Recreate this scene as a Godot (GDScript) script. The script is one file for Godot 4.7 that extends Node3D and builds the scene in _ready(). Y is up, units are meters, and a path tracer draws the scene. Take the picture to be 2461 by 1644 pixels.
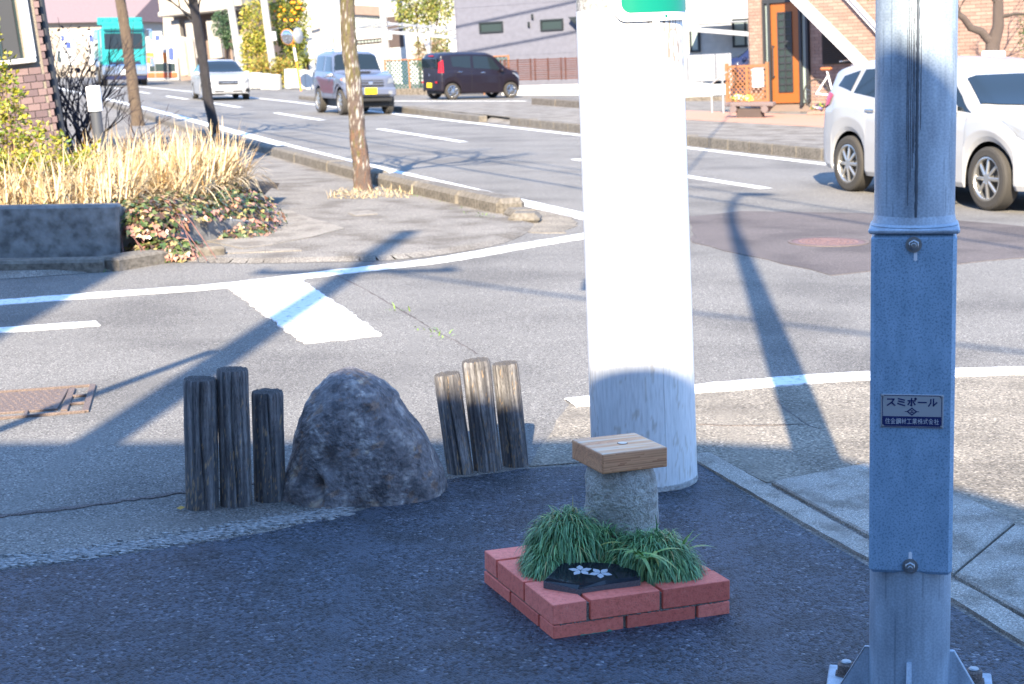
extends Node3D

# ---------------------------------------------------------------- mesh builder
class MB:
	var v := PackedVector3Array()
	var n := PackedVector3Array()
	var c := PackedColorArray()
	var uv := PackedVector2Array()
	var col := Color(1, 1, 1)
	func vert(p: Vector3, nn: Vector3, cc: Color, q := Vector2.ZERO) -> void:
		v.append(p); n.append(nn); c.append(cc); uv.append(q)
	func tri(a: Vector3, b: Vector3, d: Vector3) -> void:          # a b d counter-clockwise from outside
		var nn := (b - a).cross(d - a).normalized()
		vert(a, nn, col); vert(d, nn, col); vert(b, nn, col)
	func trin(a: Vector3, b: Vector3, d: Vector3, na: Vector3, nb: Vector3, nd: Vector3, ca: Color, cb: Color, cd: Color) -> void:
		vert(a, na, ca); vert(d, nd, cd); vert(b, nb, cb)
	func quad(a: Vector3, b: Vector3, d: Vector3, e: Vector3) -> void:
		tri(a, b, d); tri(a, d, e)
	func quaduv(a: Vector3, b: Vector3, d: Vector3, e: Vector3) -> void:   # uv: a=(0,1) b=(1,1) d=(1,0) e=(0,0)
		var nn := (b - a).cross(e - a).normalized()
		for k in [[a, Vector2(0, 1)], [d, Vector2(1, 0)], [b, Vector2(1, 1)], [a, Vector2(0, 1)], [e, Vector2(0, 0)], [d, Vector2(1, 0)]]:
			vert(k[0], nn, col, k[1])
	func poly(pts: Array) -> void:                                 # flat convex or star-shaped face
		for i in range(1, pts.size() - 1):
			tri(pts[0], pts[i], pts[i + 1])
	func box(x: Transform3D, s: Vector3, bev := 0.0) -> void:
		var hx := s.x / 2; var hy := s.y / 2; var hz := s.z / 2
		var b := minf(bev, minf(hx, minf(hy, hz)) * 0.9)
		var ax := [[Vector3(1, 0, 0), Vector3(0, 1, 0), Vector3(0, 0, 1), hx, hy, hz], [Vector3(0, 1, 0), Vector3(0, 0, 1), Vector3(1, 0, 0), hy, hz, hx], [Vector3(0, 0, 1), Vector3(1, 0, 0), Vector3(0, 1, 0), hz, hx, hy]]
		for a in ax:
			for sg in [1.0, -1.0]:
				var nn: Vector3 = a[0] * sg
				var u: Vector3 = a[1]; var w: Vector3 = a[2]
				var cc: Vector3 = nn * a[3]
				var p := [cc - u * (a[4] - b) - w * (a[5] - b), cc + u * (a[4] - b) - w * (a[5] - b), cc + u * (a[4] - b) + w * (a[5] - b), cc - u * (a[4] - b) + w * (a[5] - b)]
				if sg < 0: p.reverse()
				quad(x * p[0], x * p[1], x * p[2], x * p[3])
		if b <= 0.0: return
		for a in ax:                                               # edges along a[0]
			for su in [1.0, -1.0]:
				for sw in [1.0, -1.0]:
					var u: Vector3 = a[1] * su; var w: Vector3 = a[2] * sw
					var l: Vector3 = a[0] * (a[3] - b)
					var e1: Vector3 = u * a[4] + w * (a[5] - b)
					var e2: Vector3 = u * (a[4] - b) + w * a[5]
					if a[0].cross(e2 - e1).dot(u + w) > 0: quad(x * (e1 - l), x * (e1 + l), x * (e2 + l), x * (e2 - l))
					else: quad(x * (e1 + l), x * (e1 - l), x * (e2 - l), x * (e2 + l))
		for sx in [1.0, -1.0]:
			for sy in [1.0, -1.0]:
				for sz in [1.0, -1.0]:
					var p0 := Vector3(sx * hx, sy * (hy - b), sz * (hz - b))
					var p1 := Vector3(sx * (hx - b), sy * hy, sz * (hz - b))
					var p2 := Vector3(sx * (hx - b), sy * (hy - b), sz * hz)
					if sx * sy * sz > 0: tri(x * p0, x * p1, x * p2)
					else: tri(x * p0, x * p2, x * p1)
	func bx(cx: float, cy: float, cz: float, sx: float, sy: float, sz: float, bev := 0.0) -> void:
		box(Transform3D(Basis(), Vector3(cx, cy, cz)), Vector3(sx, sy, sz), bev)
	func bar(a: Vector3, b: Vector3, w: float, t: float, bev := 0.0, up := Vector3.UP) -> void:   # box beam from a to b
		var d := (b - a).normalized()
		var s := d.cross(up)
		if s.length() < 0.01: s = d.cross(Vector3(0, 0, 1))
		s = s.normalized()
		box(Transform3D(Basis(s, d, s.cross(d)), (a + b) / 2), Vector3(w, a.distance_to(b), t), bev)
	func grid(rows: Array, closed := false, cols: Array = [], flip := false) -> void:   # rows of equal-length PackedVector3Array, smooth
		var nr := rows.size(); var nc: int = rows[0].size()
		var nrm := []
		for i in nr:
			var r := PackedVector3Array(); r.resize(nc)
			for j in nc:
				var jm := (j - 1 + nc) % nc if closed else maxi(j - 1, 0)
				var jp := (j + 1) % nc if closed else mini(j + 1, nc - 1)
				var du: Vector3 = rows[i][jp] - rows[i][jm]
				var dv: Vector3 = rows[mini(i + 1, nr - 1)][j] - rows[maxi(i - 1, 0)][j]
				var q := du.cross(dv)
				r[j] = q.normalized() * (-1.0 if flip else 1.0) if q.length() > 1e-12 else Vector3.UP
			nrm.append(r)
		for i in nr - 1:
			for j in (nc if closed else nc - 1):
				var k := (j + 1) % nc
				var ca := col; var cb := col; var cc := col; var cd := col
				if cols.size():
					ca = cols[i][j]; cb = cols[i][k]; cc = cols[i + 1][k]; cd = cols[i + 1][j]
				var a: Vector3 = rows[i][j]; var b: Vector3 = rows[i][k]; var d: Vector3 = rows[i + 1][k]; var e: Vector3 = rows[i + 1][j]
				if flip:
					trin(a, d, b, nrm[i][j], nrm[i + 1][k], nrm[i][k], ca, cc, cb); trin(a, e, d, nrm[i][j], nrm[i + 1][j], nrm[i + 1][k], ca, cd, cc)
				else:
					trin(a, b, d, nrm[i][j], nrm[i][k], nrm[i + 1][k], ca, cb, cc); trin(a, d, e, nrm[i][j], nrm[i + 1][k], nrm[i + 1][j], ca, cc, cd)
	func tube(pts: Array, rad: Array, sides := 10, cap := true) -> void:
		var rows := []
		var prev := Vector3.ZERO
		for i in pts.size():
			var d: Vector3 = (pts[mini(i + 1, pts.size() - 1)] - pts[maxi(i - 1, 0)]).normalized()
			var s := prev - d * prev.dot(d)
			if s.length() < 0.01: s = d.cross(Vector3(0.31, 0.2, 0.93))
			s = s.normalized(); prev = s
			var w := d.cross(s)
			var r := PackedVector3Array()
			for k in sides:
				var a := TAU * k / sides
				r.append(pts[i] + (s * cos(a) + w * sin(a)) * rad[mini(i, rad.size() - 1)])
			rows.append(r)
		grid(rows, true)
		if cap:
			for k in range(1, sides - 1):
				tri(rows[0][0], rows[0][k + 1], rows[0][k])
				var q: PackedVector3Array = rows[-1]
				tri(q[0], q[k], q[k + 1])
	func lathe(x: Transform3D, prof: Array, sides := 32) -> void:   # prof: Vector2(radius, height) upwards outside; faceted along the profile, smooth round
		for i in prof.size() - 1:
			var p: Vector2 = prof[i]; var q: Vector2 = prof[i + 1]
			if p.is_equal_approx(q): continue
			var nd := Vector2(q.y - p.y, p.x - q.x).normalized()
			for k in sides:
				var a := TAU * k / sides; var b := TAU * (k + 1) / sides
				var ea := Vector3(sin(a), 0, cos(a)); var eb := Vector3(sin(b), 0, cos(b))
				var na := x.basis * (ea * nd.x + Vector3.UP * nd.y); var nb := x.basis * (eb * nd.x + Vector3.UP * nd.y)
				var A := x * (ea * p.x + Vector3.UP * p.y); var B := x * (eb * p.x + Vector3.UP * p.y)
				var D := x * (eb * q.x + Vector3.UP * q.y); var E := x * (ea * q.x + Vector3.UP * q.y)
				na = na.normalized(); nb = nb.normalized()
				if p.x > 1e-6: trin(A, B, D, na, nb, nb, col, col, col)
				if q.x > 1e-6: trin(A, D, E, na, nb, na, col, col, col)
	func prism(x: Transform3D, pts: Array, depth: float, bev := 0.0) -> void:   # polygon (counter-clockwise in x,y) extruded from z = 0 back to z = -depth
		var pp := PackedVector2Array(pts)
		var front := pp
		if bev > 0:
			var o := Geometry2D.offset_polygon(pp, -bev)
			if o.size() and o[0].size() == pp.size(): front = o[0]
			else:
				var m := Vector2.ZERO
				for q in pp: m += q / pp.size()
				front = PackedVector2Array()
				for q in pp: front.append(q - (q - m).normalized() * bev)
			if front.size() == pp.size():                          # match the starting corner
				var best := 0
				for k in front.size():
					if front[k].distance_to(pp[0]) < front[best].distance_to(pp[0]): best = k
				var turned := PackedVector2Array()
				for k in front.size(): turned.append(front[(k + best) % front.size()])
				front = turned
		var ids := Geometry2D.triangulate_polygon(front)
		for i in range(0, ids.size(), 3):
			var a := front[ids[i]]; var b := front[ids[i + 1]]; var d := front[ids[i + 2]]
			if (b - a).cross(d - a) < 0:
				var s := b; b = d; d = s
			tri(x * Vector3(a.x, a.y, 0), x * Vector3(b.x, b.y, 0), x * Vector3(d.x, d.y, 0))
			tri(x * Vector3(a.x, a.y, -depth), x * Vector3(d.x, d.y, -depth), x * Vector3(b.x, b.y, -depth))
		for i in pp.size():
			var j := (i + 1) % pp.size()
			if bev > 0: quad(x * Vector3(pp[i].x, pp[i].y, -bev), x * Vector3(pp[j].x, pp[j].y, -bev), x * Vector3(front[j].x, front[j].y, 0), x * Vector3(front[i].x, front[i].y, 0))
			quad(x * Vector3(pp[i].x, pp[i].y, -depth), x * Vector3(pp[j].x, pp[j].y, -depth), x * Vector3(pp[j].x, pp[j].y, -bev), x * Vector3(pp[i].x, pp[i].y, -bev))
	func mesh() -> ArrayMesh:
		var a := []
		a.resize(Mesh.ARRAY_MAX)
		a[Mesh.ARRAY_VERTEX] = v; a[Mesh.ARRAY_NORMAL] = n; a[Mesh.ARRAY_COLOR] = c; a[Mesh.ARRAY_TEX_UV] = uv
		var m := ArrayMesh.new()
		m.add_surface_from_arrays(Mesh.PRIMITIVE_TRIANGLES, a)
		return m

# ---------------------------------------------------------------- scene helpers
var M := {}
var used := {}
var rng := RandomNumberGenerator.new()

func numbered(called: String) -> String:
	used[called] = used.get(called, -1) + 1
	return called if used[called] == 0 else "%s_%03d" % [called, used[called]]

func tag(o: Node3D, label: String, category: String, group := "") -> Node3D:
	o.set_meta("label", label); o.set_meta("category", category)
	if group: o.set_meta("group", group)
	return o

func thing(called: String, label: String, category: String, at := Transform3D(), group := "") -> Node3D:
	var o := Node3D.new()
	o.name = numbered(called); add_child(o, true)
	o.transform = at
	tag(o, label, category, group)
	return o

func obj(called: String, mb: MB, m: Material, parent: Node = self) -> MeshInstance3D:
	return put(called, mb.mesh(), m, parent)

func put(called: String, mesh: Mesh, m: Material, parent: Node = self, at := Transform3D()) -> MeshInstance3D:
	var o := MeshInstance3D.new()
	o.mesh = mesh; o.material_override = m
	o.transform = at
	if parent == self: o.name = numbered(called)
	else:
		var key := str(parent.get_instance_id()) + called
		used[key] = used.get(key, -1) + 1
		o.name = called if used[key] == 0 else "%s_%03d" % [called, used[key]]
	parent.add_child(o, true)
	return o

func group_part(called: String, parent: Node, at := Transform3D()) -> Node3D:   # a part that has sub-parts of its own
	var o := Node3D.new()
	var key := str(parent.get_instance_id()) + called
	used[key] = used.get(key, -1) + 1
	o.name = called if used[key] == 0 else "%s_%03d" % [called, used[key]]
	parent.add_child(o, true)
	o.transform = at
	return o

func struct(called: String, mb: MB, m: Material) -> MeshInstance3D:
	var o := obj(called, mb, m)
	o.set_meta("kind", "structure")
	return o

func copy_of(o: Node3D, label: String, at: Transform3D) -> Node3D:
	var c: Node3D = o.duplicate()
	c.name = numbered(str(o.name).rstrip("0123456789").rstrip("_")); add_child(c, true)
	c.transform = at
	c.set_meta("label", label)
	return c

func T(at := Vector3.ZERO, b := Basis()) -> Transform3D:
	return Transform3D(b, at)

func lean(ux: float, uz: float, turn := 0.0) -> Basis:              # upright things here stand a few degrees off the sloping ground's normal
	var y := Vector3(ux, 1, uz).normalized()
	var x := Vector3(cos(turn), 0, -sin(turn))
	x = (x - y * x.dot(y)).normalized()
	return Basis(x, y, x.cross(y))

func facing(dx: float, dz: float) -> Basis:                         # x along (dx, dz), y up
	var x := Vector3(dx, 0, dz).normalized()
	return Basis(x, Vector3.UP, x.cross(Vector3.UP))

func rnd(a: float, b: float) -> float:
	return rng.randf_range(a, b)

func lin(r: float, g: float, b: float) -> Color:
	return Color(r, g, b).linear_to_srgb()

# ---------------------------------------------------------------- materials
func noise(freq: float, type := FastNoiseLite.TYPE_SIMPLEX_SMOOTH, octaves := 4, seed := 1) -> FastNoiseLite:
	var f := FastNoiseLite.new()
	f.noise_type = type; f.frequency = freq; f.seed = seed
	f.fractal_type = FastNoiseLite.FRACTAL_FBM if octaves > 1 else FastNoiseLite.FRACTAL_NONE
	f.fractal_octaves = octaves
	return f

func ramp(stops: Array) -> Gradient:                               # [[offset, linear r, g, b], ...]
	var g := Gradient.new()
	var o := PackedFloat32Array(); var c := PackedColorArray()
	for s in stops:
		o.append(s[0]); c.append(lin(s[1], s[2], s[3]))
	g.offsets = o; g.colors = c
	return g

func tex(f: FastNoiseLite, size: int, g: Gradient = null, h := 0) -> NoiseTexture2D:
	var t := NoiseTexture2D.new()
	t.width = size; t.height = h if h else size
	t.seamless = true; t.seamless_blend_skirt = 0.15
	t.generate_mipmaps = false
	t.noise = f
	if g: t.color_ramp = g
	return t

func mat(c: Color, rough := 0.8, metal := 0.0) -> StandardMaterial3D:
	var m := StandardMaterial3D.new()
	m.albedo_color = c; m.roughness = rough; m.metallic = metal
	return m

func tri_mat(t: Texture2D, scale, rough := 0.85, world := true, bump: Texture2D = null, bump_cm := 0.0, tint := Color(1, 1, 1)) -> StandardMaterial3D:
	var m := StandardMaterial3D.new()
	m.albedo_texture = t; m.albedo_color = tint
	m.uv1_triplanar = true; m.uv1_world_triplanar = world
	m.uv1_scale = scale if scale is Vector3 else Vector3.ONE * scale
	m.uv1_triplanar_sharpness = 4.0
	m.roughness = rough
	if bump:
		m.heightmap_enabled = true; m.heightmap_texture = bump; m.heightmap_scale = bump_cm
	return m

func overlay(m: StandardMaterial3D, t: Texture2D, scale) -> StandardMaterial3D:   # a second, coarser pattern multiplied on
	m.detail_enabled = true; m.detail_albedo = t; m.detail_blend_mode = BaseMaterial3D.BLEND_MODE_MUL
	m.detail_uv_layer = BaseMaterial3D.DETAIL_UV_2
	m.uv2_triplanar = true; m.uv2_world_triplanar = m.uv1_world_triplanar
	m.uv2_scale = scale if scale is Vector3 else Vector3.ONE * scale
	return m

func vcol(m: StandardMaterial3D) -> StandardMaterial3D:
	m.vertex_color_use_as_albedo = true
	return m

func materials() -> void:
	var cell := noise(0.13, FastNoiseLite.TYPE_CELLULAR, 1, 3)
	cell.cellular_return_type = FastNoiseLite.RETURN_CELL_VALUE
	var cellh := noise(0.13, FastNoiseLite.TYPE_CELLULAR, 1, 3)
	cellh.cellular_return_type = FastNoiseLite.RETURN_DISTANCE2_SUB
	var hgt := tex(cellh, 1024)
	var patches := tex(noise(0.006, FastNoiseLite.TYPE_SIMPLEX_SMOOTH, 5, 8), 512, ramp([[0.2, 0.72, 0.72, 0.73], [0.5, 0.92, 0.92, 0.92], [0.8, 1, 1, 1]]))
	var patches2 := tex(noise(0.012, FastNoiseLite.TYPE_SIMPLEX_SMOOTH, 5, 21), 512, ramp([[0.2, 0.62, 0.6, 0.58], [0.5, 0.9, 0.9, 0.9], [0.85, 1, 1, 1]]))
	var fine := tex(noise(0.09, FastNoiseLite.TYPE_SIMPLEX_SMOOTH, 4, 5), 512)
	var speck := noise(0.2, FastNoiseLite.TYPE_CELLULAR, 1, 9)
	speck.cellular_return_type = FastNoiseLite.RETURN_CELL_VALUE
	var old_tex := tex(speck, 1024, ramp([[0.0, 0.1, 0.094, 0.086], [0.25, 0.175, 0.165, 0.15], [0.7, 0.225, 0.212, 0.193], [0.93, 0.31, 0.29, 0.26], [1, 0.44, 0.41, 0.37]]))
	M.old_asphalt = overlay(tri_mat(old_tex, 0.8, 0.9, true, tex(speck, 1024), 0.12), patches, 0.16)
	M.sidewalk = overlay(tri_mat(old_tex, 0.75, 0.92, true, tex(speck, 1024), 0.12, lin(1.16, 1.12, 1.07)), patches2, 0.21)
	M.pale_ground = overlay(tri_mat(old_tex, 0.62, 0.92, true, tex(speck, 1024), 0.2, lin(1.25, 1.16, 1.02)), patches, 0.5)
	M.smooth_patch = overlay(tri_mat(old_tex, 1.3, 0.85, true, null, 0, lin(0.66, 0.6, 0.62)), patches, 0.3)
	M.fresh_asphalt = overlay(tri_mat(tex(cell, 1024, ramp([[0.0, 0.004, 0.006, 0.01], [0.2, 0.016, 0.022, 0.034], [0.45, 0.054, 0.068, 0.094], [0.9, 0.07, 0.086, 0.118], [0.97, 0.125, 0.145, 0.18], [1, 0.28, 0.3, 0.33]])), 0.85, 0.62, true, hgt, 0.9), patches2, 0.55)
	var conc_tex := tex(noise(0.03, FastNoiseLite.TYPE_SIMPLEX_SMOOTH, 6, 12), 512, ramp([[0.15, 0.2, 0.19, 0.175], [0.45, 0.33, 0.32, 0.3], [0.8, 0.43, 0.42, 0.4]]))
	M.concrete = overlay(tri_mat(old_tex, 1.5, 0.9, true, fine, 0.15, lin(1.75, 1.7, 1.62)), patches2, 0.7)
	M.apron = overlay(tri_mat(old_tex, 1.0, 0.92, true, tex(speck, 1024), 0.1, lin(1.3, 1.22, 1.1)), patches2, 0.4)
	M.kerb = overlay(tri_mat(conc_tex, 1.3, 0.92, true, fine, 0.2, lin(0.5, 0.45, 0.385)), patches, 0.9)
	M.grey_wall = overlay(tri_mat(conc_tex, 0.5, 0.92, true, fine, 0.3, lin(0.62, 0.62, 0.62)), patches, 1.1)
	M.block = tri_mat(conc_tex, 0.6, 0.92, true, fine, 0.2, lin(0.4, 0.35, 0.3))
	var worn := tex(noise(0.05, FastNoiseLite.TYPE_SIMPLEX_SMOOTH, 6, 33), 512, ramp([[0.12, 0.3, 0.3, 0.3], [0.22, 0.6, 0.6, 0.59], [0.4, 0.76, 0.76, 0.75], [1, 0.82, 0.82, 0.81]]))
	M.paint = tri_mat(worn, 0.7, 0.75, true, fine, 0.06)
	M.faded_paint = tri_mat(tex(noise(0.06, FastNoiseLite.TYPE_SIMPLEX_SMOOTH, 6, 34), 512, ramp([[0.1, 0.12, 0.12, 0.12], [0.45, 0.25, 0.25, 0.245], [0.9, 0.44, 0.44, 0.43]])), 1.3, 0.85, true, hgt, 0.25)
	for k in ["old_asphalt", "sidewalk", "pale_ground", "smooth_patch", "concrete", "paint"]: M[k].metallic_specular = 0.25
	# stone, wood, brick
	var rock_tex := tex(noise(0.016, FastNoiseLite.TYPE_SIMPLEX_SMOOTH, 7, 41), 1024, ramp([[0.12, 0.22, 0.205, 0.205], [0.38, 0.32, 0.298, 0.295], [0.58, 0.37, 0.345, 0.338], [0.75, 0.44, 0.41, 0.395], [0.92, 0.64, 0.6, 0.56]]))
	var rock_b := tex(noise(0.05, FastNoiseLite.TYPE_SIMPLEX_SMOOTH, 5, 42), 512)
	M.rock = vcol(overlay(tri_mat(rock_tex, 2.2, 0.93, false, rock_b, 0.5), patches, 3.5))
	M.granite = vcol(overlay(tri_mat(tex(noise(0.1, FastNoiseLite.TYPE_SIMPLEX_SMOOTH, 5, 43), 512, ramp([[0.1, 0.22, 0.215, 0.205], [0.35, 0.46, 0.45, 0.43], [0.7, 0.57, 0.555, 0.53], [0.95, 0.68, 0.665, 0.63]])), 3.0, 0.9, false, rock_b, 0.35), patches2, 6.0))
	M.vertex_rough = vcol(mat(Color.WHITE, 0.9))
	M.log_wood = vcol(tri_mat(tex(noise(0.03, FastNoiseLite.TYPE_SIMPLEX_SMOOTH, 5, 51), 512, ramp([[0.15, 0.55, 0.54, 0.54], [0.5, 0.9, 0.9, 0.9], [0.85, 1.0, 1.0, 1.0]])), Vector3(14, 1.6, 14), 0.9, false, tex(noise(0.06, FastNoiseLite.TYPE_SIMPLEX_SMOOTH, 4, 52), 512), 0.5))
	M.board = vcol(mat(Color.WHITE, 0.62))
	var brick_tex := tex(noise(0.03, FastNoiseLite.TYPE_SIMPLEX_SMOOTH, 4, 61), 512, ramp([[0.1, 0.7, 0.14, 0.09], [0.4, 0.83, 0.18, 0.12], [0.75, 0.86, 0.2, 0.135], [0.95, 0.88, 0.25, 0.17]]))
	for k in 3:
		M["brick%d" % k] = overlay(tri_mat(brick_tex, 3.0, 0.62, true, fine, 0.08, [lin(1, 1, 1), lin(0.84, 0.78, 0.78), lin(1.06, 1.16, 1.2)][k]), tex(noise(0.3, FastNoiseLite.TYPE_SIMPLEX, 2, 64 + k), 256, ramp([[0.06, 0.3, 0.3, 0.3], [0.16, 1, 1, 1], [1, 1, 1, 1]])), 2.5)
	M.mortar = tri_mat(old_tex, 2.0, 0.95, true, fine, 0.3, lin(1.0, 0.94, 0.84))
	M.soil = tri_mat(tex(noise(0.1, FastNoiseLite.TYPE_SIMPLEX_SMOOTH, 5, 71), 512, ramp([[0.2, 0.02, 0.015, 0.01], [0.8, 0.09, 0.065, 0.045]])), 2.0, 0.95, true, fine, 1.0)
	M.black_granite = mat(lin(0.012, 0.014, 0.018), 0.12)
	M.rough_granite = tri_mat(tex(noise(0.2, FastNoiseLite.TYPE_SIMPLEX_SMOOTH, 3, 72), 256, ramp([[0.2, 0.06, 0.06, 0.066], [0.8, 0.2, 0.2, 0.21]])), 6.0, 0.8, true, fine, 0.3)
	M.leaf = vcol(mat(Color.WHITE, 0.45)); M.leaf.backlight_enabled = true; M.leaf.backlight = Color(0.35, 0.35, 0.2)
	M.straw = vcol(mat(Color.WHITE, 0.7)); M.straw.backlight_enabled = true; M.straw.backlight = Color(0.5, 0.45, 0.35)
	# metals and paints
	var zinc_tex := tex(noise(0.12, FastNoiseLite.TYPE_CELLULAR, 1, 81), 512, ramp([[0.0, 0.34, 0.4, 0.46], [0.5, 0.44, 0.51, 0.58], [1, 0.5, 0.57, 0.64]]))
	M.zinc = vcol(overlay(tri_mat(zinc_tex, 3.0, 0.5, false), patches, Vector3(5, 1.5, 5))); M.zinc.metallic = 0.25
	var pit := tex(noise(0.17, FastNoiseLite.TYPE_SIMPLEX, 3, 83), 512, ramp([[0.16, 0.45, 0.5, 0.55], [0.28, 0.75, 0.78, 0.8], [0.42, 1, 1, 1], [1, 1, 1, 1]]))
	M.zinc_box = overlay(tri_mat(tex(noise(0.02, FastNoiseLite.TYPE_SIMPLEX_SMOOTH, 5, 84), 512, ramp([[0.1, 0.24, 0.38, 0.52], [0.9, 0.33, 0.49, 0.65]])), Vector3(2.0, 0.9, 2.0), 0.5, false), pit, 1.6); M.zinc_box.metallic = 0.25
	M.bolt = mat(lin(0.35, 0.36, 0.37), 0.35, 0.8)
	M.rust = tri_mat(old_tex, 2.2, 0.75, true, fine, 0.3, lin(0.7, 0.55, 0.51))
	var pale_streaks := tex(noise(0.02, FastNoiseLite.TYPE_SIMPLEX_SMOOTH, 5, 93), 512, ramp([[0.15, 0.9, 0.9, 0.89], [0.6, 1, 1, 1]]))
	M.white_wrap = vcol(overlay(tri_mat(tex(noise(0.03, FastNoiseLite.TYPE_SIMPLEX_SMOOTH, 5, 91), 512, ramp([[0.1, 0.62, 0.615, 0.6], [0.5, 0.72, 0.715, 0.7], [1, 0.78, 0.775, 0.76]])), Vector3(5, 0.7, 5), 0.55, false), pale_streaks, Vector3(9, 0.8, 9)))
	M.pole_concrete = tri_mat(conc_tex, 2.5, 0.9, false, fine, 0.2, lin(1.1, 1.1, 1.1))
	M.white_paint = mat(lin(0.78, 0.78, 0.77), 0.5)
	M.plate_grey = mat(lin(0.42, 0.43, 0.44), 0.4, 0.3)
	M.navy = mat(lin(0.012, 0.02, 0.1), 0.4)
	M.sign_green = mat(lin(0.0, 0.19, 0.12), 0.3)
	M.manhole = tri_mat(old_tex, 2.0, 0.7, true, null, 0, lin(0.75, 0.48, 0.48))
	M.black = mat(lin(0.012, 0.012, 0.013), 0.6)
	M.dark_metal = mat(lin(0.03, 0.032, 0.036), 0.5)
	M.rubber = tri_mat(old_tex, 4.0, 0.85, false, null, 0, lin(0.22, 0.21, 0.2))
	M.alloy = mat(lin(0.5, 0.49, 0.47), 0.3, 0.85)
	M.chrome = mat(lin(0.75, 0.75, 0.76), 0.12, 1.0)
	M.car_glass = mat(lin(0.012, 0.018, 0.022), 0.05)
	M.lamp_glass = mat(lin(0.2, 0.21, 0.225), 0.08)
	M.red_lamp = mat(lin(0.45, 0.01, 0.015), 0.15)
	M.orange_lamp = mat(lin(0.8, 0.22, 0.02), 0.2)
	M.yellow_plate = mat(lin(0.85, 0.6, 0.01), 0.5)
	M.window_glass = mat(lin(0.03, 0.045, 0.045), 0.06)
	M.curtain_glass = mat(lin(0.3, 0.36, 0.34), 0.08)
	M.dark_frame = mat(lin(0.015, 0.02, 0.022), 0.5)
	M.silver_frame = mat(lin(0.45, 0.45, 0.45), 0.4, 0.4)
	for k in [["car_white", 0.36, 0.36, 0.365], ["car_silver", 0.1, 0.115, 0.165], ["car_maroon", 0.08, 0.012, 0.028], ["car_dark", 0.008, 0.0045, 0.009], ["car_teal", 0.012, 0.26, 0.26], ["car_blue", 0.008, 0.012, 0.05]]:
		M[k[0]] = mat(lin(k[1], k[2], k[3]), 0.35); M[k[0]].clearcoat_enabled = true; M[k[0]].clearcoat = 0.25 if k[0] in ["car_dark", "car_maroon"] else 0.6; M[k[0]].clearcoat_roughness = 0.05
	# buildings
	var plaster := tex(noise(0.02, FastNoiseLite.TYPE_SIMPLEX_SMOOTH, 5, 101), 512, ramp([[0.1, 0.85, 0.85, 0.85], [0.9, 1, 1, 1]]))
	for k in [["wall_white", 0.5, 0.5, 0.485], ["wall_cream", 0.42, 0.36, 0.29], ["wall_lavender", 0.15, 0.153, 0.19], ["wall_beige", 0.22, 0.16, 0.13], ["wall_pale", 0.36, 0.33, 0.3], ["fence_white", 0.26, 0.265, 0.28], ["roof_brown", 0.21, 0.15, 0.15], ["orange_shop", 0.62, 0.2, 0.05], ["roof_grey", 0.25, 0.25, 0.26], ["tan_step", 0.34, 0.25, 0.18], ["dark_brown", 0.07, 0.05, 0.045]]:
		M[k[0]] = tri_mat(plaster, 0.35, 0.85, true, null, 0, lin(k[1], k[2], k[3]))
	for k in 3:
		M["tile_pink%d" % k] = tri_mat(plaster, 1.5, 0.6, true, null, 0, [lin(0.33, 0.21, 0.16), lin(0.3, 0.19, 0.145), lin(0.36, 0.24, 0.185)][k])
		M["tile_red%d" % k] = tri_mat(plaster, 2.5, 0.55, true, fine, 0.1, [lin(0.155, 0.1, 0.1), lin(0.115, 0.075, 0.08), lin(0.19, 0.125, 0.12)][k])
		M["slat%d" % k] = tri_mat(plaster, Vector3(1, 9, 9), 0.7, true, null, 0, [lin(0.085, 0.026, 0.016), lin(0.07, 0.022, 0.013), lin(0.1, 0.032, 0.02)][k])
	M.door_orange = tri_mat(plaster, Vector3(6, 0.6, 6), 0.45, true, null, 0, lin(0.32, 0.1, 0.02))
	M.lattice = tri_mat(plaster, Vector3(3, 3, 3), 0.7, true, null, 0, lin(0.3, 0.13, 0.055))
	M.plank = tri_mat(plaster, 3.0, 0.85, true, fine, 0.4, lin(0.17, 0.13, 0.125))
	M.brick_path = tri_mat(brick_tex, 1.2, 0.85, true, null, 0, lin(0.5, 1.2, 1.2))
	M.green_net = mat(lin(0.03, 0.075, 0.058), 0.6)
	M.orange_pole = mat(lin(0.75, 0.26, 0.02), 0.45)
	M.mirror = mat(lin(0.6, 0.62, 0.65), 0.03, 1.0)
	M.bark = vcol(tri_mat(tex(noise(0.05, FastNoiseLite.TYPE_SIMPLEX_SMOOTH, 5, 111), 512, ramp([[0.15, 0.5, 0.5, 0.5], [0.6, 0.9, 0.9, 0.9], [0.9, 1, 1, 1]])), Vector3(4, 1.4, 4), 0.95, false, rock_b, 1.2))
	M.skin_orange = mat(lin(0.85, 0.3, 0.01), 0.5)
	M.banner = mat(lin(0.05, 0.08, 0.4), 0.7)
	M.hill = tri_mat(tex(noise(0.05, FastNoiseLite.TYPE_SIMPLEX_SMOOTH, 5, 121), 512, ramp([[0.2, 0.05, 0.08, 0.04], [0.8, 0.12, 0.15, 0.08]])), 0.03, 1.0)

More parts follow.
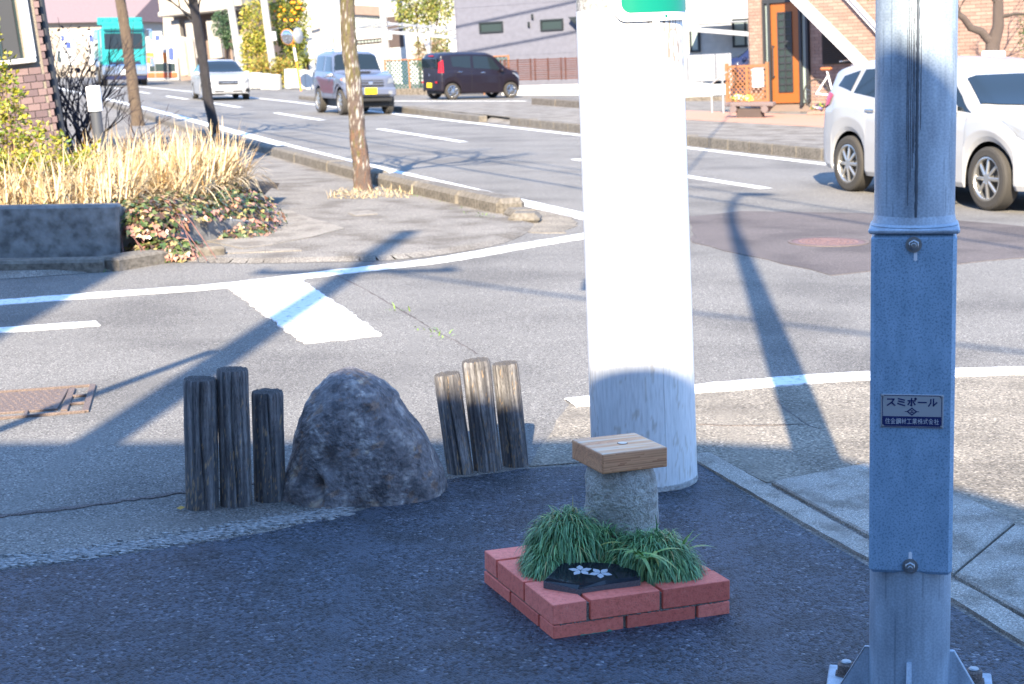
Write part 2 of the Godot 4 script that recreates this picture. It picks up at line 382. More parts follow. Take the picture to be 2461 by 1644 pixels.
# ---------------------------------------------------------------- ground helpers
func flat(mb: MB, pts: Array, y: float) -> void:
	var pp := PackedVector2Array(pts)
	var ids := Geometry2D.triangulate_polygon(pp)
	for i in range(0, ids.size(), 3):
		var a := pp[ids[i]]; var b := pp[ids[i + 1]]; var d := pp[ids[i + 2]]
		if (b - a).cross(d - a) > 0:
			var s := b; b = d; d = s
		mb.tri(Vector3(a.x, y, a.y), Vector3(b.x, y, b.y), Vector3(d.x, y, d.y))
	for i in pp.size():                                             # its edge goes down into the ground
		var a := pp[i]; var b := pp[(i + 1) % pp.size()]
		mb.quad(Vector3(a.x, y - 0.02, a.y), Vector3(b.x, y - 0.02, b.y), Vector3(b.x, y, b.y), Vector3(a.x, y, a.y))

func smooth_line(pts: Array, step: float) -> Array:                 # Catmull-Rom through 2D points
	var c := Curve2D.new()
	for i in pts.size():
		var t: Vector2 = (pts[mini(i + 1, pts.size() - 1)] - pts[maxi(i - 1, 0)]) / 6.0
		c.add_point(pts[i], -t, t)
	c.bake_interval = step
	var out := []
	var l := c.get_baked_length()
	var n := maxi(1, int(l / step))
	for i in n + 1: out.append(c.sample_baked(l * i / n))
	return out

func ribbon(mb: MB, centre: Array, width: float, y: float, jag := 0.0, step := 0.08) -> void:   # a painted line with slightly ragged edges
	var p := smooth_line(centre, step)
	var prev := []
	for i in p.size():
		var t: Vector2 = (p[mini(i + 1, p.size() - 1)] - p[maxi(i - 1, 0)]).normalized()
		var nn := Vector2(-t.y, t.x)
		var a: Vector2 = p[i] + nn * (width / 2 + rnd(-jag, jag)); var b: Vector2 = p[i] - nn * (width / 2 + rnd(-jag, jag))
		if i: mb.quad(Vector3(prev[0].x, y, prev[0].y), Vector3(a.x, y, a.y), Vector3(b.x, y, b.y), Vector3(prev[1].x, y, prev[1].y))
		if i:
			mb.quad(Vector3(prev[0].x, y, prev[0].y), Vector3(prev[0].x, y - 0.02, prev[0].y), Vector3(a.x, y - 0.02, a.y), Vector3(a.x, y, a.y))
			mb.quad(Vector3(prev[1].x, y - 0.02, prev[1].y), Vector3(prev[1].x, y, prev[1].y), Vector3(b.x, y, b.y), Vector3(b.x, y - 0.02, b.y))
		prev = [a, b]

func ragged(pts: Array, step: float, jag: float) -> Array:          # a closed outline with an uneven edge
	var out := []
	for i in pts.size():
		var a: Vector2 = pts[i]; var b: Vector2 = pts[(i + 1) % pts.size()]
		var n := maxi(1, int(a.distance_to(b) / step))
		for k in n: out.append(a.lerp(b, float(k) / n) + Vector2(rnd(-jag, jag), rnd(-jag, jag)))
	return out

func kerb_run(mb: MB, line: Array, width: float, h: float, bev: float, joint := 0.6) -> void:   # kerb stones end to end along a line of 2D points
	for i in line.size() - 1:
		var a: Vector2 = line[i]; var b: Vector2 = line[i + 1]
		var n := maxi(1, int(a.distance_to(b) / joint + 0.5))
		for k in n:
			var p := a.lerp(b, float(k) / n); var q := a.lerp(b, float(k + 1) / n)
			var d := (q - p).normalized()
			var hh := h + rnd(-0.006, 0.006)
			mb.box(Transform3D(facing(d.x, d.y), Vector3((p.x + q.x) / 2, hh / 2 - 0.01, (p.y + q.y) / 2)), Vector3(p.distance_to(q) - 0.003, hh + 0.02, width), bev)

# ---------------------------------------------------------------- the scene
func _ready() -> void:
	rng.seed = 20
	# camera
	var cam := Camera3D.new()
	cam.name = "camera"; add_child(cam)
	cam.transform = Transform3D(Basis(Vector3(0.999917, -0.01266, 0.002202), Vector3(0.01285, 0.98513, -0.17133), Vector3(0, 0.171344, 0.985211)), Vector3(0, 1.57557, 0))
	var lens := CameraAttributesPhysical.new()
	lens.frustum_focal_length = 85.066; lens.exposure_aperture = 13.0; lens.frustum_focus_distance = 4.9
	lens.frustum_near = 0.05; lens.frustum_far = 2000.0
	cam.attributes = lens
	cam.fov = 23.2492; cam.near = 0.05; cam.far = 2000.0
	cam.current = true
	# sky and sun
	var sky_mat := ProceduralSkyMaterial.new()
	sky_mat.sky_top_color = Color(0.41, 0.57, 0.8); sky_mat.sky_horizon_color = Color(0.62, 0.745, 0.9); sky_mat.sky_curve = 0.12
	sky_mat.ground_bottom_color = Color(0.4, 0.4, 0.42); sky_mat.ground_horizon_color = Color(0.62, 0.68, 0.75)
	sky_mat.sky_energy_multiplier = 1.0
	var env := Environment.new()
	env.background_mode = Environment.BG_SKY
	env.sky = Sky.new(); env.sky.sky_material = sky_mat
	env.background_energy_multiplier = 1.0
	env.tonemap_mode = Environment.TONE_MAPPER_LINEAR
	env.tonemap_exposure = 3.6
	env.sdfgi_enabled = true; env.ssao_enabled = true; env.ssil_enabled = true
	var we := WorldEnvironment.new()
	we.name = "environment"; we.environment = env; add_child(we)
	var sun := DirectionalLight3D.new()
	sun.name = "sun"; add_child(sun)
	sun.light_color = Color(1.0, 0.94, 0.84); sun.light_energy = 1.5; sun.light_angular_distance = 0.5
	sun.shadow_enabled = true; sun.directional_shadow_max_distance = 150.0
	sun.look_at_from_position(Vector3.ZERO, Vector3(0.0905, -0.502, -0.861))
	materials()
	ground()
	surroundings()
	buildings()
	vehicles()
	greenery()
	street_things()
	near_things()

func ground() -> void:
	var mb := MB.new()
	flat(mb, [Vector2(-420, 60), Vector2(420, 60), Vector2(420, -900), Vector2(-420, -900)], 0.0)
	struct("ground", mb, M.old_asphalt)
	# newly laid black asphalt round the planter
	mb = MB.new()
	var edge := smooth_line([Vector2(-2.235, -4.871), Vector2(-1.608, -4.997), Vector2(-1.135, -5.217), Vector2(-0.846, -5.379), Vector2(-0.59, -5.596), Vector2(-0.434, -5.76), Vector2(-0.273, -6.028), Vector2(-0.128, -6.105), Vector2(0.063, -6.202), Vector2(0.256, -6.219), Vector2(0.511, -6.247), Vector2(0.717, -6.256)], 0.05)
	for i in edge.size(): edge[i] += Vector2(rnd(-0.006, 0.006), rnd(-0.008, 0.008))
	edge.append_array([Vector2(0.923, -5.471), Vector2(1.089, -4.928), Vector2(1.242, -4.56), Vector2(1.344, -4.19), Vector2(1.473, -3.751)])
	edge.append_array([Vector2(2.2, 0.6), Vector2(-4, 0.6), Vector2(-4, -4.6)])
	flat(mb, edge, 0.004)
	struct("new_asphalt", mb, M.fresh_asphalt)
	# worn strip of pale lime along its left edge
	mb = MB.new()
	var lime := smooth_line([Vector2(-2.003, -4.96), Vector2(-1.633, -5.079), Vector2(-1.379, -5.17), Vector2(-1.15, -5.291), Vector2(-0.914, -5.439), Vector2(-0.723, -5.569), Vector2(-0.604, -5.619)], 0.05)
	ribbon(mb, lime, 0.062, 0.006, 0.012, 0.06)
	for k in 1500:                                                  # crumbling edges: flecks of lime either side
		var q: Vector2 = lime[rng.randi() % lime.size()] + Vector2(rnd(-0.04, 0.04), rng.randfn(0.0, 0.034))
		var s := rnd(0.004, 0.013)
		flat(mb, [q + Vector2(-s * 1.6, -s * 0.4), q + Vector2(0, -s * rnd(0.5, 0.9)), q + Vector2(s * rnd(1.0, 2.0), 0), q + Vector2(s * 0.3, s * 0.8)], 0.0062 + 0.0006 * (k % 3))
	struct("faded_line", mb, M.faded_paint)
	# sealed joint behind it
	mb = MB.new()
	ribbon(mb, [Vector2(-1.932, -5.571), Vector2(-1.799, -5.631), Vector2(-1.663, -5.692), Vector2(-1.524, -5.754), Vector2(-1.385, -5.829), Vector2(-1.218, -5.912)], 0.028, 0.004, 0.012, 0.03)
	ribbon(mb, [Vector2(-1.218, -5.912), Vector2(-1.095, -5.974), Vector2(-0.884, -6.091), Vector2(-0.793, -6.152)], 0.02, 0.004, 0.008, 0.03)
	struct("pavement_joint", mb, M.smooth_patch)
	# pale aggregate verge on the right and the concrete gutter beside the asphalt
	mb = MB.new()
	flat(mb, ragged([Vector2(0.064, -6.229), Vector2(0.132, -6.679), Vector2(0.257, -7.406), Vector2(0.364, -7.352), Vector2(0.853, -7.584), Vector2(1.708, -7.831), Vector2(2.487, -7.932), Vector2(3.242, -7.948), Vector2(4.495, -7.907), Vector2(2.742, -4.114), Vector2(2.004, -4.238), Vector2(1.7, -5.356), Vector2(1.581, -5.829), Vector2(1.358, -6.188), Vector2(0.933, -5.954), Vector2(0.732, -6.419)], 0.15, 0.01), 0.004)
	struct("aggregate_verge", mb, M.pale_ground)
	mb = MB.new()
	ribbon(mb, [Vector2(0.727, -6.376), Vector2(0.95, -5.635), Vector2(1.122, -5.081), Vector2(1.278, -4.7), Vector2(1.381, -4.312), Vector2(1.49, -3.916)], 0.1, 0.012, 0.002, 0.05)
	struct("kerb_strip", mb, M.concrete)
	var slabs := MB.new()
	slabs.col = Color.WHITE
	var a := [Vector2(0.937, -5.929), Vector2(1.152, -5.224), Vector2(1.319, -4.806), Vector2(1.419, -4.438), Vector2(1.565, -3.885)]
	var b := [Vector2(1.397, -6.214), Vector2(1.559, -5.775), Vector2(1.677, -5.362), Vector2(1.753, -4.944), Vector2(1.884, -4.346)]
	for i in 4:
		var s := MB.new()
		var q := [a[i].lerp(a[i + 1], 0.012), a[i].lerp(a[i + 1], 0.988), b[i].lerp(b[i + 1], 0.988), b[i].lerp(b[i + 1], 0.012)]
		for k in 4: q[k] += (b[i] - a[i]).normalized() * (0.008 if k < 2 else 0.0)
		var pts := []
		for k in q: pts.append(Vector2(k.x, -k.y))
		s.prism(T(Vector3(0, 0.016 + 0.002 * (i % 2), 0), Basis(Vector3(1, 0, 0), Vector3(0, 0, -1), Vector3(0, 1, 0))), pts, 0.05, 0.006)
		var o := put("gutter_slab", s.mesh(), M.concrete)
		o.set_meta("kind", "structure")
	mb = MB.new()
	ribbon(mb, [Vector2(1.358, -6.23), Vector2(1.578, -5.829), Vector2(1.705, -5.382), Vector2(1.835, -4.727)], 0.09, 0.01, 0.004, 0.05)
	struct("gutter_edge", mb, M.pale_ground)
	# dark repair patch and its round cover
	mb = MB.new()
	flat(mb, ragged([Vector2(1.721, -15.961), Vector2(2.288, -16.419), Vector2(3.54, -16.024), Vector2(4.595, -14.666), Vector2(4.393, -13.327), Vector2(3.88, -12.456), Vector2(2.591, -11.822), Vector2(2.244, -11.642), Vector2(1.506, -13.782)], 0.3, 0.03), 0.004)
	struct("road_patch", mb, M.smooth_patch)
	# painted markings
	mb = MB.new()
	ribbon(mb, [Vector2(-5.915, -9.792), Vector2(-3.967, -10.512), Vector2(-3.361, -10.818), Vector2(-2.721, -11.141), Vector2(-1.984, -11.5), Vector2(-1.317, -12.111), Vector2(-0.577, -12.761), Vector2(0.106, -13.685), Vector2(0.643, -14.387), Vector2(1.112, -15.1)], 0.24, 0.005, 0.012)
	ribbon(mb, [Vector2(0.259, -7.406), Vector2(0.368, -7.438), Vector2(0.863, -7.675), Vector2(1.311, -7.835), Vector2(1.733, -7.949), Vector2(2.514, -8.02), Vector2(3.277, -8.036), Vector2(4.544, -7.995)], 0.19, 0.008, 0.012)
	flat(mb, ragged([Vector2(-1.969, -11.411), Vector2(-1.506, -11.771), Vector2(-0.735, -9.317), Vector2(-1.158, -9.09)], 0.06, 0.012), 0.009)
	ribbon(mb, [Vector2(-4.542, -9.103), Vector2(-3.671, -9.364), Vector2(-3.017, -9.676), Vector2(-2.491, -9.89)], 0.19, 0.005, 0.008)
	var near_line := [Vector2(-27.0, -98.8), Vector2(-12.9, -57.3), Vector2(-6.75, -38.4), Vector2(-3.44, -28.1), Vector2(-0.93, -20.75), Vector2(0.68, -16.2), Vector2(0.95, -15.5)]
	for o in [-0.075, 0.075]:
		var shifted := []
		for q in near_line: shifted.append(q + Vector2(0.946, -0.325) * o)
		ribbon(mb, shifted, 0.12, 0.005, 0.01, 0.15)
	var far_line := [Vector2(-23.8, -102), Vector2(-10.0, -65.0), Vector2(-6.3, -54.5), Vector2(-2.87, -44.4), Vector2(1.36, -32.1), Vector2(2.91, -27.5), Vector2(4.45, -22.9), Vector2(6.5, -17.0), Vector2(8.6, -11)]
	ribbon(mb, far_line, 0.17, 0.005, 0.008, 0.2)
	for k in 10:
		var q := Vector2(2.95, -19.1) + Vector2(-0.322, -0.947) * ((k - 1) * 11.7)
		ribbon(mb, [q, q + Vector2(-0.322, -0.947) * 6.1], 0.16, 0.005, 0.006, 0.2)
	struct("road_marking", mb, M.paint)
	# left pavement, flush with the roadway except for a low lip
	mb = MB.new()
	var walk := smooth_line([Vector2(-3.916, -12.026), Vector2(-3.072, -12.486), Vector2(-2.717, -13.012), Vector2(-2.075, -12.862), Vector2(-1.466, -12.881), Vector2(-0.927, -12.964), Vector2(-0.464, -13.439), Vector2(-0.186, -13.91), Vector2(0.018, -14.674), Vector2(0.105, -15.423), Vector2(0.043, -16.052)], 0.12)
	var outline := walk.duplicate()
	outline.append_array([Vector2(-0.3, -16.8), Vector2(-1.6, -19.95), Vector2(-3.62, -26.2), Vector2(-5.75, -32.4), Vector2(-13.6, -57.2), Vector2(-30, -106), Vector2(-60, -106), Vector2(-60, -13)])
	flat(mb, outline, 0.03)
	for i in walk.size() - 1:                                       # sloping lip down to the road
		var c: Vector2 = (walk[i + 1] - walk[i]).normalized(); var e: Vector2 = Vector2(-c.y, c.x) * 0.12
		mb.quad(Vector3(walk[i].x + e.x, 0.003, walk[i].y + e.y), Vector3(walk[i + 1].x + e.x, 0.003, walk[i + 1].y + e.y), Vector3(walk[i + 1].x, 0.03, walk[i + 1].y), Vector3(walk[i].x, 0.03, walk[i].y))
	struct("pavement", mb, M.sidewalk)
	mb = MB.new()
	flat(mb, ragged([Vector2(-2.607, -14.12), Vector2(-2.558, -17.572), Vector2(-1.498, -14.967), Vector2(-1.695, -14.282), Vector2(-2.166, -13.445)], 0.3, 0.02), 0.036)
	struct("concrete_apron", mb, M.apron)
	mb = MB.new()
	flat(mb, ragged([Vector2(-1.624, -16.493), Vector2(-1.428, -16.74), Vector2(-1.294, -16.315), Vector2(-1.504, -16.126)], 0.1, 0.01), 0.036)
	flat(mb, ragged([Vector2(-2.687, -13.207), Vector2(-2.152, -13.354), Vector2(-1.706, -13.455), Vector2(-1.684, -13.274), Vector2(-2.124, -13.176), Vector2(-2.652, -13.033)], 0.1, 0.012), 0.036)
	struct("pale_repair", mb, M.apron)
	mb = MB.new()                                                   # dusty soil washed into the corner
	flat(mb, ragged([Vector2(0, -15.845), Vector2(0.269, -16.931), Vector2(0.559, -16.335), Vector2(0.626, -15.357), Vector2(0.461, -14.621), Vector2(0.173, -14.656), Vector2(0.1, -15.226)], 0.12, 0.03), 0.005)
	struct("soil_wash", mb, M.pale_ground)
	# kerbs
	mb = MB.new()
	kerb_run(mb, [Vector2(0.02, -16.25), Vector2(-0.42, -17.35), Vector2(-1.5, -20.15)], 0.3, 0.17, 0.05, 1.8)
	kerb_run(mb, [Vector2(-1.62, -20.45), Vector2(-3.72, -26.6)], 0.3, 0.17, 0.03, 2.2)
	kerb_run(mb, [Vector2(-3.78, -26.75), Vector2(-5.9, -32.6), Vector2(-13.75, -57.2)], 0.2, 0.16, 0.03, 0.9)
	kerb_run(mb, [Vector2(0.06, -16.2), Vector2(0.16, -15.85), Vector2(0.12, -15.5)], 0.3, 0.1, 0.05, 0.4)
	struct("kerb", mb, M.kerb)
	mb = MB.new()
	kerb_run(mb, [Vector2(8.6, -12.2), Vector2(6.8, -17.3), Vector2(4.8, -23.2), Vector2(3.1, -28.2), Vector2(0.75, -35.3), Vector2(0.1, -37.2)], 0.2, 0.17, 0.012, 0.8)
	kerb_run(mb, [Vector2(-0.6, -38.8), Vector2(-2.9, -46.2), Vector2(-3.2, -47.0)], 0.2, 0.15, 0.012, 0.8)
	kerb_run(mb, [Vector2(-6.3, -57.5), Vector2(-7.6, -61.5)], 0.2, 0.15, 0.03, 0.8)
	struct("far_kerb", mb, M.kerb)
	mb = MB.new()                                                   # the pavement beyond the road
	flat(mb, [Vector2(10, -11.9), Vector2(8.75, -12.1), Vector2(4.95, -23.1), Vector2(3.25, -28.1), Vector2(0.9, -35.2), Vector2(-3.0, -46.9), Vector2(1, -50), Vector2(22, -40)], 0.155)
	mb.quad(Vector3(0.1, 0.004, -37.2), Vector3(-0.6, 0.004, -39.0), Vector3(-0.3, 0.155, -39.4), Vector3(0.5, 0.155, -36.9))   # dropped kerb of the parking space
	struct("far_pavement", mb, M.sidewalk)
	mb = MB.new()
	flat(mb, [Vector2(4.215, -40.175), Vector2(6.891, -35.851), Vector2(5.89, -30.62), Vector2(3.682, -35.089)], 0.165)
	struct("brick_path", mb, M.brick_path)
	mb = MB.new()
	ribbon(mb, [Vector2(-4.2, -57.6), Vector2(0.6, -55.4)], 0.16, 0.006, 0.01, 0.2)
	struct("parking_line", mb, M.paint)
	# cracks with moss in them
	mb = MB.new()
	ribbon(mb, [Vector2(-1.32, -12.136), Vector2(-0.984, -11.192), Vector2(-0.757, -10.479), Vector2(-0.557, -9.85), Vector2(-0.421, -9.413), Vector2(-0.272, -8.996), Vector2(-0.183, -8.694)], 0.01, 0.001, 0.006, 0.06)
	ribbon(mb, [Vector2(1.199, -7.396), Vector2(1.208, -7.208), Vector2(1.227, -7.072), Vector2(1.25, -6.899), Vector2(1.29, -6.813)], 0.008, 0.005, 0.004, 0.03)
	ribbon(mb, [Vector2(0.789, -6.925), Vector2(0.97, -6.89), Vector2(1.231, -6.9)], 0.007, 0.007, 0.006, 0.03)
	struct("pavement_crack", mb, M.smooth_patch)
	# distant ground rising
	mb = MB.new()
	var rows := []
	for i in 8:
		var r := PackedVector3Array()
		for j in 60:
			var x := -400.0 + 800.0 * j / 59
			r.append(Vector3(x, i * (6.0 + 3.0 * sin(x * 0.013) + 2.0 * sin(x * 0.031 + 1.0)) * 0.5 - 1.0, -330.0 - i * 18.0))
		rows.append(r)
	mb.grid(rows)
	struct("hill", mb, M.hill)

# ---------------------------------------------------------------- buildings
# every facade has its own frame: x along the wall, y up, z out towards the street
func rect_part(called: String, parent: Node, m: Material, a: Vector2, b: Vector2, z: float, depth: float, bev := 0.0) -> MeshInstance3D:   # a box with its front face at z
	var mb := MB.new()
	mb.bx((a.x + b.x) / 2, (a.y + b.y) / 2, z - depth / 2, absf(b.x - a.x), absf(b.y - a.y), depth, bev)
	return obj(called, mb, m, parent)

func window(parent: Node, a: Vector2, b: Vector2, z: float, frame: Material, glass: Material, bars := 0, mull := 0) -> void:
	var w := group_part("window", parent)
	var lo := Vector2(minf(a.x, b.x), minf(a.y, b.y)); var hi := Vector2(maxf(a.x, b.x), maxf(a.y, b.y))
	var t := 0.07
	var mb := MB.new()
	mb.bx((lo.x + hi.x) / 2, lo.y + t / 2, z + 0.03, hi.x - lo.x, t, 0.08, 0.01); mb.bx((lo.x + hi.x) / 2, hi.y - t / 2, z + 0.03, hi.x - lo.x, t, 0.08, 0.01)
	mb.bx(lo.x + t / 2, (lo.y + hi.y) / 2, z + 0.03, t, hi.y - lo.y - 2 * t, 0.08, 0.01); mb.bx(hi.x - t / 2, (lo.y + hi.y) / 2, z + 0.03, t, hi.y - lo.y - 2 * t, 0.08, 0.01)
	for k in mull: mb.bx(lerpf(lo.x, hi.x, (k + 1.0) / (mull + 1)), (lo.y + hi.y) / 2, z + 0.025, t * 0.8, hi.y - lo.y - 2 * t, 0.05, 0.005)
	obj("frame", mb, frame, w)
	rect_part("pane", w, glass, lo + Vector2(t, t) * 0.9, hi - Vector2(t, t) * 0.9, z + 0.02, 0.02)
	for k in bars:
		mb = MB.new()
		mb.bx(lerpf(lo.x, hi.x, (k + 0.5) / bars), (lo.y + hi.y) / 2, z + 0.12, 0.03, hi.y - lo.y, 0.03, 0.004)
		obj("bar", mb, frame, w)

func tiles(parent: Node, at: Transform3D, region: PackedVector2Array, tw: float, th: float, joint: float, kinds: Array, most: int, proud := 0.012) -> void:   # running-bond tiles over a region of a wall; the first ones singly, the rest as one part
	var lo := region[0]; var hi := region[0]
	for q in region: lo = lo.min(q); hi = hi.max(q)
	var unit := MB.new(); unit.bx(0, 0, proud / 2, tw - joint, th - joint, proud + 0.01, 0.003)
	var um := unit.mesh()
	var rest := []
	for k in kinds: rest.append(MB.new())
	var n := 0; var row := 0
	var y := lo.y + th / 2
	while y < hi.y:
		var x := lo.x + (0.0 if row % 2 else tw / 2)
		while x < hi.x + tw / 2:
			var cw := tw - joint
			var cx := x
			if x + tw / 2 > hi.x + 0.001: cw = hi.x - (x - tw / 2) - joint; cx = x - tw / 2 + joint / 2 + cw / 2
			if x - tw / 2 < lo.x - 0.001: cw = x + tw / 2 - lo.x - joint; cx = lo.x + joint / 2 + cw / 2
			if cw > 0.02 and Geometry2D.is_point_in_polygon(Vector2(minf(cx, hi.x - 0.001), y), region):
				var k := rng.randi() % kinds.size()
				var tf := at * T(Vector3(cx, y, rnd(-0.001, 0.001)))
				if n < most: put("tile", um, kinds[k], parent, tf.scaled_local(Vector3(cw / (tw - joint), 1, 1)))
				else: rest[k].box(tf * T(Vector3(0, 0, proud / 2)), Vector3(cw, th - joint, proud + 0.01))
				n += 1
			x += tw
		y += th; row += 1
	for k in kinds.size():
		if rest[k].v.size(): obj("tiles", rest[k], kinds[k], parent).set_meta("kind", "stuff")

func buildings() -> void:
	rng.seed = 33
	brick_house()
	grey_house()
	white_house()
	pink_house()
	big_white_house()
	columned_building()
	far_row()

func brick_house() -> void:
	var f: Transform3D = Transform3D(Vector3(0.927, 0.093, -0.363), Vector3(-0.1, 0.995, 0), Vector3(0.361, 0.036, 0.932), Vector3(-4.37, 0, -16.3))
	var o := thing("brick_house", "house of brown-purple brick tiles with a white-framed window, at the left edge", "house", f)
	var mb := MB.new()
	mb.bx(-3.45, 3.1, -0.25, 7.0, 6.2, 0.5)
	mb.bx(-0.25, 3.1, -3.5, 0.49, 6.19, 6.5)
	obj("wall", mb, M.mortar, o)
	var w0: Vector2 = Vector2(-0.528, 2.357); var w1: Vector2 = Vector2(-0.05, 1.597)
	var kinds := [M.tile_red0, M.tile_red1, M.tile_red2]
	tiles(o, T(), PackedVector2Array([Vector2(w1.x + 0.07, 0.2), Vector2(0.06, 0.2), Vector2(0.06, 2.9), Vector2(w1.x + 0.07, 2.9)]), 0.118, 0.069, 0.007, kinds, 240)
	tiles(o, T(), PackedVector2Array([Vector2(-2.6, 0.2), Vector2(w1.x + 0.07, 0.2), Vector2(w1.x + 0.07, w1.y - 0.06), Vector2(-2.6, w1.y - 0.06)]), 0.118, 0.069, 0.007, kinds, 55)
	mb = MB.new()
	mb.bx(w1.x - 0.03, (w1.y + 3.0) / 2, 0.03, 0.09, 3.0 - w1.y, 0.12, 0.01); mb.bx(w1.x - 0.94, w1.y - 0.02, 0.04, 1.9, 0.045, 0.12, 0.01)
	obj("window_frame", mb, M.white_paint, o)
	mb = MB.new(); mb.bx(w1.x - 0.2, (w1.y + 3.0) / 2, 0.0, 0.16, 3.0 - w1.y, 0.06, 0.01)
	mb.bx(w1.x - 0.34, (w1.y + 3.0) / 2, 0.012, 0.05, 3.0 - w1.y, 0.06, 0.01)
	obj("sash", mb, M.dark_metal, o)
	rect_part("pane", o, M.window_glass, Vector2(-2.6, w1.y), Vector2(w1.x - 0.1, 3.0), 0.012, 0.02)
	rect_part("curtain", o, M.wall_beige, Vector2(-2.6, w1.y), Vector2(w1.x - 0.36, 3.0), 0.02, 0.006)
	mb = MB.new()
	mb.bx(-3.4, 6.3, -3.2, 7.9, 0.2, 7.6, 0.03)
	obj("roof", mb, M.roof_grey, o)
	mb = MB.new()
	mb.tube([Vector3(0.1, 0.05, -0.12), Vector3(0.1, 6.2, -0.12)], [0.045], 12)
	obj("downpipe", mb, M.dark_metal, o)

func slat_fence(o: Node, f: Array, x0: float, x1: float, y0: float, y1: float, n: int, bays: int) -> void:
	for b in bays:
		var a := lerpf(x0, x1, float(b) / bays); var c := lerpf(x0, x1, float(b + 1) / bays)
		for k in n:
			var mb := MB.new()
			var y := lerpf(y0, y1, (k + 0.5) / n)
			mb.bx((a + c) / 2, y, 0.0, c - a - 0.012, (y1 - y0) / n * 0.6, 0.022, 0.003)
			obj("slat", mb, M["slat%d" % (rng.randi() % 3)], o)
	for b in bays + 1:
		for d in ([0.0] if b % 2 else [-0.09, 0.09]):
			var mb := MB.new()
			mb.bx(lerpf(x0, x1, float(b) / bays) + d, (y0 + y1) / 2, -0.03, 0.045, y1 - y0 + 0.03, 0.045, 0.004)
			obj("post", mb, M.slat1, o)

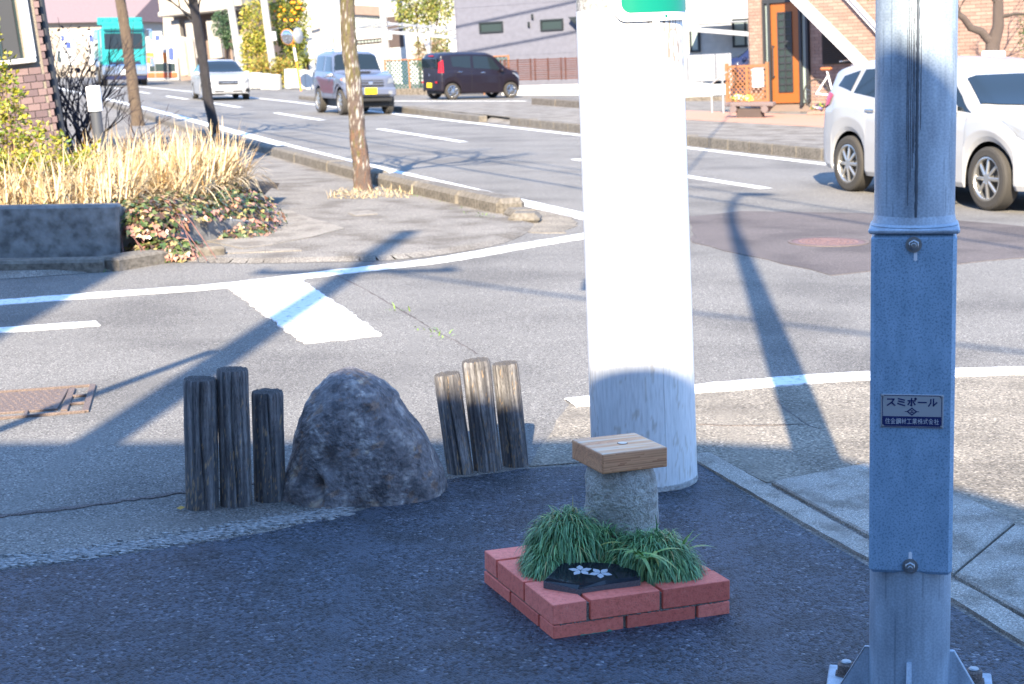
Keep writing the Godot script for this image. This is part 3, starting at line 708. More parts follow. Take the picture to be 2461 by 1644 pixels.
func grey_house() -> void:
	var f: Transform3D = Transform3D(Vector3(0.899, 0.036, 0.436), Vector3(-0.04, 0.999, 0), Vector3(-0.436, -0.017, 0.9), Vector3(-0.64, 0, -66.398))
	var o := thing("grey_house", "house clad in pale lavender-grey ribbed siding with two slot windows", "house", f)
	var a: Vector2 = Vector2(-1.478, 2.7); var b: Vector2 = Vector2(3.823, 2.413)
	var mb := MB.new(); mb.bx((a.x + b.x) / 2, 3.0, -3.0, b.x - a.x, 6.0, 6.0)
	obj("wall", mb, M.wall_lavender, o)
	mb = MB.new()
	var x := a.x + 0.05
	while x < b.x:
		mb.bx(x, 3.0, 0.006, 0.05, 6.0, 0.016)
		x += 0.085
	obj("ribs", mb, M.wall_lavender, o).set_meta("kind", "stuff")
	mb = MB.new()
	for y in [1.45, 3.4]: mb.bx((a.x + b.x) / 2, y, 0.012, b.x - a.x, 0.018, 0.02)
	for q in [a.x + 0.03, b.x - 0.03]: mb.bx(q, 3.0, 0.015, 0.06, 6.0, 0.035)
	obj("trim", mb, M.wall_lavender, o)
	window(o, Vector2(-0.414, 2.355), Vector2(0.627, 2.787), 0.0, M.dark_frame, M.window_glass)
	window(o, Vector2(2.234, 2.3), Vector2(3.2, 2.743), 0.0, M.dark_frame, M.window_glass)
	for q in [Vector2(1.913, 2.882), Vector2(1.747, 2.592)]:
		mb = MB.new(); mb.bx(q.x, q.y, 0.05, 0.075, 0.2, 0.1, 0.02); mb.bx(q.x + 0.03, q.y - 0.03, 0.1, 0.07, 0.12, 0.05, 0.01)
		obj("vent_hood", mb, M.dark_frame, o)
	mb = MB.new(); mb.bx((a.x + b.x) / 2, 6.1, -3.0, b.x - a.x + 0.5, 0.2, 6.6)
	obj("roof", mb, M.roof_grey, o)
	var c: Vector2 = Vector2(3.69, 2.667)
	mb = MB.new(); mb.prism(T(Vector3(c.x, c.y, 0.4)), [Vector2(-0.12, 0.1), Vector2(0.3, -0.3), Vector2(0.3, 0.1)], 0.4, 0.0)
	obj("porch_roof", mb, M.dark_frame, o)
	# slatted fence on its white footing
	var ff: Transform3D = Transform3D(Vector3(0.9, 0.022, 0.436), Vector3(-0.025, 1, 0), Vector3(-0.436, -0.011, 0.9), Vector3(0.26, 0, -63.398))
	var w := thing("fence_footing", "low white rendered wall under the brown slat fence", "wall", ff)
	var w1: Vector2 = Vector2(2.701, 0.356)
	mb = MB.new(); mb.bx(w1.x / 2 - 0.3, w1.y / 2 - 0.06, -0.1, w1.x + 0.6, w1.y + 0.1, 0.2, 0.015)
	obj("wall", mb, M.wall_white, w)
	var s := thing("slat_fence", "reddish-brown horizontal slat fence below the grey house", "fence", ff * T(Vector3(0, 0, -0.12)))
	var s0: Vector2 = Vector2(-0.566, 0.474); var s1: Vector2 = Vector2(2.558, 1.332)
	slat_fence(s, [], s0.x, s1.x, s0.y + 0.06, s1.y, 10, 5)
	# chain-link fence
	var cf := thing("chain_link_fence", "green chain-link fence with rusty rails behind the off-road car", "fence", ff * T(Vector3(0, 0, -0.6)))
	var c0: Vector2 = Vector2(-5.945, 0.446); var c1: Vector2 = Vector2(-0.524, 1.465)
	mb = MB.new()
	var st := 0.17
	var hgt := c1.y - 0.35
	var i := c0.x - hgt
	while i < c1.x:
		for d in [0, 1]:
			var p0 := Vector2(i, 0.35) if d == 0 else Vector2(i + hgt, 0.35)
			var p1 := Vector2(i + hgt, c1.y) if d == 0 else Vector2(i, c1.y)
			if p0.x > p1.x:
				var t := p0; p0 = p1; p1 = t
			var u0 := clampf((c0.x - p0.x) / (p1.x - p0.x), 0, 1); var u1 := clampf((c1.x - p0.x) / (p1.x - p0.x), 0, 1)
			if u1 - u0 < 0.02: continue
			var q0 := p0.lerp(p1, u0); var q1 := p0.lerp(p1, u1)
			mb.bar(Vector3(q0.x, q0.y, 0.01 * d), Vector3(q1.x, q1.y, 0.01 * d), 0.036, 0.01, 0.0, Vector3(0, 0, 1))
		i += st
	obj("netting", mb, M.green_net, cf).set_meta("kind", "stuff")
	for k in 6:
		mb = MB.new(); mb.tube([Vector3(lerpf(c0.x, c1.x, k / 5.0), 0, 0.03), Vector3(lerpf(c0.x, c1.x, k / 5.0), c1.y + 0.04, 0.03)], [0.035], 10)
		obj("post", mb, M.lattice, cf)
	mb = MB.new(); mb.tube([Vector3(c0.x, c1.y, 0.03), Vector3(c1.x, c1.y, 0.03)], [0.03], 10)
	obj("top_rail", mb, M.lattice, cf)
	var bw := thing("block_footing", "brown-stained concrete block footing under the chain-link fence", "wall", ff * T(Vector3(0, 0, -0.6)))
	for k in 12:
		mb = MB.new(); mb.bx(c0.x + 0.3 + (c1.x - 2.3 - c0.x) * k / 12.0, 0.17, 0, (c1.x - 2.3 - c0.x) / 12.0 - 0.012, 0.36, 0.15, 0.01)
		obj("block", mb, M.block, bw)
	# low kerb wall at the corner of the parking space
	var lw := thing("low_kerb_wall", "low stained concrete edging wall just left of the white-wrapped pole, beyond the road", "wall")
	for k in 2:
		mb = MB.new()
		var a0: Vector3 = Vector3(0.758, 0, -46.749); var a1: Vector3 = Vector3(1.992, 0, -42.972)
		mb.bar(a0.lerp(a1, k * 0.5 + 0.004) + Vector3(0, 0.16, 0), a0.lerp(a1, k * 0.5 + 0.496) + Vector3(0, 0.16, 0), 0.3, 0.36, 0.02)
		obj("block", mb, M.block, lw)
	# carport
	var cp := thing("carport", "thin metal carport roof on slanting posts left of the grey house", "carport", ff * T(Vector3(0, 0, 0)))
	var p := [Vector2(-8.514, 2.758), Vector2(-2.835, 2.121), Vector2(-5.853, 2.679), Vector2(-3.453, 1.456), Vector2(-5.241, 1.514)]
	mb = MB.new()
	mb.bar(Vector3(p[0].x, p[0].y, -3.0), Vector3(p[1].x, p[1].y, -3.0), 0.09, 0.12, 0.01)
	mb.bar(Vector3(p[0].x - 0.3, p[0].y + 0.25, -6.0), Vector3(p[1].x - 0.3, p[1].y + 0.25, -6.0), 0.09, 0.1, 0.01)
	obj("beam", mb, M.silver_frame, cp)
	for k in 9:
		mb = MB.new()
		var t := k / 8.0
		mb.bar(Vector3(lerpf(p[0].x, p[1].x, t), lerpf(p[0].y, p[1].y, t) + 0.07, -2.9), Vector3(lerpf(p[0].x, p[1].x, t) - 0.3, lerpf(p[0].y, p[1].y, t) + 0.32, -6.1), 0.05, 0.05)
		obj("rafter", mb, M.silver_frame, cp)
	for k in [[1075, 3], [985, 4]]:
		mb = MB.new()
		var q: Vector2 = p[k[1]]
		mb.bx(q.x, lerpf(p[0].y, p[1].y, (q.x - p[0].x) / (p[1].x - p[0].x)) / 2, -3.0, 0.12, lerpf(p[0].y, p[1].y, (q.x - p[0].x) / (p[1].x - p[0].x)), 0.12, 0.01)
		mb.bar(Vector3(q.x, q.y + 0.2, -3.0), Vector3(q.x - 0.35, q.y + 0.85, -3.0), 0.05, 0.05)
		obj("post", mb, M.silver_frame, cp)

func white_house() -> void:
	var f: Transform3D = Transform3D(Vector3(0.932, 0.037, 0.361), Vector3(-0.04, 0.999, 0), Vector3(-0.361, -0.014, 0.932), Vector3(5.726, 0, -56))
	var o := thing("white_house", "white house with lapped siding and dark window frames, right of the concrete pole", "house", f)
	var mb := MB.new(); mb.bx(3.85, 3.0, -3.05, 8.3, 6.0, 6.0)
	obj("wall", mb, M.wall_white, o)
	for k in 30:
		mb = MB.new()
		mb.box(T(Vector3(3.85, 0.1 + 0.2 * k, -0.03), Basis(Vector3(1, 0, 0), 0.07)), Vector3(8.3, 0.205, 0.03), 0.004)
		obj("siding_board", mb, M.wall_white, o)
	window(o, Vector2(1.83, 1.588), Vector2(2.697, 2.509), 0.0, M.dark_frame, M.curtain_glass, 0, 1)
	window(o, Vector2(0.383, 1.504), Vector2(0.737, 2.281), 0.0, M.dark_frame, M.curtain_glass)
	var ca := thing("house_carport", "flat grey carport roof along the front of the white house", "carport", f)
	var c0: Vector2 = Vector2(0.795, 2.224); var c1: Vector2 = Vector2(3.27, 1.944)
	mb = MB.new(); mb.bar(Vector3(c0.x, c0.y + 0.05, 2.6), Vector3(c1.x, c1.y, 2.6), 0.1, 0.14, 0.01)
	obj("beam", mb, M.silver_frame, ca)
	mb = MB.new(); mb.bar(Vector3(c1.x - 0.25, 0.3, 2.6), Vector3(c1.x - 0.25, c1.y, 2.6), 0.12, 0.12, 0.01)
	obj("post", mb, M.silver_frame, ca)
	mb = MB.new(); mb.bx((c0.x + c1.x) / 2, c0.y + 0.16, 1.4, c1.x - c0.x, 0.03, 2.6, 0.005)
	obj("roof_sheet", mb, M.silver_frame, ca)
	# fence panels on a footing
	var fn := thing("panel_fence", "white vertical panel fence in front of the white house", "fence", f * T(Vector3(0, 0, 4.0)))
	var f0: Vector2 = Vector2(0.843, 0.626); var f1: Vector2 = Vector2(2.684, 1.44)
	for k in 6:
		mb = MB.new()
		var w := (f1.x - f0.x + 0.8) / 6
		mb.bx(f0.x - 0.8 + w * (k + 0.5), (f0.y + f1.y) / 2, 0, w - 0.02, f1.y - f0.y, 0.04, 0.008)
		obj("panel", mb, M.fence_white, fn)
	for k in 4:
		mb = MB.new(); mb.bx(f0.x - 0.8 + (f1.x - f0.x + 0.8) * k / 3.0, (f0.y + f1.y) / 2 - 0.1, -0.06, 0.06, f1.y - f0.y + 0.2, 0.06)
		obj("post", mb, M.silver_frame, fn)
	var g := thing("white_footing", "white-painted garden wall under the panel fence", "wall", f * T(Vector3(0, 0, 4.2)))
	var g0: Vector2 = Vector2(0.884, 0.245); var g1: Vector2 = Vector2(2.705, 0.527)
	rect_part("wall", g, M.wall_white, Vector2(g0.x - 0.9, g0.y - 0.05), g1, 0.0, 0.15, 0.01)
	var bl := thing("block_wall", "weathered grey-brown concrete block wall left of the tan steps", "wall", f * T(Vector3(0, 0, 5.0)))
	var b0: Vector2 = Vector2(0.258, -0.343); var b1: Vector2 = Vector2(2.89, 0.199)
	for r in 4:
		for k in 14:
			mb = MB.new()
			var h := (b1.y - b0.y + 0.25) / 4
			mb.bx(b0.x + (k + 0.5 + 0.5 * (r % 2)) * 0.4, b0.y - 0.25 + h * (r + 0.5), 0, 0.392, h - 0.008, 0.15, 0.008)
			obj("block", mb, M.block, bl)

func pink_house() -> void:
	var f: Transform3D = Transform3D(Vector3(0.75, 0.03, 0.661), Vector3(-0.04, 0.999, 0), Vector3(-0.66, -0.026, 0.75), Vector3(6.051, 0, -39.419))
	var o := thing("pink_tiled_house", "pink-tiled house with an orange front door and a white outside stair edge", "house", f)
	var mb := MB.new()
	mb.bx(3.7, 2.5, -0.62, 8.3, 6.0, 1.2)
	obj("wall", mb, M.wall_beige, o)
	var kinds := [M.tile_pink0, M.tile_pink1, M.tile_pink2]
	var d0: Vector2 = Vector2(0.015, 0.32); var d1: Vector2 = Vector2(1.197, 2.691)
	var e1: Vector2 = Vector2(-0.018, 2.715)
	tiles(o, T(Vector3(0, 0, -0.015)), PackedVector2Array([Vector2(d1.x + 0.03, 0.0), Vector2(d1.x + 2.6, 0.0), Vector2(d1.x + 2.6, 3.2), Vector2(d1.x + 0.03, 3.2)]), 0.235, 0.075, 0.008, kinds, 220)
	tiles(o, T(Vector3(0, 0, 0.105)), PackedVector2Array([Vector2(d0.x - 0.35, -0.4), Vector2(d0.x - 0.02, -0.4), Vector2(d0.x - 0.02, 3.2), Vector2(d0.x - 0.35, 3.2)]), 0.118, 0.075, 0.008, kinds, 60)
	mb = MB.new(); mb.bx(d0.x - 0.18, 1.4, 0.0, 0.34, 3.8, 0.21)
	obj("pilaster", mb, M.wall_beige, o)
	# front door
	var dr := group_part("front_door", o)
	var p0: Vector2 = Vector2(0.207, 0.327); var p1: Vector2 = Vector2(0.977, 2.626)
	mb = MB.new()
	mb.bx(p0.x - 0.03, (p0.y + p1.y) / 2, 0.04, 0.06, p1.y - p0.y + 0.12, 0.1); mb.bx(p1.x + 0.03, (p0.y + p1.y) / 2, 0.04, 0.06, p1.y - p0.y + 0.12, 0.1)
	mb.bx((d0.x + d1.x) / 2, p1.y + 0.05, 0.04, d1.x - d0.x, 0.1, 0.09); mb.bx(d0.x + 0.02, (p0.y + p1.y) / 2, 0.03, 0.06, p1.y - p0.y, 0.1); mb.bx(d1.x - 0.02, (p0.y + p1.y) / 2, 0.03, 0.06, p1.y - p0.y, 0.1)
	obj("frame", mb, M.dark_metal, dr)
	rect_part("leaf", dr, M.door_orange, p0, p1, 0.03, 0.04, 0.004)
	var g0: Vector2 = Vector2(0.405, 0.595); var g1: Vector2 = Vector2(0.762, 2.393)
	rect_part("glass", dr, M.window_glass, g0, g1, 0.034, 0.02)
	mb = MB.new()
	for k in 3: mb.bx(lerpf(g0.x, g1.x, [0.0, 0.5, 1.0][k]), (g0.y + g1.y) / 2, 0.04, 0.03, g1.y - g0.y + 0.03, 0.03)
	for k in 12: mb.bx((g0.x + g1.x) / 2, lerpf(g0.y, g1.y, k / 11.0), 0.04, g1.x - g0.x, 0.035, 0.03)
	obj("grille", mb, M.dark_metal, dr)
	mb = MB.new(); mb.bx(p0.x + 0.07, lerpf(p0.y, p1.y, 0.42), 0.09, 0.03, 0.75, 0.03, 0.01)
	for k in [0.27, 0.57]: mb.bx(p0.x + 0.07, lerpf(p0.y, p1.y, k), 0.06, 0.03, 0.03, 0.06)
	obj("handle", mb, M.dark_metal, dr)
	rect_part("sidelight", dr, M.curtain_glass, Vector2(d0.x + 0.04, p0.y), Vector2(p0.x - 0.05, p1.y), 0.02, 0.02)
	rect_part("sidelight", dr, M.curtain_glass, Vector2(p1.x + 0.05, p0.y), Vector2(d1.x - 0.04, p1.y), 0.02, 0.02)
	# louvred window
	var l0: Vector2 = Vector2(1.548, 1.177); var l1: Vector2 = Vector2(2.281, 1.857)
	rect_part("louvre_frame", o, M.dark_brown, l0, l1, 0.03, 0.04)
	for k in 14:
		mb = MB.new()
		mb.box(T(Vector3((l0.x + l1.x) / 2, lerpf(l0.y, l1.y, (k + 0.5) / 14), 0.045), Basis(Vector3(1, 0, 0), 0.5)), Vector3(l1.x - l0.x - 0.06, 0.05, 0.012))
		obj("louvre_slat", mb, M.dark_metal, o)
	# front wall under the outside stair
	var ff: Transform3D = Transform3D(Vector3(0.75, 0.03, 0.661), Vector3(-0.04, 0.999, 0), Vector3(-0.66, -0.026, 0.75), Vector3(5.126, -0.037, -38.368))
	var rel := f.affine_inverse() * ff
	var poly := PackedVector2Array([Vector2(1.609, 2.822), Vector2(4.125, 0.466), Vector2(4.351, -0.254), Vector2(8.896, -1.313), Vector2(8.852, 3.181), Vector2(1.635, 3.756)])
	mb = MB.new(); mb.prism(rel * T(Vector3(0, 0, -0.012)), Array(poly), 0.15)
	obj("stair_wall", mb, M.wall_beige, o)
	tiles(o, rel * T(Vector3(0, 0, -0.018)), poly, 0.235, 0.075, 0.009, kinds, 0)
	var q0: Vector2 = Vector2(1.696, 2.742); var q1: Vector2 = Vector2(4.207, 0.409)
	mb = MB.new(); mb.bar(rel * Vector3(q0.x - 0.01, q0.y - 0.01, -0.04), rel * Vector3(q1.x - 0.01, q1.y - 0.01, -0.04), 0.26, 0.16, 0.01, Vector3(0, 0, 1))
	obj("stair_edge", mb, M.white_paint, o)
	var h0: Vector2 = Vector2(3.014, 2.734); var h1: Vector2 = Vector2(4.085, 1.63)
	mb = MB.new(); mb.bar(rel * Vector3(h0.x, h0.y, 0.12), rel * Vector3(h1.x, h1.y, 0.12), 0.07, 0.12, 0.01, Vector3(0, 0, 1))
	obj("handrail", mb, M.silver_frame, o)
	mb = MB.new(); mb.bar(rel * Vector3(h0.x - 0.09, h0.y - 0.03, 0.1), rel * Vector3(h1.x - 0.09, h1.y - 0.03, 0.1), 0.05, 0.05, 0.01, Vector3(0, 0, 1))
	obj("handrail", mb, M.white_paint, o)
	# steps
	var st := thing("entrance_steps", "tan stone steps up to the orange front door", "steps", f)
	mb = MB.new(); mb.bx(1.1, -0.14, 0.75, 3.2, 0.26, 1.45, 0.01)
	obj("landing", mb, M.tan_step, st)
	mb = MB.new(); mb.bx(0.8, -0.26, 0.9, 3.9, 0.14, 2.0, 0.01)
	obj("step", mb, M.tan_step, st)
	# lattice screen with a mailbox on it
	var la := thing("lattice_screen", "orange wooden lattice screen beside the front door", "screen", f * T(Vector3(0, 0, 1.3)))
	var t0: Vector2 = Vector2(-0.197, 0.419); var t1: Vector2 = Vector2(0.889, 1.262)
	for x in [t0.x, (t0.x + t1.x) / 2, t1.x]:
		rect_part("post", la, M.lattice, Vector2(x - 0.035, t0.y), Vector2(x + 0.035, t1.y + (0.05 if x != (t0.x + t1.x) / 2 else 0.0)), 0.03, 0.06, 0.005)
	for y in [t0.y + 0.03, t1.y - 0.03]: rect_part("rail", la, M.lattice, Vector2(t0.x + 0.035, y - 0.03), Vector2(t1.x - 0.035, y + 0.03), 0.02, 0.04, 0.004)
	var w := t1.x - t0.x; var h := t1.y - t0.y
	for d in [0, 1]:
		for k in 17:
			var x0 := t0.x - h + (w + h) * k / 16.0
			var a := Vector2(x0, t0.y); var b := Vector2(x0 + h, t1.y)
			var u0 := clampf((t0.x - a.x) / h, 0, 1); var u1 := clampf((t1.x - a.x) / h, 0, 1)
			if u1 - u0 < 0.05: continue
			var c := a.lerp(b, u0); var e := a.lerp(b, u1)
			if d: c.x = t0.x + t1.x - c.x; e.x = t0.x + t1.x - e.x
			mb = MB.new(); mb.bar(Vector3(c.x, c.y, 0.012 * d), Vector3(e.x, e.y, 0.012 * d), 0.028, 0.012, 0.0, Vector3(0, 0, 1))
			obj("lath", mb, M.lattice, la)
	var m0: Vector2 = Vector2(0.602, 0.751); var m1: Vector2 = Vector2(0.846, 1.152)
	var ml := thing("mailbox", "white upright mailbox hung on the lattice screen", "mailbox", f * T(Vector3((m0.x + m1.x) / 2, m0.y, 1.36)))
	mb = MB.new(); mb.bx(0, (m1.y - m0.y) / 2, 0.07, m1.x - m0.x, m1.y - m0.y, 0.14, 0.02)
	obj("box", mb, M.white_paint, ml)
	mb = MB.new(); mb.box(T(Vector3(0, m1.y - m0.y + 0.01, 0.08), Basis(Vector3(1, 0, 0), 0.25)), Vector3(m1.x - m0.x + 0.03, 0.03, 0.18), 0.01)
	obj("lid", mb, M.silver_frame, ml)
	# handrail of the steps
	var hr := thing("step_handrail", "slim metal handrail beside the tan steps", "handrail", f * T(Vector3(0, 0, 1.6)))
	var r0: Vector2 = Vector2(-0.618, 0.753); var r1: Vector2 = Vector2(0.007, 1.129)
	mb = MB.new(); mb.tube([Vector3(r0.x, r0.y, 0), Vector3(r1.x, r1.y, 0)], [0.02], 8)
	obj("rail", mb, M.silver_frame, hr)
	for t in [0.3, 0.8]:
		mb = MB.new(); mb.tube([Vector3(lerpf(r0.x, r1.x, t), -0.35, 0), Vector3(lerpf(r0.x, r1.x, t), lerpf(r0.y, r1.y, t), 0)], [0.02], 8)
		obj("post", mb, M.silver_frame, hr)
	# flower bed of small bricks
	var fb := thing("flower_bed", "low brick flower bed with yellow and purple flowers behind the white hatchback", "flower bed", f * T(Vector3(3.0, 0, 1.9)))
	var k2: Vector2 = Vector2(2.284, 0.017); var k3: Vector2 = Vector2(3.445, 0.205)
	for r in 3:
		for k in 7:
			mb = MB.new(); mb.bx(k2.x - 3.0 + 0.11 + k * 0.22 + 0.11 * (r % 2), k2.y + 0.03 + r * 0.066, 0, 0.21, 0.06, 0.1, 0.006)
			obj("brick", mb, [M.brick0, M.tile_pink0, M.tile_pink2][rng.randi() % 3], fb)
	mb = MB.new()
	for k in 90:
		var p := Vector3(k2.x - 3.0 + rnd(0.0, 1.5), k2.y + 0.2 + rnd(0, 0.11), rnd(-0.3, 0.0))
		leaf_quad(mb, p, Vector3(rnd(-1, 1), rnd(0, 1), rnd(-1, 1)), 0.1, 0.06, [Color(0.1, 0.17, 0.04), Color(0.7, 0.55, 0.05), Color(0.2, 0.12, 0.35), Color(0.7, 0.7, 0.65), Color(0.16, 0.25, 0.05)][k % 5])
	obj("flowers", mb, M.leaf, fb).set_meta("kind", "stuff")
	bicycle(f, Vector2(2.086, 0.233))
	# plank planter on the brick path
	var pl := thing("plank_planter", "dark weathered plank bench carrying a bowl of yellow and white flowers", "bench", T(Vector3(5.127, -0.004, -35.6) * Vector3(1, 0, 1) + Vector3(0, 0.17, 0), facing(0.96, 0.28)))
	for k in 3:
		mb = MB.new(); mb.bx(0, 0.27, -0.15 + 0.16 * k, 1.02, 0.085, 0.15, 0.015)
		obj("plank", mb, M.plank, pl)
	for x in [-0.33, 0.33]:
		mb = MB.new(); mb.tube([Vector3(x, 0.17, -0.25), Vector3(x, 0.17, 0.28)], [0.075], 12)
		obj("log_support", mb, M.plank, pl)
	mb = MB.new(); mb.bx(0, 0.08, 0.0, 0.55, 0.2, 0.35, 0.02)
	obj("pedestal", mb, M.dark_brown, pl)
	mb = MB.new()
	for k in 110:
		leaf_quad(mb, Vector3(rnd(-0.42, 0.05), 0.33 + rnd(0, 0.11), rnd(-0.12, 0.15)), Vector3(rnd(-1, 1), rnd(0, 1), rnd(-1, 1)), 0.07, 0.045, [Color(0.12, 0.2, 0.05), Color(0.75, 0.6, 0.08), Color(0.72, 0.72, 0.68), Color(0.7, 0.5, 0.1)][k % 4])
	obj("flowers", mb, M.leaf, pl).set_meta("kind", "stuff")

func bicycle(f: Transform3D, at: Vector2) -> void:
	var o := thing("bicycle", "bicycle with a brown saddle parked by the pink tiled wall", "bicycle", f * T(Vector3(at.x, at.y, 1.2)))
	for x in [0.0, 1.1]:
		var w := group_part("wheel", o, T(Vector3(x, 0.33, 0), Basis(Vector3(1, 0, 0), PI / 2)))
		var mb := MB.new()
		var ring := []
		for k in 25: ring.append(Vector3(cos(TAU * k / 24), 0, sin(TAU * k / 24)) * 0.32)
		mb.tube(ring, [0.018], 8, false)
		obj("tyre", mb, M.rubber, w)
		mb = MB.new()
		for k in 14: mb.tube([Vector3.ZERO, Vector3(cos(TAU * k / 14), 0, sin(TAU * k / 14)) * 0.31], [0.003], 4)
		obj("spokes", mb, M.chrome, w)
	var mb := MB.new()
	for s in [[Vector3(0, 0.33, 0), Vector3(0.42, 0.3, 0)], [Vector3(0, 0.33, 0), Vector3(0.3, 0.72, 0)], [Vector3(0.42, 0.3, 0), Vector3(0.28, 0.82, 0)], [Vector3(0.42, 0.3, 0), Vector3(0.92, 0.78, 0)], [Vector3(1.1, 0.33, 0), Vector3(0.9, 0.95, 0)]]: mb.tube(s, [0.02], 8)
	obj("frame", mb, M.white_paint, o)
	mb = MB.new(); mb.bx(0.26, 0.87, 0, 0.26, 0.07, 0.15, 0.03)
	obj("saddle", mb, mat(lin(0.4, 0.14, 0.05), 0.5), o)
	mb = MB.new(); mb.tube([Vector3(0.75, 1.02, 0.28), Vector3(0.9, 1.04, 0.1), Vector3(0.9, 1.04, -0.1), Vector3(0.75, 1.02, -0.28)], [0.014], 8)
	obj("handlebar", mb, M.chrome, o)

func big_white_house() -> void:
	var f: Transform3D = Transform3D(Vector3(0.957, 0.067, 0.281), Vector3(-0.07, 0.998, 0), Vector3(-0.28, -0.02, 0.96), Vector3(-11.078, 0, -92))
	var o := thing("big_white_house", "large bright white house with barred windows behind the off-road car", "house", f)
	var a: Vector2 = Vector2(0.082, 2.214); var b: Vector2 = Vector2(9.236, 2.384)
	var mb := MB.new(); mb.bx((a.x + b.x) / 2, 3.5, -4.0, b.x - a.x, 8.0, 8.0)
	obj("wall", mb, M.wall_white, o)
	window(o, Vector2(2.977, 2.769), Vector2(4.773, 3.356), 0.0, M.silver_frame, M.curtain_glass, 12, 1)
	window(o, Vector2(2.987, 1.909), Vector2(4.726, 2.162), 0.0, M.dark_brown, M.curtain_glass, 9, 0)
	var e0: Vector2 = Vector2(3.085, 3.778); var e1: Vector2 = Vector2(4.965, 3.523)
	mb = MB.new(); mb.bar(Vector3(e0.x, e0.y, 0.25), Vector3(e1.x, e1.y, 0.25), 0.5, 0.1, 0.01, Vector3(0, 0, 1))
	obj("canopy", mb, M.wall_beige, o)
	var d0: Vector2 = Vector2(5.042, 1.582); var d1: Vector2 = Vector2(5.879, 3.216)
	rect_part("doorway", o, M.dark_brown, d0, d1, 0.02, 0.04)
	var s0: Vector2 = Vector2(0.845, 0.98); var s1: Vector2 = Vector2(1.809, 4.628)
	rect_part("pilaster", o, M.wall_pale, s0, s1, 0.5, 0.5, 0.02)
	rect_part("garage_door", o, M.wall_pale, Vector2(6.252, 0.977), Vector2(7.67, 1.325), 0.04, 0.05, 0.01)
	mb = MB.new()
	mb.bx((a.x + b.x) / 2, 7.6, -4.0, b.x - a.x + 1, 0.3, 9.0)
	obj("roof", mb, M.roof_grey, o)
	# low white block wall along the road
	var w := thing("white_block_wall", "low white block wall with a gap, in front of the hedge and cycad", "wall", T(Vector3(-10.812, 0, -80) * Vector3(1, 0, 1), facing(0.93, 0.36)))
	for k in [[-2.1, -0.05, 0.75], [0.25, 1.75, 0.92]]:
		for j in 4:
			mb = MB.new()
			var x0: float = lerpf(k[0], k[1], j / 4.0); var x1: float = lerpf(k[0], k[1], (j + 1) / 4.0)
			mb.bx((x0 + x1) / 2, k[2] / 2 + 0.05 * sin(x0 * 3.0), 0, x1 - x0 - 0.01, k[2], 0.3, 0.03)
			obj("block", mb, M.wall_white, w)

func columned_building() -> void:
	var f: Transform3D = Transform3D(Vector3(0.957, 0.077, 0.281), Vector3(-0.08, 0.997, 0), Vector3(-0.28, -0.022, 0.96), Vector3(-21.943, 0, -108))
	var o := thing("columned_building", "beige building with a deep eave on tall columns beside the white saloon", "building", f)
	var a: Vector2 = Vector2(0.256, 1.321); var b: Vector2 = Vector2(5.948, 3.533)
	var mb := MB.new(); mb.bx((a.x + b.x) / 2, 3.2, -4.0, b.x - a.x, 6.4, 5.0)
	obj("wall", mb, M.wall_beige, o)
	for u in [[Vector2(1.99, 1.306), Vector2(2.691, 3.705)], [Vector2(3.447, 1.178), Vector2(4.288, 3.555)], [Vector2(1.012, 1.392), Vector2(1.599, 3.809)]]:
		rect_part("column", o, M.wall_pale, u[0], u[1], 0.4, 0.5, 0.03)
	var e0: Vector2 = Vector2(0.627, 3.928); var e1: Vector2 = Vector2(5.445, 4.283)
	mb = MB.new(); mb.bx((e0.x + e1.x) / 2, (e0.y + e1.y) / 2 + 0.1, 0.0, e1.x - e0.x, e1.y - e0.y, 2.6, 0.08)
	obj("eave", mb, M.wall_pale, o)
	rect_part("upper_wall", o, M.wall_cream, Vector2(a.x, e1.y), Vector2(b.x, e1.y + 3.0), 0.2, 4.0)
	var gate := thing("rounded_gate_wall", "cream garden wall with rounded tops beside the columned building", "wall", f * T(Vector3(0, 0, 3.0)))
	for u in [[Vector2(2.619, 0.884), Vector2(3.278, 2.585)], [Vector2(3.094, 0.843), Vector2(3.691, 2.548)], [Vector2(6.267, 0.568), Vector2(7.062, 2.134)]]:
		mb = MB.new()
		var lo: Vector2 = u[0]; var hi: Vector2 = u[1]
		var r := (hi.x - lo.x) / 2
		var pts := [Vector2(lo.x, lo.y - 0.6), Vector2(hi.x, lo.y - 0.6)]
		for k in 9: pts.append(Vector2(lo.x + r + r * cos(PI * k / 8.0), hi.y - r + r * 1.3 * sin(PI * k / 8.0)))
		mb.prism(T(), pts, 0.25, 0.02)
		obj("pier", mb, M.wall_cream, gate)

func plain_house(label: String, at: Vector3, size: Vector3, wall: Material, roof: Material, turn := 0.15, rows := 2, gable := true) -> void:
	var o := thing("far_house", label, "house", T(at, Basis(Vector3.UP, -turn)))
	var mb := MB.new(); mb.bx(0, size.y / 2, 0, size.x, size.y, size.z)
	obj("wall", mb, wall, o)
	mb = MB.new()
	if gable: mb.prism(T(Vector3(0, size.y, size.z / 2 + 0.4)), [Vector2(-size.x / 2 - 0.5, 0), Vector2(size.x / 2 + 0.5, 0), Vector2(0, size.x * 0.24)], size.z + 0.8, 0.0)
	else: mb.prism(T(Vector3(-size.x / 2 - 0.4, size.y, 0), Basis(Vector3.UP, -PI / 2)) * T(Vector3.ZERO), [Vector2(-size.z / 2 - 0.7, 0), Vector2(size.z / 2 + 0.7, 0), Vector2(0, size.z * 0.3)], size.x + 0.8, 0.0)
	obj("roof", mb, roof, o)
	for r in rows:
		for k in 3:
			var x := (k - 1) * size.x * 0.31
			var y := 1.2 + r * 2.7
			if y + 1.2 < size.y: window(o, Vector2(x - 0.8, y), Vector2(x + 0.8, y + 1.1), size.z / 2, M.silver_frame, M.window_glass, 0, 1)

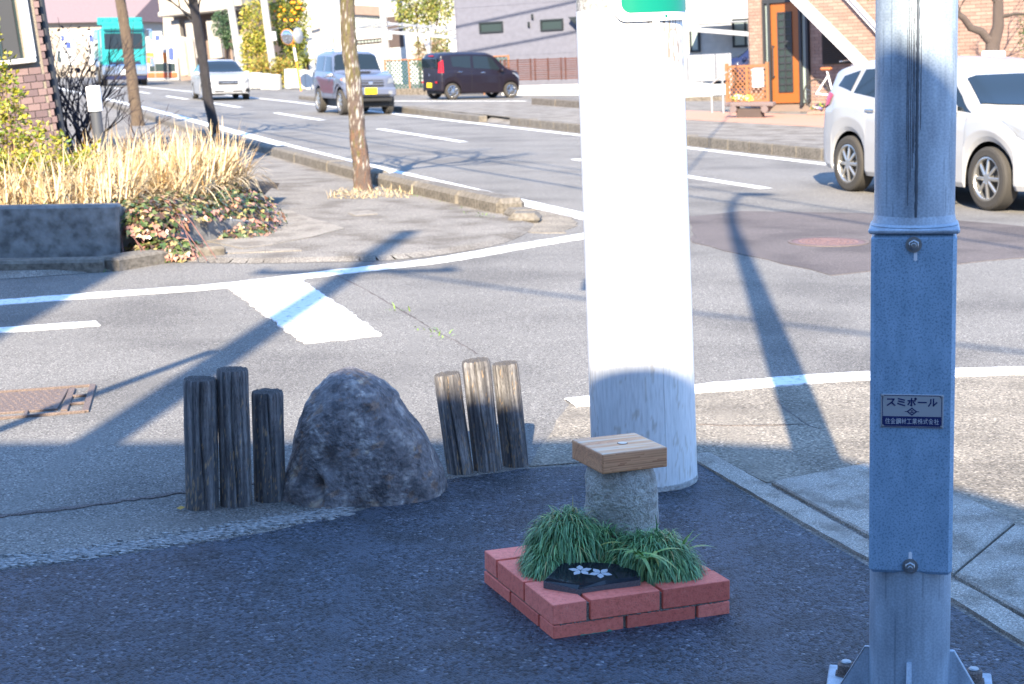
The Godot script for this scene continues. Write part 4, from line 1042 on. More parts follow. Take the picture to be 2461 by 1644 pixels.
func far_row() -> void:
	plain_house("brown-roofed house beyond the turquoise truck", Vector3(-36.878, 4.375, -150) * Vector3(1, 0, 1), Vector3(13, 4.6, 9), M.wall_cream, M.roof_brown, 0.3, 1, false)
	plain_house("white-walled house seen over the roof of the turquoise truck", Vector3(-35.467, 4.591, -165) * Vector3(1, 0, 1), Vector3(11, 6.5, 8), M.wall_white, M.roof_brown, 0.3, 2, false)
	plain_house("pale house behind the banners at the far end of the street", Vector3(-47.08, 4.893, -175) * Vector3(1, 0, 1), Vector3(12, 6.0, 8), M.wall_pale, M.roof_grey, 0.3, 2, false)
	plain_house("cream house behind the hedge and the utility pole", Vector3(-19.463, 3.766, -125) * Vector3(1, 0, 1), Vector3(9, 6.5, 8), M.wall_cream, M.roof_grey, 0.3, 2)
	plain_house("white house behind the citrus tree", Vector3(-14.975, 3.632, -120) * Vector3(1, 0, 1), Vector3(8, 7.0, 8), M.wall_white, M.roof_grey, 0.3, 2)
	plain_house("cream house at the back, left of the grey house", Vector3(-5.223, 3.353, -110) * Vector3(1, 0, 1), Vector3(9, 7.0, 8), M.wall_white, M.roof_grey, 0.3, 2)
	plain_house("grey-white house at the back between the two poles", Vector3(6.632, 2.892, -90) * Vector3(1, 0, 1), Vector3(9, 7.0, 8), M.wall_pale, M.roof_grey, 0.3, 2)
	var sh := thing("orange_shop", "small shop with an orange front and red base, right of the truck", "shop", T(Vector3(-24.219, 1.018, -118) * Vector3(1, 0, 1), Basis(Vector3.UP, -0.3)))
	var mb := MB.new(); mb.bx(0, 1.5, -1.0, 2.4, 3.0, 2.0, 0.02)
	obj("wall", mb, M.wall_white, sh)
	mb = MB.new(); mb.bx(0, 1.55, 0.03, 2.3, 0.7, 0.08, 0.02)
	obj("fascia", mb, M.orange_shop, sh)
	mb = MB.new(); mb.bx(0, 0.35, 0.04, 2.3, 0.35, 0.1, 0.02)
	obj("base_panel", mb, mat(lin(0.5, 0.1, 0.03), 0.6), sh)
	rect_part("window", sh, M.window_glass, Vector2(-1.0, 0.6), Vector2(1.0, 1.15), 0.04, 0.04)
	for k in 6:
		var p: Vector3 = [Vector3(-22.64, 1.041, -112), Vector3(-29.175, 1.139, -110), Vector3(-27.315, 1.159, -104), Vector3(-26.83, 1.124, -108), Vector3(-31.207, 1.091, -120), Vector3(-24.318, 1.033, -116)][k]
		var b := thing("banner", ["narrow blue and white banner before the orange shop", "white banner on a pole, leftmost by the brick house", "white banner with a blue patch beside the dark shrub", "tall white banner just left of the turquoise truck", "greenish white banner behind the dark shrub", "tall white banner just right of the turquoise truck"][k], "banner", T(Vector3(p.x, 0, p.z), Basis(Vector3.UP, -0.2)), "shop banners down the street")
		mb = MB.new(); mb.tube([Vector3(0, 0, 0), Vector3(0, 3.4, 0)], [0.02], 6); mb.tube([Vector3(0, 3.35, 0), Vector3(0.6, 3.35, 0)], [0.015], 6)
		obj("pole", mb, M.silver_frame, b)
		mb = MB.new()
		var rows := []
		for i in 12:
			var r := PackedVector3Array()
			for j in 5: r.append(Vector3(0.02 + 0.56 * j / 4.0, 1.2 + 2.1 * i / 11.0, 0.06 * sin(i * 0.7 + j)))
			rows.append(r)
		mb.grid(rows)
		obj("cloth", mb, M.white_paint, b)
		mb = MB.new(); mb.bx(0.3, [1.8, 2.9, 2.4, 2.8, 2.9, 2.9][k], 0.075, 0.34, 0.8 if k == 0 else 0.35, 0.01)
		obj("print", mb, M.banner if k != 4 else M.sign_green, b)

# ---------------------------------------------------------------- vehicles
# local axes: x forward, y up, z to the right-hand side; origin on the road under the middle
class Car:
	var s: Dictionary
	func at(tab: Array, x: float) -> float:
		if x <= tab[0][0]: return tab[0][1]
		for i in tab.size() - 1:
			if x <= tab[i + 1][0]:
				var x0: float = tab[i][0]; var x1: float = tab[i + 1][0]
				var y0: float = tab[i][1]; var y1: float = tab[i + 1][1]
				var t := (x - x0) / (x1 - x0)
				var sl := (y1 - y0) / (x1 - x0)
				var m0 := sl; var m1 := sl
				if i > 0:
					var p: float = (y0 - tab[i - 1][1]) / (x0 - tab[i - 1][0])
					m0 = 0.0 if p * sl <= 0 else 2.0 * p * sl / (p + sl)
				if i < tab.size() - 2:
					var q: float = (tab[i + 2][1] - y1) / (tab[i + 2][0] - x1)
					m1 = 0.0 if q * sl <= 0 else 2.0 * q * sl / (q + sl)
				var d := x1 - x0
				return (2 * t * t * t - 3 * t * t + 1) * y0 + (t * t * t - 2 * t * t + t) * d * m0 + (-2 * t * t * t + 3 * t * t) * y1 + (t * t * t - t * t) * d * m1
		return tab[-1][1]
	func bottom(x: float) -> float:
		var b := at(s.sill, x)
		for w in s.wheels:
			var d: float = absf(x - w)
			if d < s.arch: b = maxf(b, s.wheel_r + sqrt(s.arch * s.arch - d * d) * 0.98)
		return b
	func pt(x: float, t: float) -> Vector3:                          # t 0 sill ... 4 belt ... 5 roof rail ... 7 centre line
		var yb := bottom(x); var B := at(s.belt, x); var tp := at(s.top, x); var w := at(s.width, x)
		var e := minf(x - s.top[0][0], s.top[-1][0] - x)
		if e < 0.16: w *= sqrt(1.0 - pow(1.0 - maxf(e, 0.0) / 0.16, 2.0) * 0.5)
		yb = minf(yb, B - 0.08)
		var k := clampf((tp - B) / 0.42, 0, 1)
		var wr: float = lerpf(w * 0.9, w * s.roof, k)
		var y := [yb, yb + 0.05, lerpf(yb, B, 0.45), lerpf(yb, B, 0.8), B, lerpf(B, tp, 0.86), lerpf(B, tp, 0.97), tp]
		var z := [w * 0.955, w * 0.985, w, w * 0.99, w * 0.955, wr, wr * 0.78, 0.0]
		var i := clampi(int(t), 0, 6)
		var f := t - i
		return Vector3(x, lerpf(y[i], y[i + 1], f), lerpf(z[i], z[i + 1], f))

func car_patch(mb: MB, c: Car, q: Array, side: float, off: float, nu := 10, nv := 6) -> void:   # q: four (x, t) corners, counter-clockwise seen from outside on the right side
	var rows := []
	var turn := 0.0
	for i in nv + 1:
		var r := PackedVector3Array()
		for j in nu + 1:
			var u := float(j) / nu; var v := float(i) / nv
			var a: Vector2 = q[0].lerp(q[1], u); var b: Vector2 = q[3].lerp(q[2], u)
			var m := a.lerp(b, v)
			var p := c.pt(m.x, m.y)
			var du := c.pt(m.x + 0.01, m.y) - c.pt(m.x - 0.01, m.y)
			var dv := c.pt(m.x, minf(m.y + 0.03, 7.0)) - c.pt(m.x, m.y - 0.03)
			var n := dv.cross(du)
			n = n.normalized() if n.length() > 1e-9 else Vector3.UP
			if n.z < -0.01 or (n.z < 0.3 and n.y < -0.5): n = -n
			p += n * off
			p.z *= side
			n.z *= side
			r.append(p)
			if i > 0 and j > 0: turn += (r[j] - r[j - 1]).cross(rows[i - 1][j] - r[j]).dot(n)
		rows.append(r)
	mb.grid(rows, false, [], turn > 0.0)

func wheel(parent: Node, at: Vector3, r: float, w: float, side: float, spokes: int, rim_mat: Material) -> void:
	var o := group_part("wheel", parent, T(at, Basis(Vector3(1, 0, 0), PI / 2 * side)))
	var mb := MB.new()
	var h := w / 2
	mb.lathe(T(), [Vector2(r * 0.62, -h), Vector2(r * 0.93, -h), Vector2(r, -h * 0.7), Vector2(r, h * 0.7), Vector2(r * 0.97, h * 0.9), Vector2(r * 0.9, h), Vector2(r * 0.72, h * 1.02), Vector2(r * 0.68, h * 0.9)], 40)
	obj("tyre", mb, M.rubber, o)
	mb = MB.new()
	mb.lathe(T(), [Vector2(r * 0.69, h * 0.93), Vector2(r * 0.65, h * 0.96), Vector2(r * 0.62, h * 0.8), Vector2(r * 0.6, h * 0.2), Vector2(0, h * 0.1)], 40)
	mb.lathe(T(), [Vector2(r * 0.17, h * 0.2), Vector2(r * 0.17, h * 0.86), Vector2(r * 0.13, h * 0.93), Vector2(0, h * 0.93)], 20)
	for k in spokes:
		var a := TAU * k / spokes
		mb.box(T(Vector3(sin(a) * r * 0.38, h * 0.72, cos(a) * r * 0.38), Basis(Vector3.UP, a) * Basis(Vector3(1, 0, 0), 0.12)), Vector3(r * (0.9 / spokes if spokes > 5 else 0.14), h * 0.3, r * 0.52), 0.008)
	obj("rim", mb, rim_mat, o)
	mb = MB.new(); mb.lathe(T(), [Vector2(r * 0.6, h * 0.25), Vector2(0, h * 0.25)], 24)
	obj("brake_disc", mb, M.dark_metal, o)

func build_car(called: String, label: String, category: String, at: Transform3D, c: Car, paint: Material, rim_mat: Material, spokes := 7) -> Node3D:
	var o := thing(called, label, category, at)
	var s := c.s
	var L0: float = s.top[0][0]; var L1: float = s.top[-1][0]
	var xs := []
	for i in 97: xs.append(lerpf(L0, L1, i / 96.0))
	for e in [0.006, 0.015, 0.03, 0.05, 0.07, 0.12]: xs.append(L0 + e); xs.append(L1 - e)
	for w in s.wheels:
		for k in 15: xs.append(w + s.arch * cos(PI * k / 14.0) * 0.9999)
		xs.append(w - s.arch * 1.001); xs.append(w + s.arch * 1.001)
	xs.sort()
	var mb := MB.new()
	for side in [1.0, -1.0]:
		var rows := []
		for x in xs:
			var r := PackedVector3Array()
			for k in 57:
				var p := c.pt(x, k / 8.0)
				p.z *= side
				r.append(p)
			rows.append(r)
		mb.grid(rows, false, [], side > 0)
		for e in [0, -1]:                                           # ends
			var r: PackedVector3Array = rows[e]
			for k in 56:
				var m0 := Vector3(r[k].x, r[k].y, 0); var m1 := Vector3(r[k + 1].x, r[k + 1].y, 0)
				if (e == 0) == (side > 0): mb.quad(m0, r[k], r[k + 1], m1)
				else: mb.quad(r[k], m0, m1, r[k + 1])
	obj("body", mb, paint, o)
	mb = MB.new()
	var wmax: float = c.at(s.width, 0.0)
	mb.bx((L0 + L1) / 2, 0.42, 0, (L1 - L0) * 0.9, 0.45, wmax * 1.5, 0.03)
	obj("underbody", mb, M.black, o)
	for w in s.wheels:
		for side in [1.0, -1.0]: wheel(o, Vector3(w, s.wheel_r, side * (wmax - s.tyre_w / 2 - 0.015)), s.wheel_r, s.tyre_w, side, spokes, rim_mat)
	for g in s.glass:                                               # [name, quad, material, both sides?]
		for side in ([1.0, -1.0] if g[3] else [1.0]):
			mb = MB.new()
			car_patch(mb, c, g[1], side, g[4] if g.size() > 4 else 0.006)
			if not g[3]: car_patch(mb, c, g[1], -1.0, g[4] if g.size() > 4 else 0.006)
			obj(g[0], mb, M[g[2]], o)
	for side in [1.0, -1.0]:                                        # door mirrors
		mb = MB.new()
		var p := c.pt(s.mirror_x, 4.15); p.z = side * (p.z + 0.1)
		mb.box(T(p, Basis(Vector3.UP, side * 0.2)), Vector3(0.1, 0.13, 0.2), 0.035)
		obj("wing_mirror", mb, s.get("mirror_mat", paint), o)
		for x in s.handles:
			mb = MB.new()
			var q := c.pt(x, 3.55); q.z = side * (q.z + 0.015)
			mb.box(T(q), Vector3(0.17, 0.03, 0.025), 0.008)
			obj("door_handle", mb, M.chrome if s.get("chrome", false) else paint, o)
		for x in s.seams:
			mb = MB.new()
			var pts := []
			for k in 15:
				var v := c.pt(x, lerpf(0.4, 4.0, k / 14.0)); v.z = side * (v.z + 0.0005); pts.append(v)
			mb.tube(pts, [0.004], 5)
			obj("door_seam", mb, M.black, o)
	for b in s.boxes:                                               # [name, centre, size, material, bevel]
		mb = MB.new(); mb.box(T(b[1]), b[2], b[4])
		obj(b[0], mb, M[b[3]], o)
	return o

func V2(a: float, b: float) -> Vector2: return Vector2(a, b)

func on_road(p: Vector3, dx: float, dz: float) -> Transform3D: return T(p, facing(dx, dz))

func vehicles() -> void:
	# white hatchback passing behind the steel pole
	var c := Car.new()
	c.s = {"wheels": [-1.29, 1.29], "wheel_r": 0.31, "tyre_w": 0.19, "arch": 0.37, "roof": 0.76,
		"sill": [[-2.03, 0.36], [-1.8, 0.24], [-1, 0.2], [1, 0.2], [1.8, 0.22], [2.03, 0.3]],
		"belt": [[-2.03, 0.98], [-1.7, 1.02], [-0.6, 0.97], [0.6, 0.93], [1.1, 0.92], [1.5, 0.86], [1.85, 0.74], [2.03, 0.62]],
		"top": [[-2.03, 1.1], [-1.93, 1.32], [-1.7, 1.41], [-1.2, 1.465], [-0.4, 1.485], [0.2, 1.445], [0.55, 1.33], [1.0, 1.06], [1.24, 0.95], [1.6, 0.87], [1.9, 0.76], [2.03, 0.65]],
		"width": [[-2.03, 0.68], [-1.9, 0.79], [-1.5, 0.84], [0, 0.85], [1.4, 0.84], [1.75, 0.77], [1.93, 0.66], [2.03, 0.54]],
		"mirror_x": 0.72, "handles": [-0.85, 0.12], "seams": [-0.45, 0.62], "chrome": true,
		"glass": [["windscreen", [V2(0.62, 7), V2(0.62, 5.3), V2(1.04, 4.95), V2(1.14, 7)], "car_glass", false, 0.014],
			["side_window", [V2(-0.52, 4.12), V2(-0.5, 4.9), V2(-1.2, 4.86), V2(-1.28, 4.22)], "car_glass", true],
			["side_window", [V2(0.42, 4.1), V2(0.1, 4.92), V2(-0.42, 4.9), V2(-0.42, 4.12)], "car_glass", true],
			["quarter_window", [V2(0.98, 4.1), V2(0.72, 4.6), V2(0.5, 4.82), V2(0.55, 4.1)], "car_glass", true],
			["rear_quarter_window", [V2(-1.35, 4.25), V2(-1.3, 4.84), V2(-1.62, 4.72), V2(-1.68, 4.42)], "car_glass", true],
			["headlight", [V2(1.98, 3.2), V2(1.9, 4.3), V2(1.42, 4.25), V2(1.62, 3.4)], "lamp_glass", true],
			["tail_lamp", [V2(-1.74, 3.6), V2(-1.7, 4.12), V2(-2.0, 4.4), V2(-2.02, 3.2)], "red_lamp", true, 0.014],
			["fog_lamp", [V2(1.98, 1.0), V2(1.96, 1.6), V2(1.8, 1.6), V2(1.84, 1.0)], "black", true]],
		"boxes": [["grille", Vector3(2.03, 0.55, 0), Vector3(0.03, 0.16, 0.8), "black", 0.01], ["number_plate", Vector3(2.05, 0.4, 0), Vector3(0.02, 0.165, 0.33), "white_paint", 0.004], ["rear_bumper_trim", Vector3(-2.03, 0.4, 0), Vector3(0.03, 0.1, 0.9), "black", 0.01]]}
	build_car("hatchback", "white hatchback driving past behind the grey steel lamp pole", "car", on_road(Vector3(4.98, 0, -17.68), 0.3333, 0.9428), c, M.car_white, M.alloy, 8)
	# silver and maroon small off-roader
	c = Car.new()
	c.s = {"wheels": [-1.14, 1.14], "wheel_r": 0.335, "tyre_w": 0.19, "arch": 0.42, "roof": 0.83,
		"sill": [[-1.65, 0.5], [-1.2, 0.42], [1.2, 0.42], [1.65, 0.45]],
		"belt": [[-1.65, 1.05], [-0.5, 1.05], [0.5, 1.03], [0.9, 1.03], [1.5, 0.98], [1.65, 0.92]],
		"top": [[-1.65, 1.25], [-1.6, 1.55], [-1.5, 1.66], [-0.8, 1.7], [0.0, 1.68], [0.18, 1.62], [0.52, 1.16], [0.62, 1.1], [1.2, 1.08], [1.55, 1.03], [1.65, 0.95]],
		"width": [[-1.65, 0.66], [-1.5, 0.71], [0, 0.73], [1.3, 0.73], [1.55, 0.69], [1.65, 0.62]],
		"mirror_x": 0.42, "handles": [-0.3], "seams": [-0.5, 0.5], "mirror_mat": M.chrome,
		"glass": [["windscreen", [V2(0.2, 7), V2(0.2, 5.3), V2(0.5, 4.6), V2(0.5, 7)], "car_glass", false],
			["side_window", [V2(0.4, 4.15), V2(0.1, 4.9), V2(-0.42, 4.9), V2(-0.42, 4.15)], "car_glass", true],
			["rear_side_window", [V2(-0.58, 4.15), V2(-0.58, 4.9), V2(-1.4, 4.9), V2(-1.45, 4.2)], "car_glass", true],
			["door_panel", [V2(0.72, 1.4), V2(0.6, 3.3), V2(-1.6, 3.35), V2(-0.76, 1.4)], "car_maroon", true, 0.006],
			["wheel_flare", [V2(1.62, 1.6), V2(1.62, 2.2), V2(0.68, 2.2), V2(0.7, 1.2)], "car_silver", true, 0.03],
			["headlight", [V2(1.64, 2.9), V2(1.62, 4.1), V2(1.42, 4.1), V2(1.48, 2.9)], "lamp_glass", true, 0.012],
			["side_lamp", [V2(1.45, 2.9), V2(1.42, 3.4), V2(1.34, 3.4), V2(1.38, 2.9)], "orange_lamp", true, 0.01]],
		"boxes": [["grille", Vector3(1.66, 0.83, 0), Vector3(0.04, 0.17, 0.72), "dark_metal", 0.01], ["grille_bar", Vector3(1.69, 0.87, 0), Vector3(0.02, 0.025, 0.72), "car_silver", 0.006], ["grille_bar", Vector3(1.69, 0.8, 0), Vector3(0.02, 0.025, 0.72), "car_silver", 0.006], ["badge", Vector3(1.7, 0.83, 0), Vector3(0.02, 0.08, 0.12), "chrome", 0.01],
			["bumper", Vector3(1.68, 0.6, 0), Vector3(0.16, 0.24, 1.38), "car_silver", 0.05], ["number_plate", Vector3(1.77, 0.63, 0.02), Vector3(0.015, 0.165, 0.33), "yellow_plate", 0.004], ["air_intake", Vector3(1.765, 0.52, 0), Vector3(0.012, 0.05, 1.0), "black", 0.002], ["skid_plate", Vector3(1.62, 0.42, 0), Vector3(0.14, 0.14, 1.2), "black", 0.02], ["bonnet_scoop", Vector3(1.05, 1.12, 0), Vector3(0.32, 0.07, 0.34), "car_silver", 0.02], ["scoop_mouth", Vector3(1.215, 1.125, 0), Vector3(0.01, 0.04, 0.26), "black", 0.002],
			["fog_lamp", Vector3(1.75, 0.58, 0.52), Vector3(0.03, 0.1, 0.12), "lamp_glass", 0.012], ["fog_lamp", Vector3(1.75, 0.58, -0.52), Vector3(0.03, 0.1, 0.12), "lamp_glass", 0.012],
			["roof_rail", Vector3(-0.6, 1.74, 0.55), Vector3(1.3, 0.03, 0.03), "chrome", 0.01], ["roof_rail", Vector3(-0.6, 1.74, -0.55), Vector3(1.3, 0.03, 0.03), "chrome", 0.01], ["rail_foot", Vector3(0.03, 1.7, 0.55), Vector3(0.06, 0.08, 0.04), "chrome", 0.01], ["rail_foot", Vector3(0.03, 1.7, -0.55), Vector3(0.06, 0.08, 0.04), "chrome", 0.01], ["sun_visor", Vector3(0.12, 1.55, 0.35), Vector3(0.02, 0.05, 0.25), "curtain_glass", 0.004]]}
	build_car("off_roader", "small silver and maroon off-road car with a yellow number plate, driving this way", "car", on_road(Vector3(-4.25, 0, -46.0), 0.36, 0.933), c, M.car_silver, M.alloy, 6)
	# white saloon
	c = Car.new()
	c.s = {"wheels": [-1.32, 1.32], "wheel_r": 0.32, "tyre_w": 0.2, "arch": 0.38, "roof": 0.72,
		"sill": [[-2.25, 0.36], [-1.8, 0.24], [0, 0.2], [1.8, 0.2], [2.25, 0.26]],
		"belt": [[-2.25, 0.95], [-1.5, 0.98], [0, 0.95], [0.9, 0.94], [1.6, 0.86], [2.1, 0.76], [2.25, 0.68]],
		"top": [[-2.25, 1.0], [-2.0, 1.1], [-1.5, 1.2], [-0.9, 1.42], [-0.2, 1.47], [0.25, 1.43], [0.95, 1.05], [1.15, 0.98], [1.7, 0.93], [2.1, 0.83], [2.25, 0.72]],
		"width": [[-2.25, 0.72], [-2.0, 0.83], [0, 0.88], [1.6, 0.87], [2.05, 0.8], [2.25, 0.66]],
		"mirror_x": 0.75, "handles": [-0.8, 0.2], "seams": [-0.4, 0.65],
		"glass": [["windscreen", [V2(0.3, 7), V2(0.3, 5.3), V2(1.0, 4.7), V2(1.08, 7)], "car_glass", false],
			["side_window", [V2(0.7, 4.15), V2(0.1, 4.9), V2(-1.3, 4.85), V2(-1.5, 4.2)], "car_glass", true],
			["headlight", [V2(2.22, 3.0), V2(2.15, 4.1), V2(1.75, 4.2), V2(1.9, 3.2)], "lamp_glass", true, 0.01],
			["fog_lamp", [V2(2.2, 1.0), V2(2.18, 1.8), V2(2.0, 1.8), V2(2.05, 1.0)], "black", true, 0.01]],
		"boxes": [["grille", Vector3(2.25, 0.64, 0), Vector3(0.03, 0.15, 0.72), "dark_metal", 0.02], ["grille_bar", Vector3(2.27, 0.65, 0), Vector3(0.015, 0.02, 0.7), "chrome", 0.004], ["number_plate", Vector3(2.27, 0.42, 0), Vector3(0.02, 0.165, 0.33), "white_paint", 0.004], ["air_intake", Vector3(2.26, 0.33, 0), Vector3(0.02, 0.05, 1.0), "black", 0.004]]}
	build_car("saloon", "white saloon car coming down the road behind the dark thin tree", "car", on_road(Vector3(-10.849, 0.052, -63.2) * Vector3(1, 0, 1), 0.3, 0.954), c, M.car_white, M.alloy, 6)
	# dark tall kei car in the parking space
	c = Car.new()
	c.s = {"wheels": [-1.16, 1.2], "wheel_r": 0.28, "tyre_w": 0.16, "arch": 0.335, "roof": 0.86,
		"sill": [[-1.69, 0.32], [-1.3, 0.24], [0, 0.2], [1.3, 0.22], [1.69, 0.28]],
		"belt": [[-1.69, 1.0], [-0.5, 1.0], [0.5, 0.95], [0.85, 0.93], [1.3, 0.86], [1.69, 0.68]],
		"top": [[-1.69, 1.15], [-1.62, 1.45], [-1.5, 1.6], [-0.8, 1.64], [0.2, 1.62], [0.5, 1.54], [1.0, 1.1], [1.08, 1.04], [1.42, 0.96], [1.62, 0.84], [1.69, 0.72]],
		"width": [[-1.69, 0.66], [-1.55, 0.72], [0, 0.735], [1.3, 0.72], [1.58, 0.64], [1.69, 0.52]],
		"mirror_x": 0.76, "chrome": true, "handles": [-0.85, 0.05], "seams": [-0.4, 0.7, -1.05],
		"glass": [["windscreen", [V2(0.55, 7), V2(0.55, 5.3), V2(0.98, 4.8), V2(1.02, 7)], "car_glass", false],
			["side_window", [V2(0.82, 4.12), V2(0.46, 4.88), V2(-0.32, 4.9), V2(-0.32, 4.12)], "car_glass", true],
			["rear_side_window", [V2(-0.42, 4.12), V2(-0.42, 4.9), V2(-1.2, 4.86), V2(-1.15, 4.25)], "car_glass", true],
			["tail_lamp", [V2(-1.5, 3.5), V2(-1.5, 4.7), V2(-1.62, 4.7), V2(-1.65, 3.5)], "red_lamp", true, 0.012],
			["headlight", [V2(1.62, 2.8), V2(1.55, 4.2), V2(1.25, 4.2), V2(1.4, 3.0)], "lamp_glass", true, 0.01]],
		"boxes": [["rear_window", Vector3(-1.68, 1.25, 0), Vector3(0.06, 0.36, 1.1), "car_glass", 0.03], ["number_plate", Vector3(-1.705, 0.5, 0.0), Vector3(0.02, 0.165, 0.33), "yellow_plate", 0.004], ["rear_reflector", Vector3(-1.7, 0.6, 0.5), Vector3(0.02, 0.06, 0.12), "red_lamp", 0.006], ["rear_reflector", Vector3(-1.7, 0.6, -0.5), Vector3(0.02, 0.06, 0.12), "red_lamp", 0.006], ["stop_lamp", Vector3(-1.62, 1.5, 0), Vector3(0.04, 0.03, 0.3), "red_lamp", 0.006], ["badge", Vector3(-1.7, 0.85, 0), Vector3(0.02, 0.06, 0.09), "chrome", 0.006]]}
	build_car("small_car", "dark purple-black boxy small car parked before the wooden slat fence", "car", on_road(Vector3(-1.303, -0.003, -59.5) * Vector3(1, 0, 1), 0.86, -0.51), c, M.car_dark, M.chrome, 9)
	# dark blue car, mostly hidden behind the fence of the white house
	c = Car.new()
	c.s = {"wheels": [-1.3, 1.3], "wheel_r": 0.31, "tyre_w": 0.19, "arch": 0.37, "roof": 0.76,
		"sill": [[-2.0, 0.3], [0, 0.2], [2.0, 0.3]], "belt": [[-2, 0.95], [0, 0.95], [2.0, 0.7]],
		"top": [[-2.0, 1.0], [-1.8, 1.35], [-1.2, 1.5], [0, 1.5], [0.4, 1.4], [1.0, 1.02], [1.6, 0.92], [2.0, 0.75]],
		"width": [[-2, 0.7], [-1.6, 0.82], [1.5, 0.82], [2, 0.6]], "mirror_x": 0.7, "handles": [0.0], "seams": [0.6],
		"glass": [["side_window", [V2(0.6, 4.1), V2(0.2, 4.9), V2(-1.3, 4.9), V2(-1.4, 4.2)], "car_glass", true], ["windscreen", [V2(0.42, 7), V2(0.42, 5.3), V2(0.96, 4.7), V2(1.0, 7)], "car_glass", false]], "boxes": []}
	var bf: Transform3D = Transform3D(Vector3(0.932, 0.037, 0.361), Vector3(-0.04, 0.999, 0), Vector3(-0.361, -0.014, 0.932), Vector3(5.726, 0, -56))
	var bp: Vector2 = Vector2(2.578, 1.026)
	build_car("blue_car", "dark blue car half hidden behind the white fence of the white house", "car", T(bf * Vector3(bp.x + 1.0, 0.3, 2.0), bf.basis * Basis(Vector3.UP, PI)), c, M.car_blue, M.alloy, 7)
	truck()

func truck() -> void:
	var o := thing("truck", "turquoise tipper truck with lights and chrome, far down the road", "truck", T(Vector3(-21.844, 0.093, -96) * Vector3(1, 0, 1), Basis(Vector3.UP, 0.3).scaled(Vector3(1.06, 1.24, 1.06))))
	# faces +z
	var mb := MB.new()
	mb.bx(0, 1.7, -0.95, 2.3, 1.95, 1.8, 0.12)
	obj("cab", mb, M.car_teal, o)
	mb = MB.new(); mb.bx(0, 2.02, -0.04, 2.0, 0.72, 0.04, 0.02)
	obj("windscreen", mb, M.car_glass, o)
	mb = MB.new(); mb.bx(0, 2.66, 0.08, 2.15, 0.3, 0.3, 0.08)
	obj("sun_visor", mb, M.car_teal, o)
	mb = MB.new(); mb.bx(0, 1.35, -0.03, 1.7, 0.45, 0.06, 0.05)
	obj("front_panel", mb, M.car_teal, o)
	mb = MB.new(); mb.bx(0, 0.72, 0.05, 2.4, 0.5, 0.28, 0.06)
	obj("bumper", mb, M.chrome, o)
	mb = MB.new(); mb.bx(0, 1.04, 0.02, 1.7, 0.1, 0.06, 0.02)
	obj("grille", mb, M.car_blue, o)
	mb = MB.new(); mb.bx(0, 0.38, 0.02, 2.2, 0.2, 0.2, 0.03)
	obj("apron", mb, M.car_blue, o)
	for s in [1, -1]:
		for k in 2:
			mb = MB.new(); mb.bx(s * (0.75 + 0.22 * k), 0.76, 0.2, 0.18, 0.16, 0.03, 0.02)
			obj("headlight", mb, M.lamp_glass, o)
		for y in [1.1, 2.35]:
			mb = MB.new()
			mb.bar(Vector3(s * 1.15, y + 0.2, -0.05), Vector3(s * 1.48, y + 0.2, 0.1), 0.03, 0.03)
			mb.bx(s * 1.45, y - 0.05, 0.12, 0.2, 0.42, 0.1, 0.04)
			obj("mirror", mb, M.chrome, o)
		mb = MB.new()
		mb.bx(s * 1.22, 0.95, -1.6, 0.06, 0.4, 1.4, 0.02)
		obj("side_guard", mb, M.chrome, o)
		for z in [-0.9, -4.4, -5.6]:
			wheel(o, Vector3(s * 1.05, 0.5, z), 0.5, 0.3, 1.0, 6, M.alloy)
			o.get_child(o.get_child_count() - 1).transform = T(Vector3(s * 1.05, 0.5, z), Basis(Vector3(0, 0, 1), -PI / 2 * s))
	mb = MB.new(); mb.bx(0, 1.75, -4.3, 2.4, 1.7, 4.6, 0.05)
	mb.bx(0, 0.95, -3.4, 1.0, 0.3, 6.6, 0.02)
	obj("tipper_body", mb, M.car_teal, o)
	mb = MB.new(); mb.bx(0, 2.95, -1.9, 2.4, 0.35, 0.12, 0.03)
	for k in 6: mb.bx(-1.0 + 0.4 * k, 3.0, -1.0, 0.16, 0.16, 0.2, 0.05)
	obj("roof_lamps", mb, M.car_teal, o)
	mb = MB.new(); mb.bx(0, 0.62, 0.2, 0.45, 0.22, 0.02, 0.004)
	obj("number_plate", mb, M.white_paint, o)

# ---------------------------------------------------------------- plants and trees
func leaf_quad(mb: MB, p: Vector3, d: Vector3, l: float, w: float, c: Color) -> void:   # a small folded leaf
	d = d.normalized()
	var s := d.cross(Vector3(rnd(-1, 1), rnd(-1, 1), rnd(-1, 1))).normalized()
	var nn := s.cross(d) * (0.12 * l)
	mb.col = c
	var m := p + d * l * 0.5
	mb.tri(p, m + s * w * 0.5 + nn, p + d * l); mb.tri(p, p + d * l, m - s * w * 0.5 + nn)

func greenery() -> void:
	planter_bed()
	street_trees()
	far_plants()

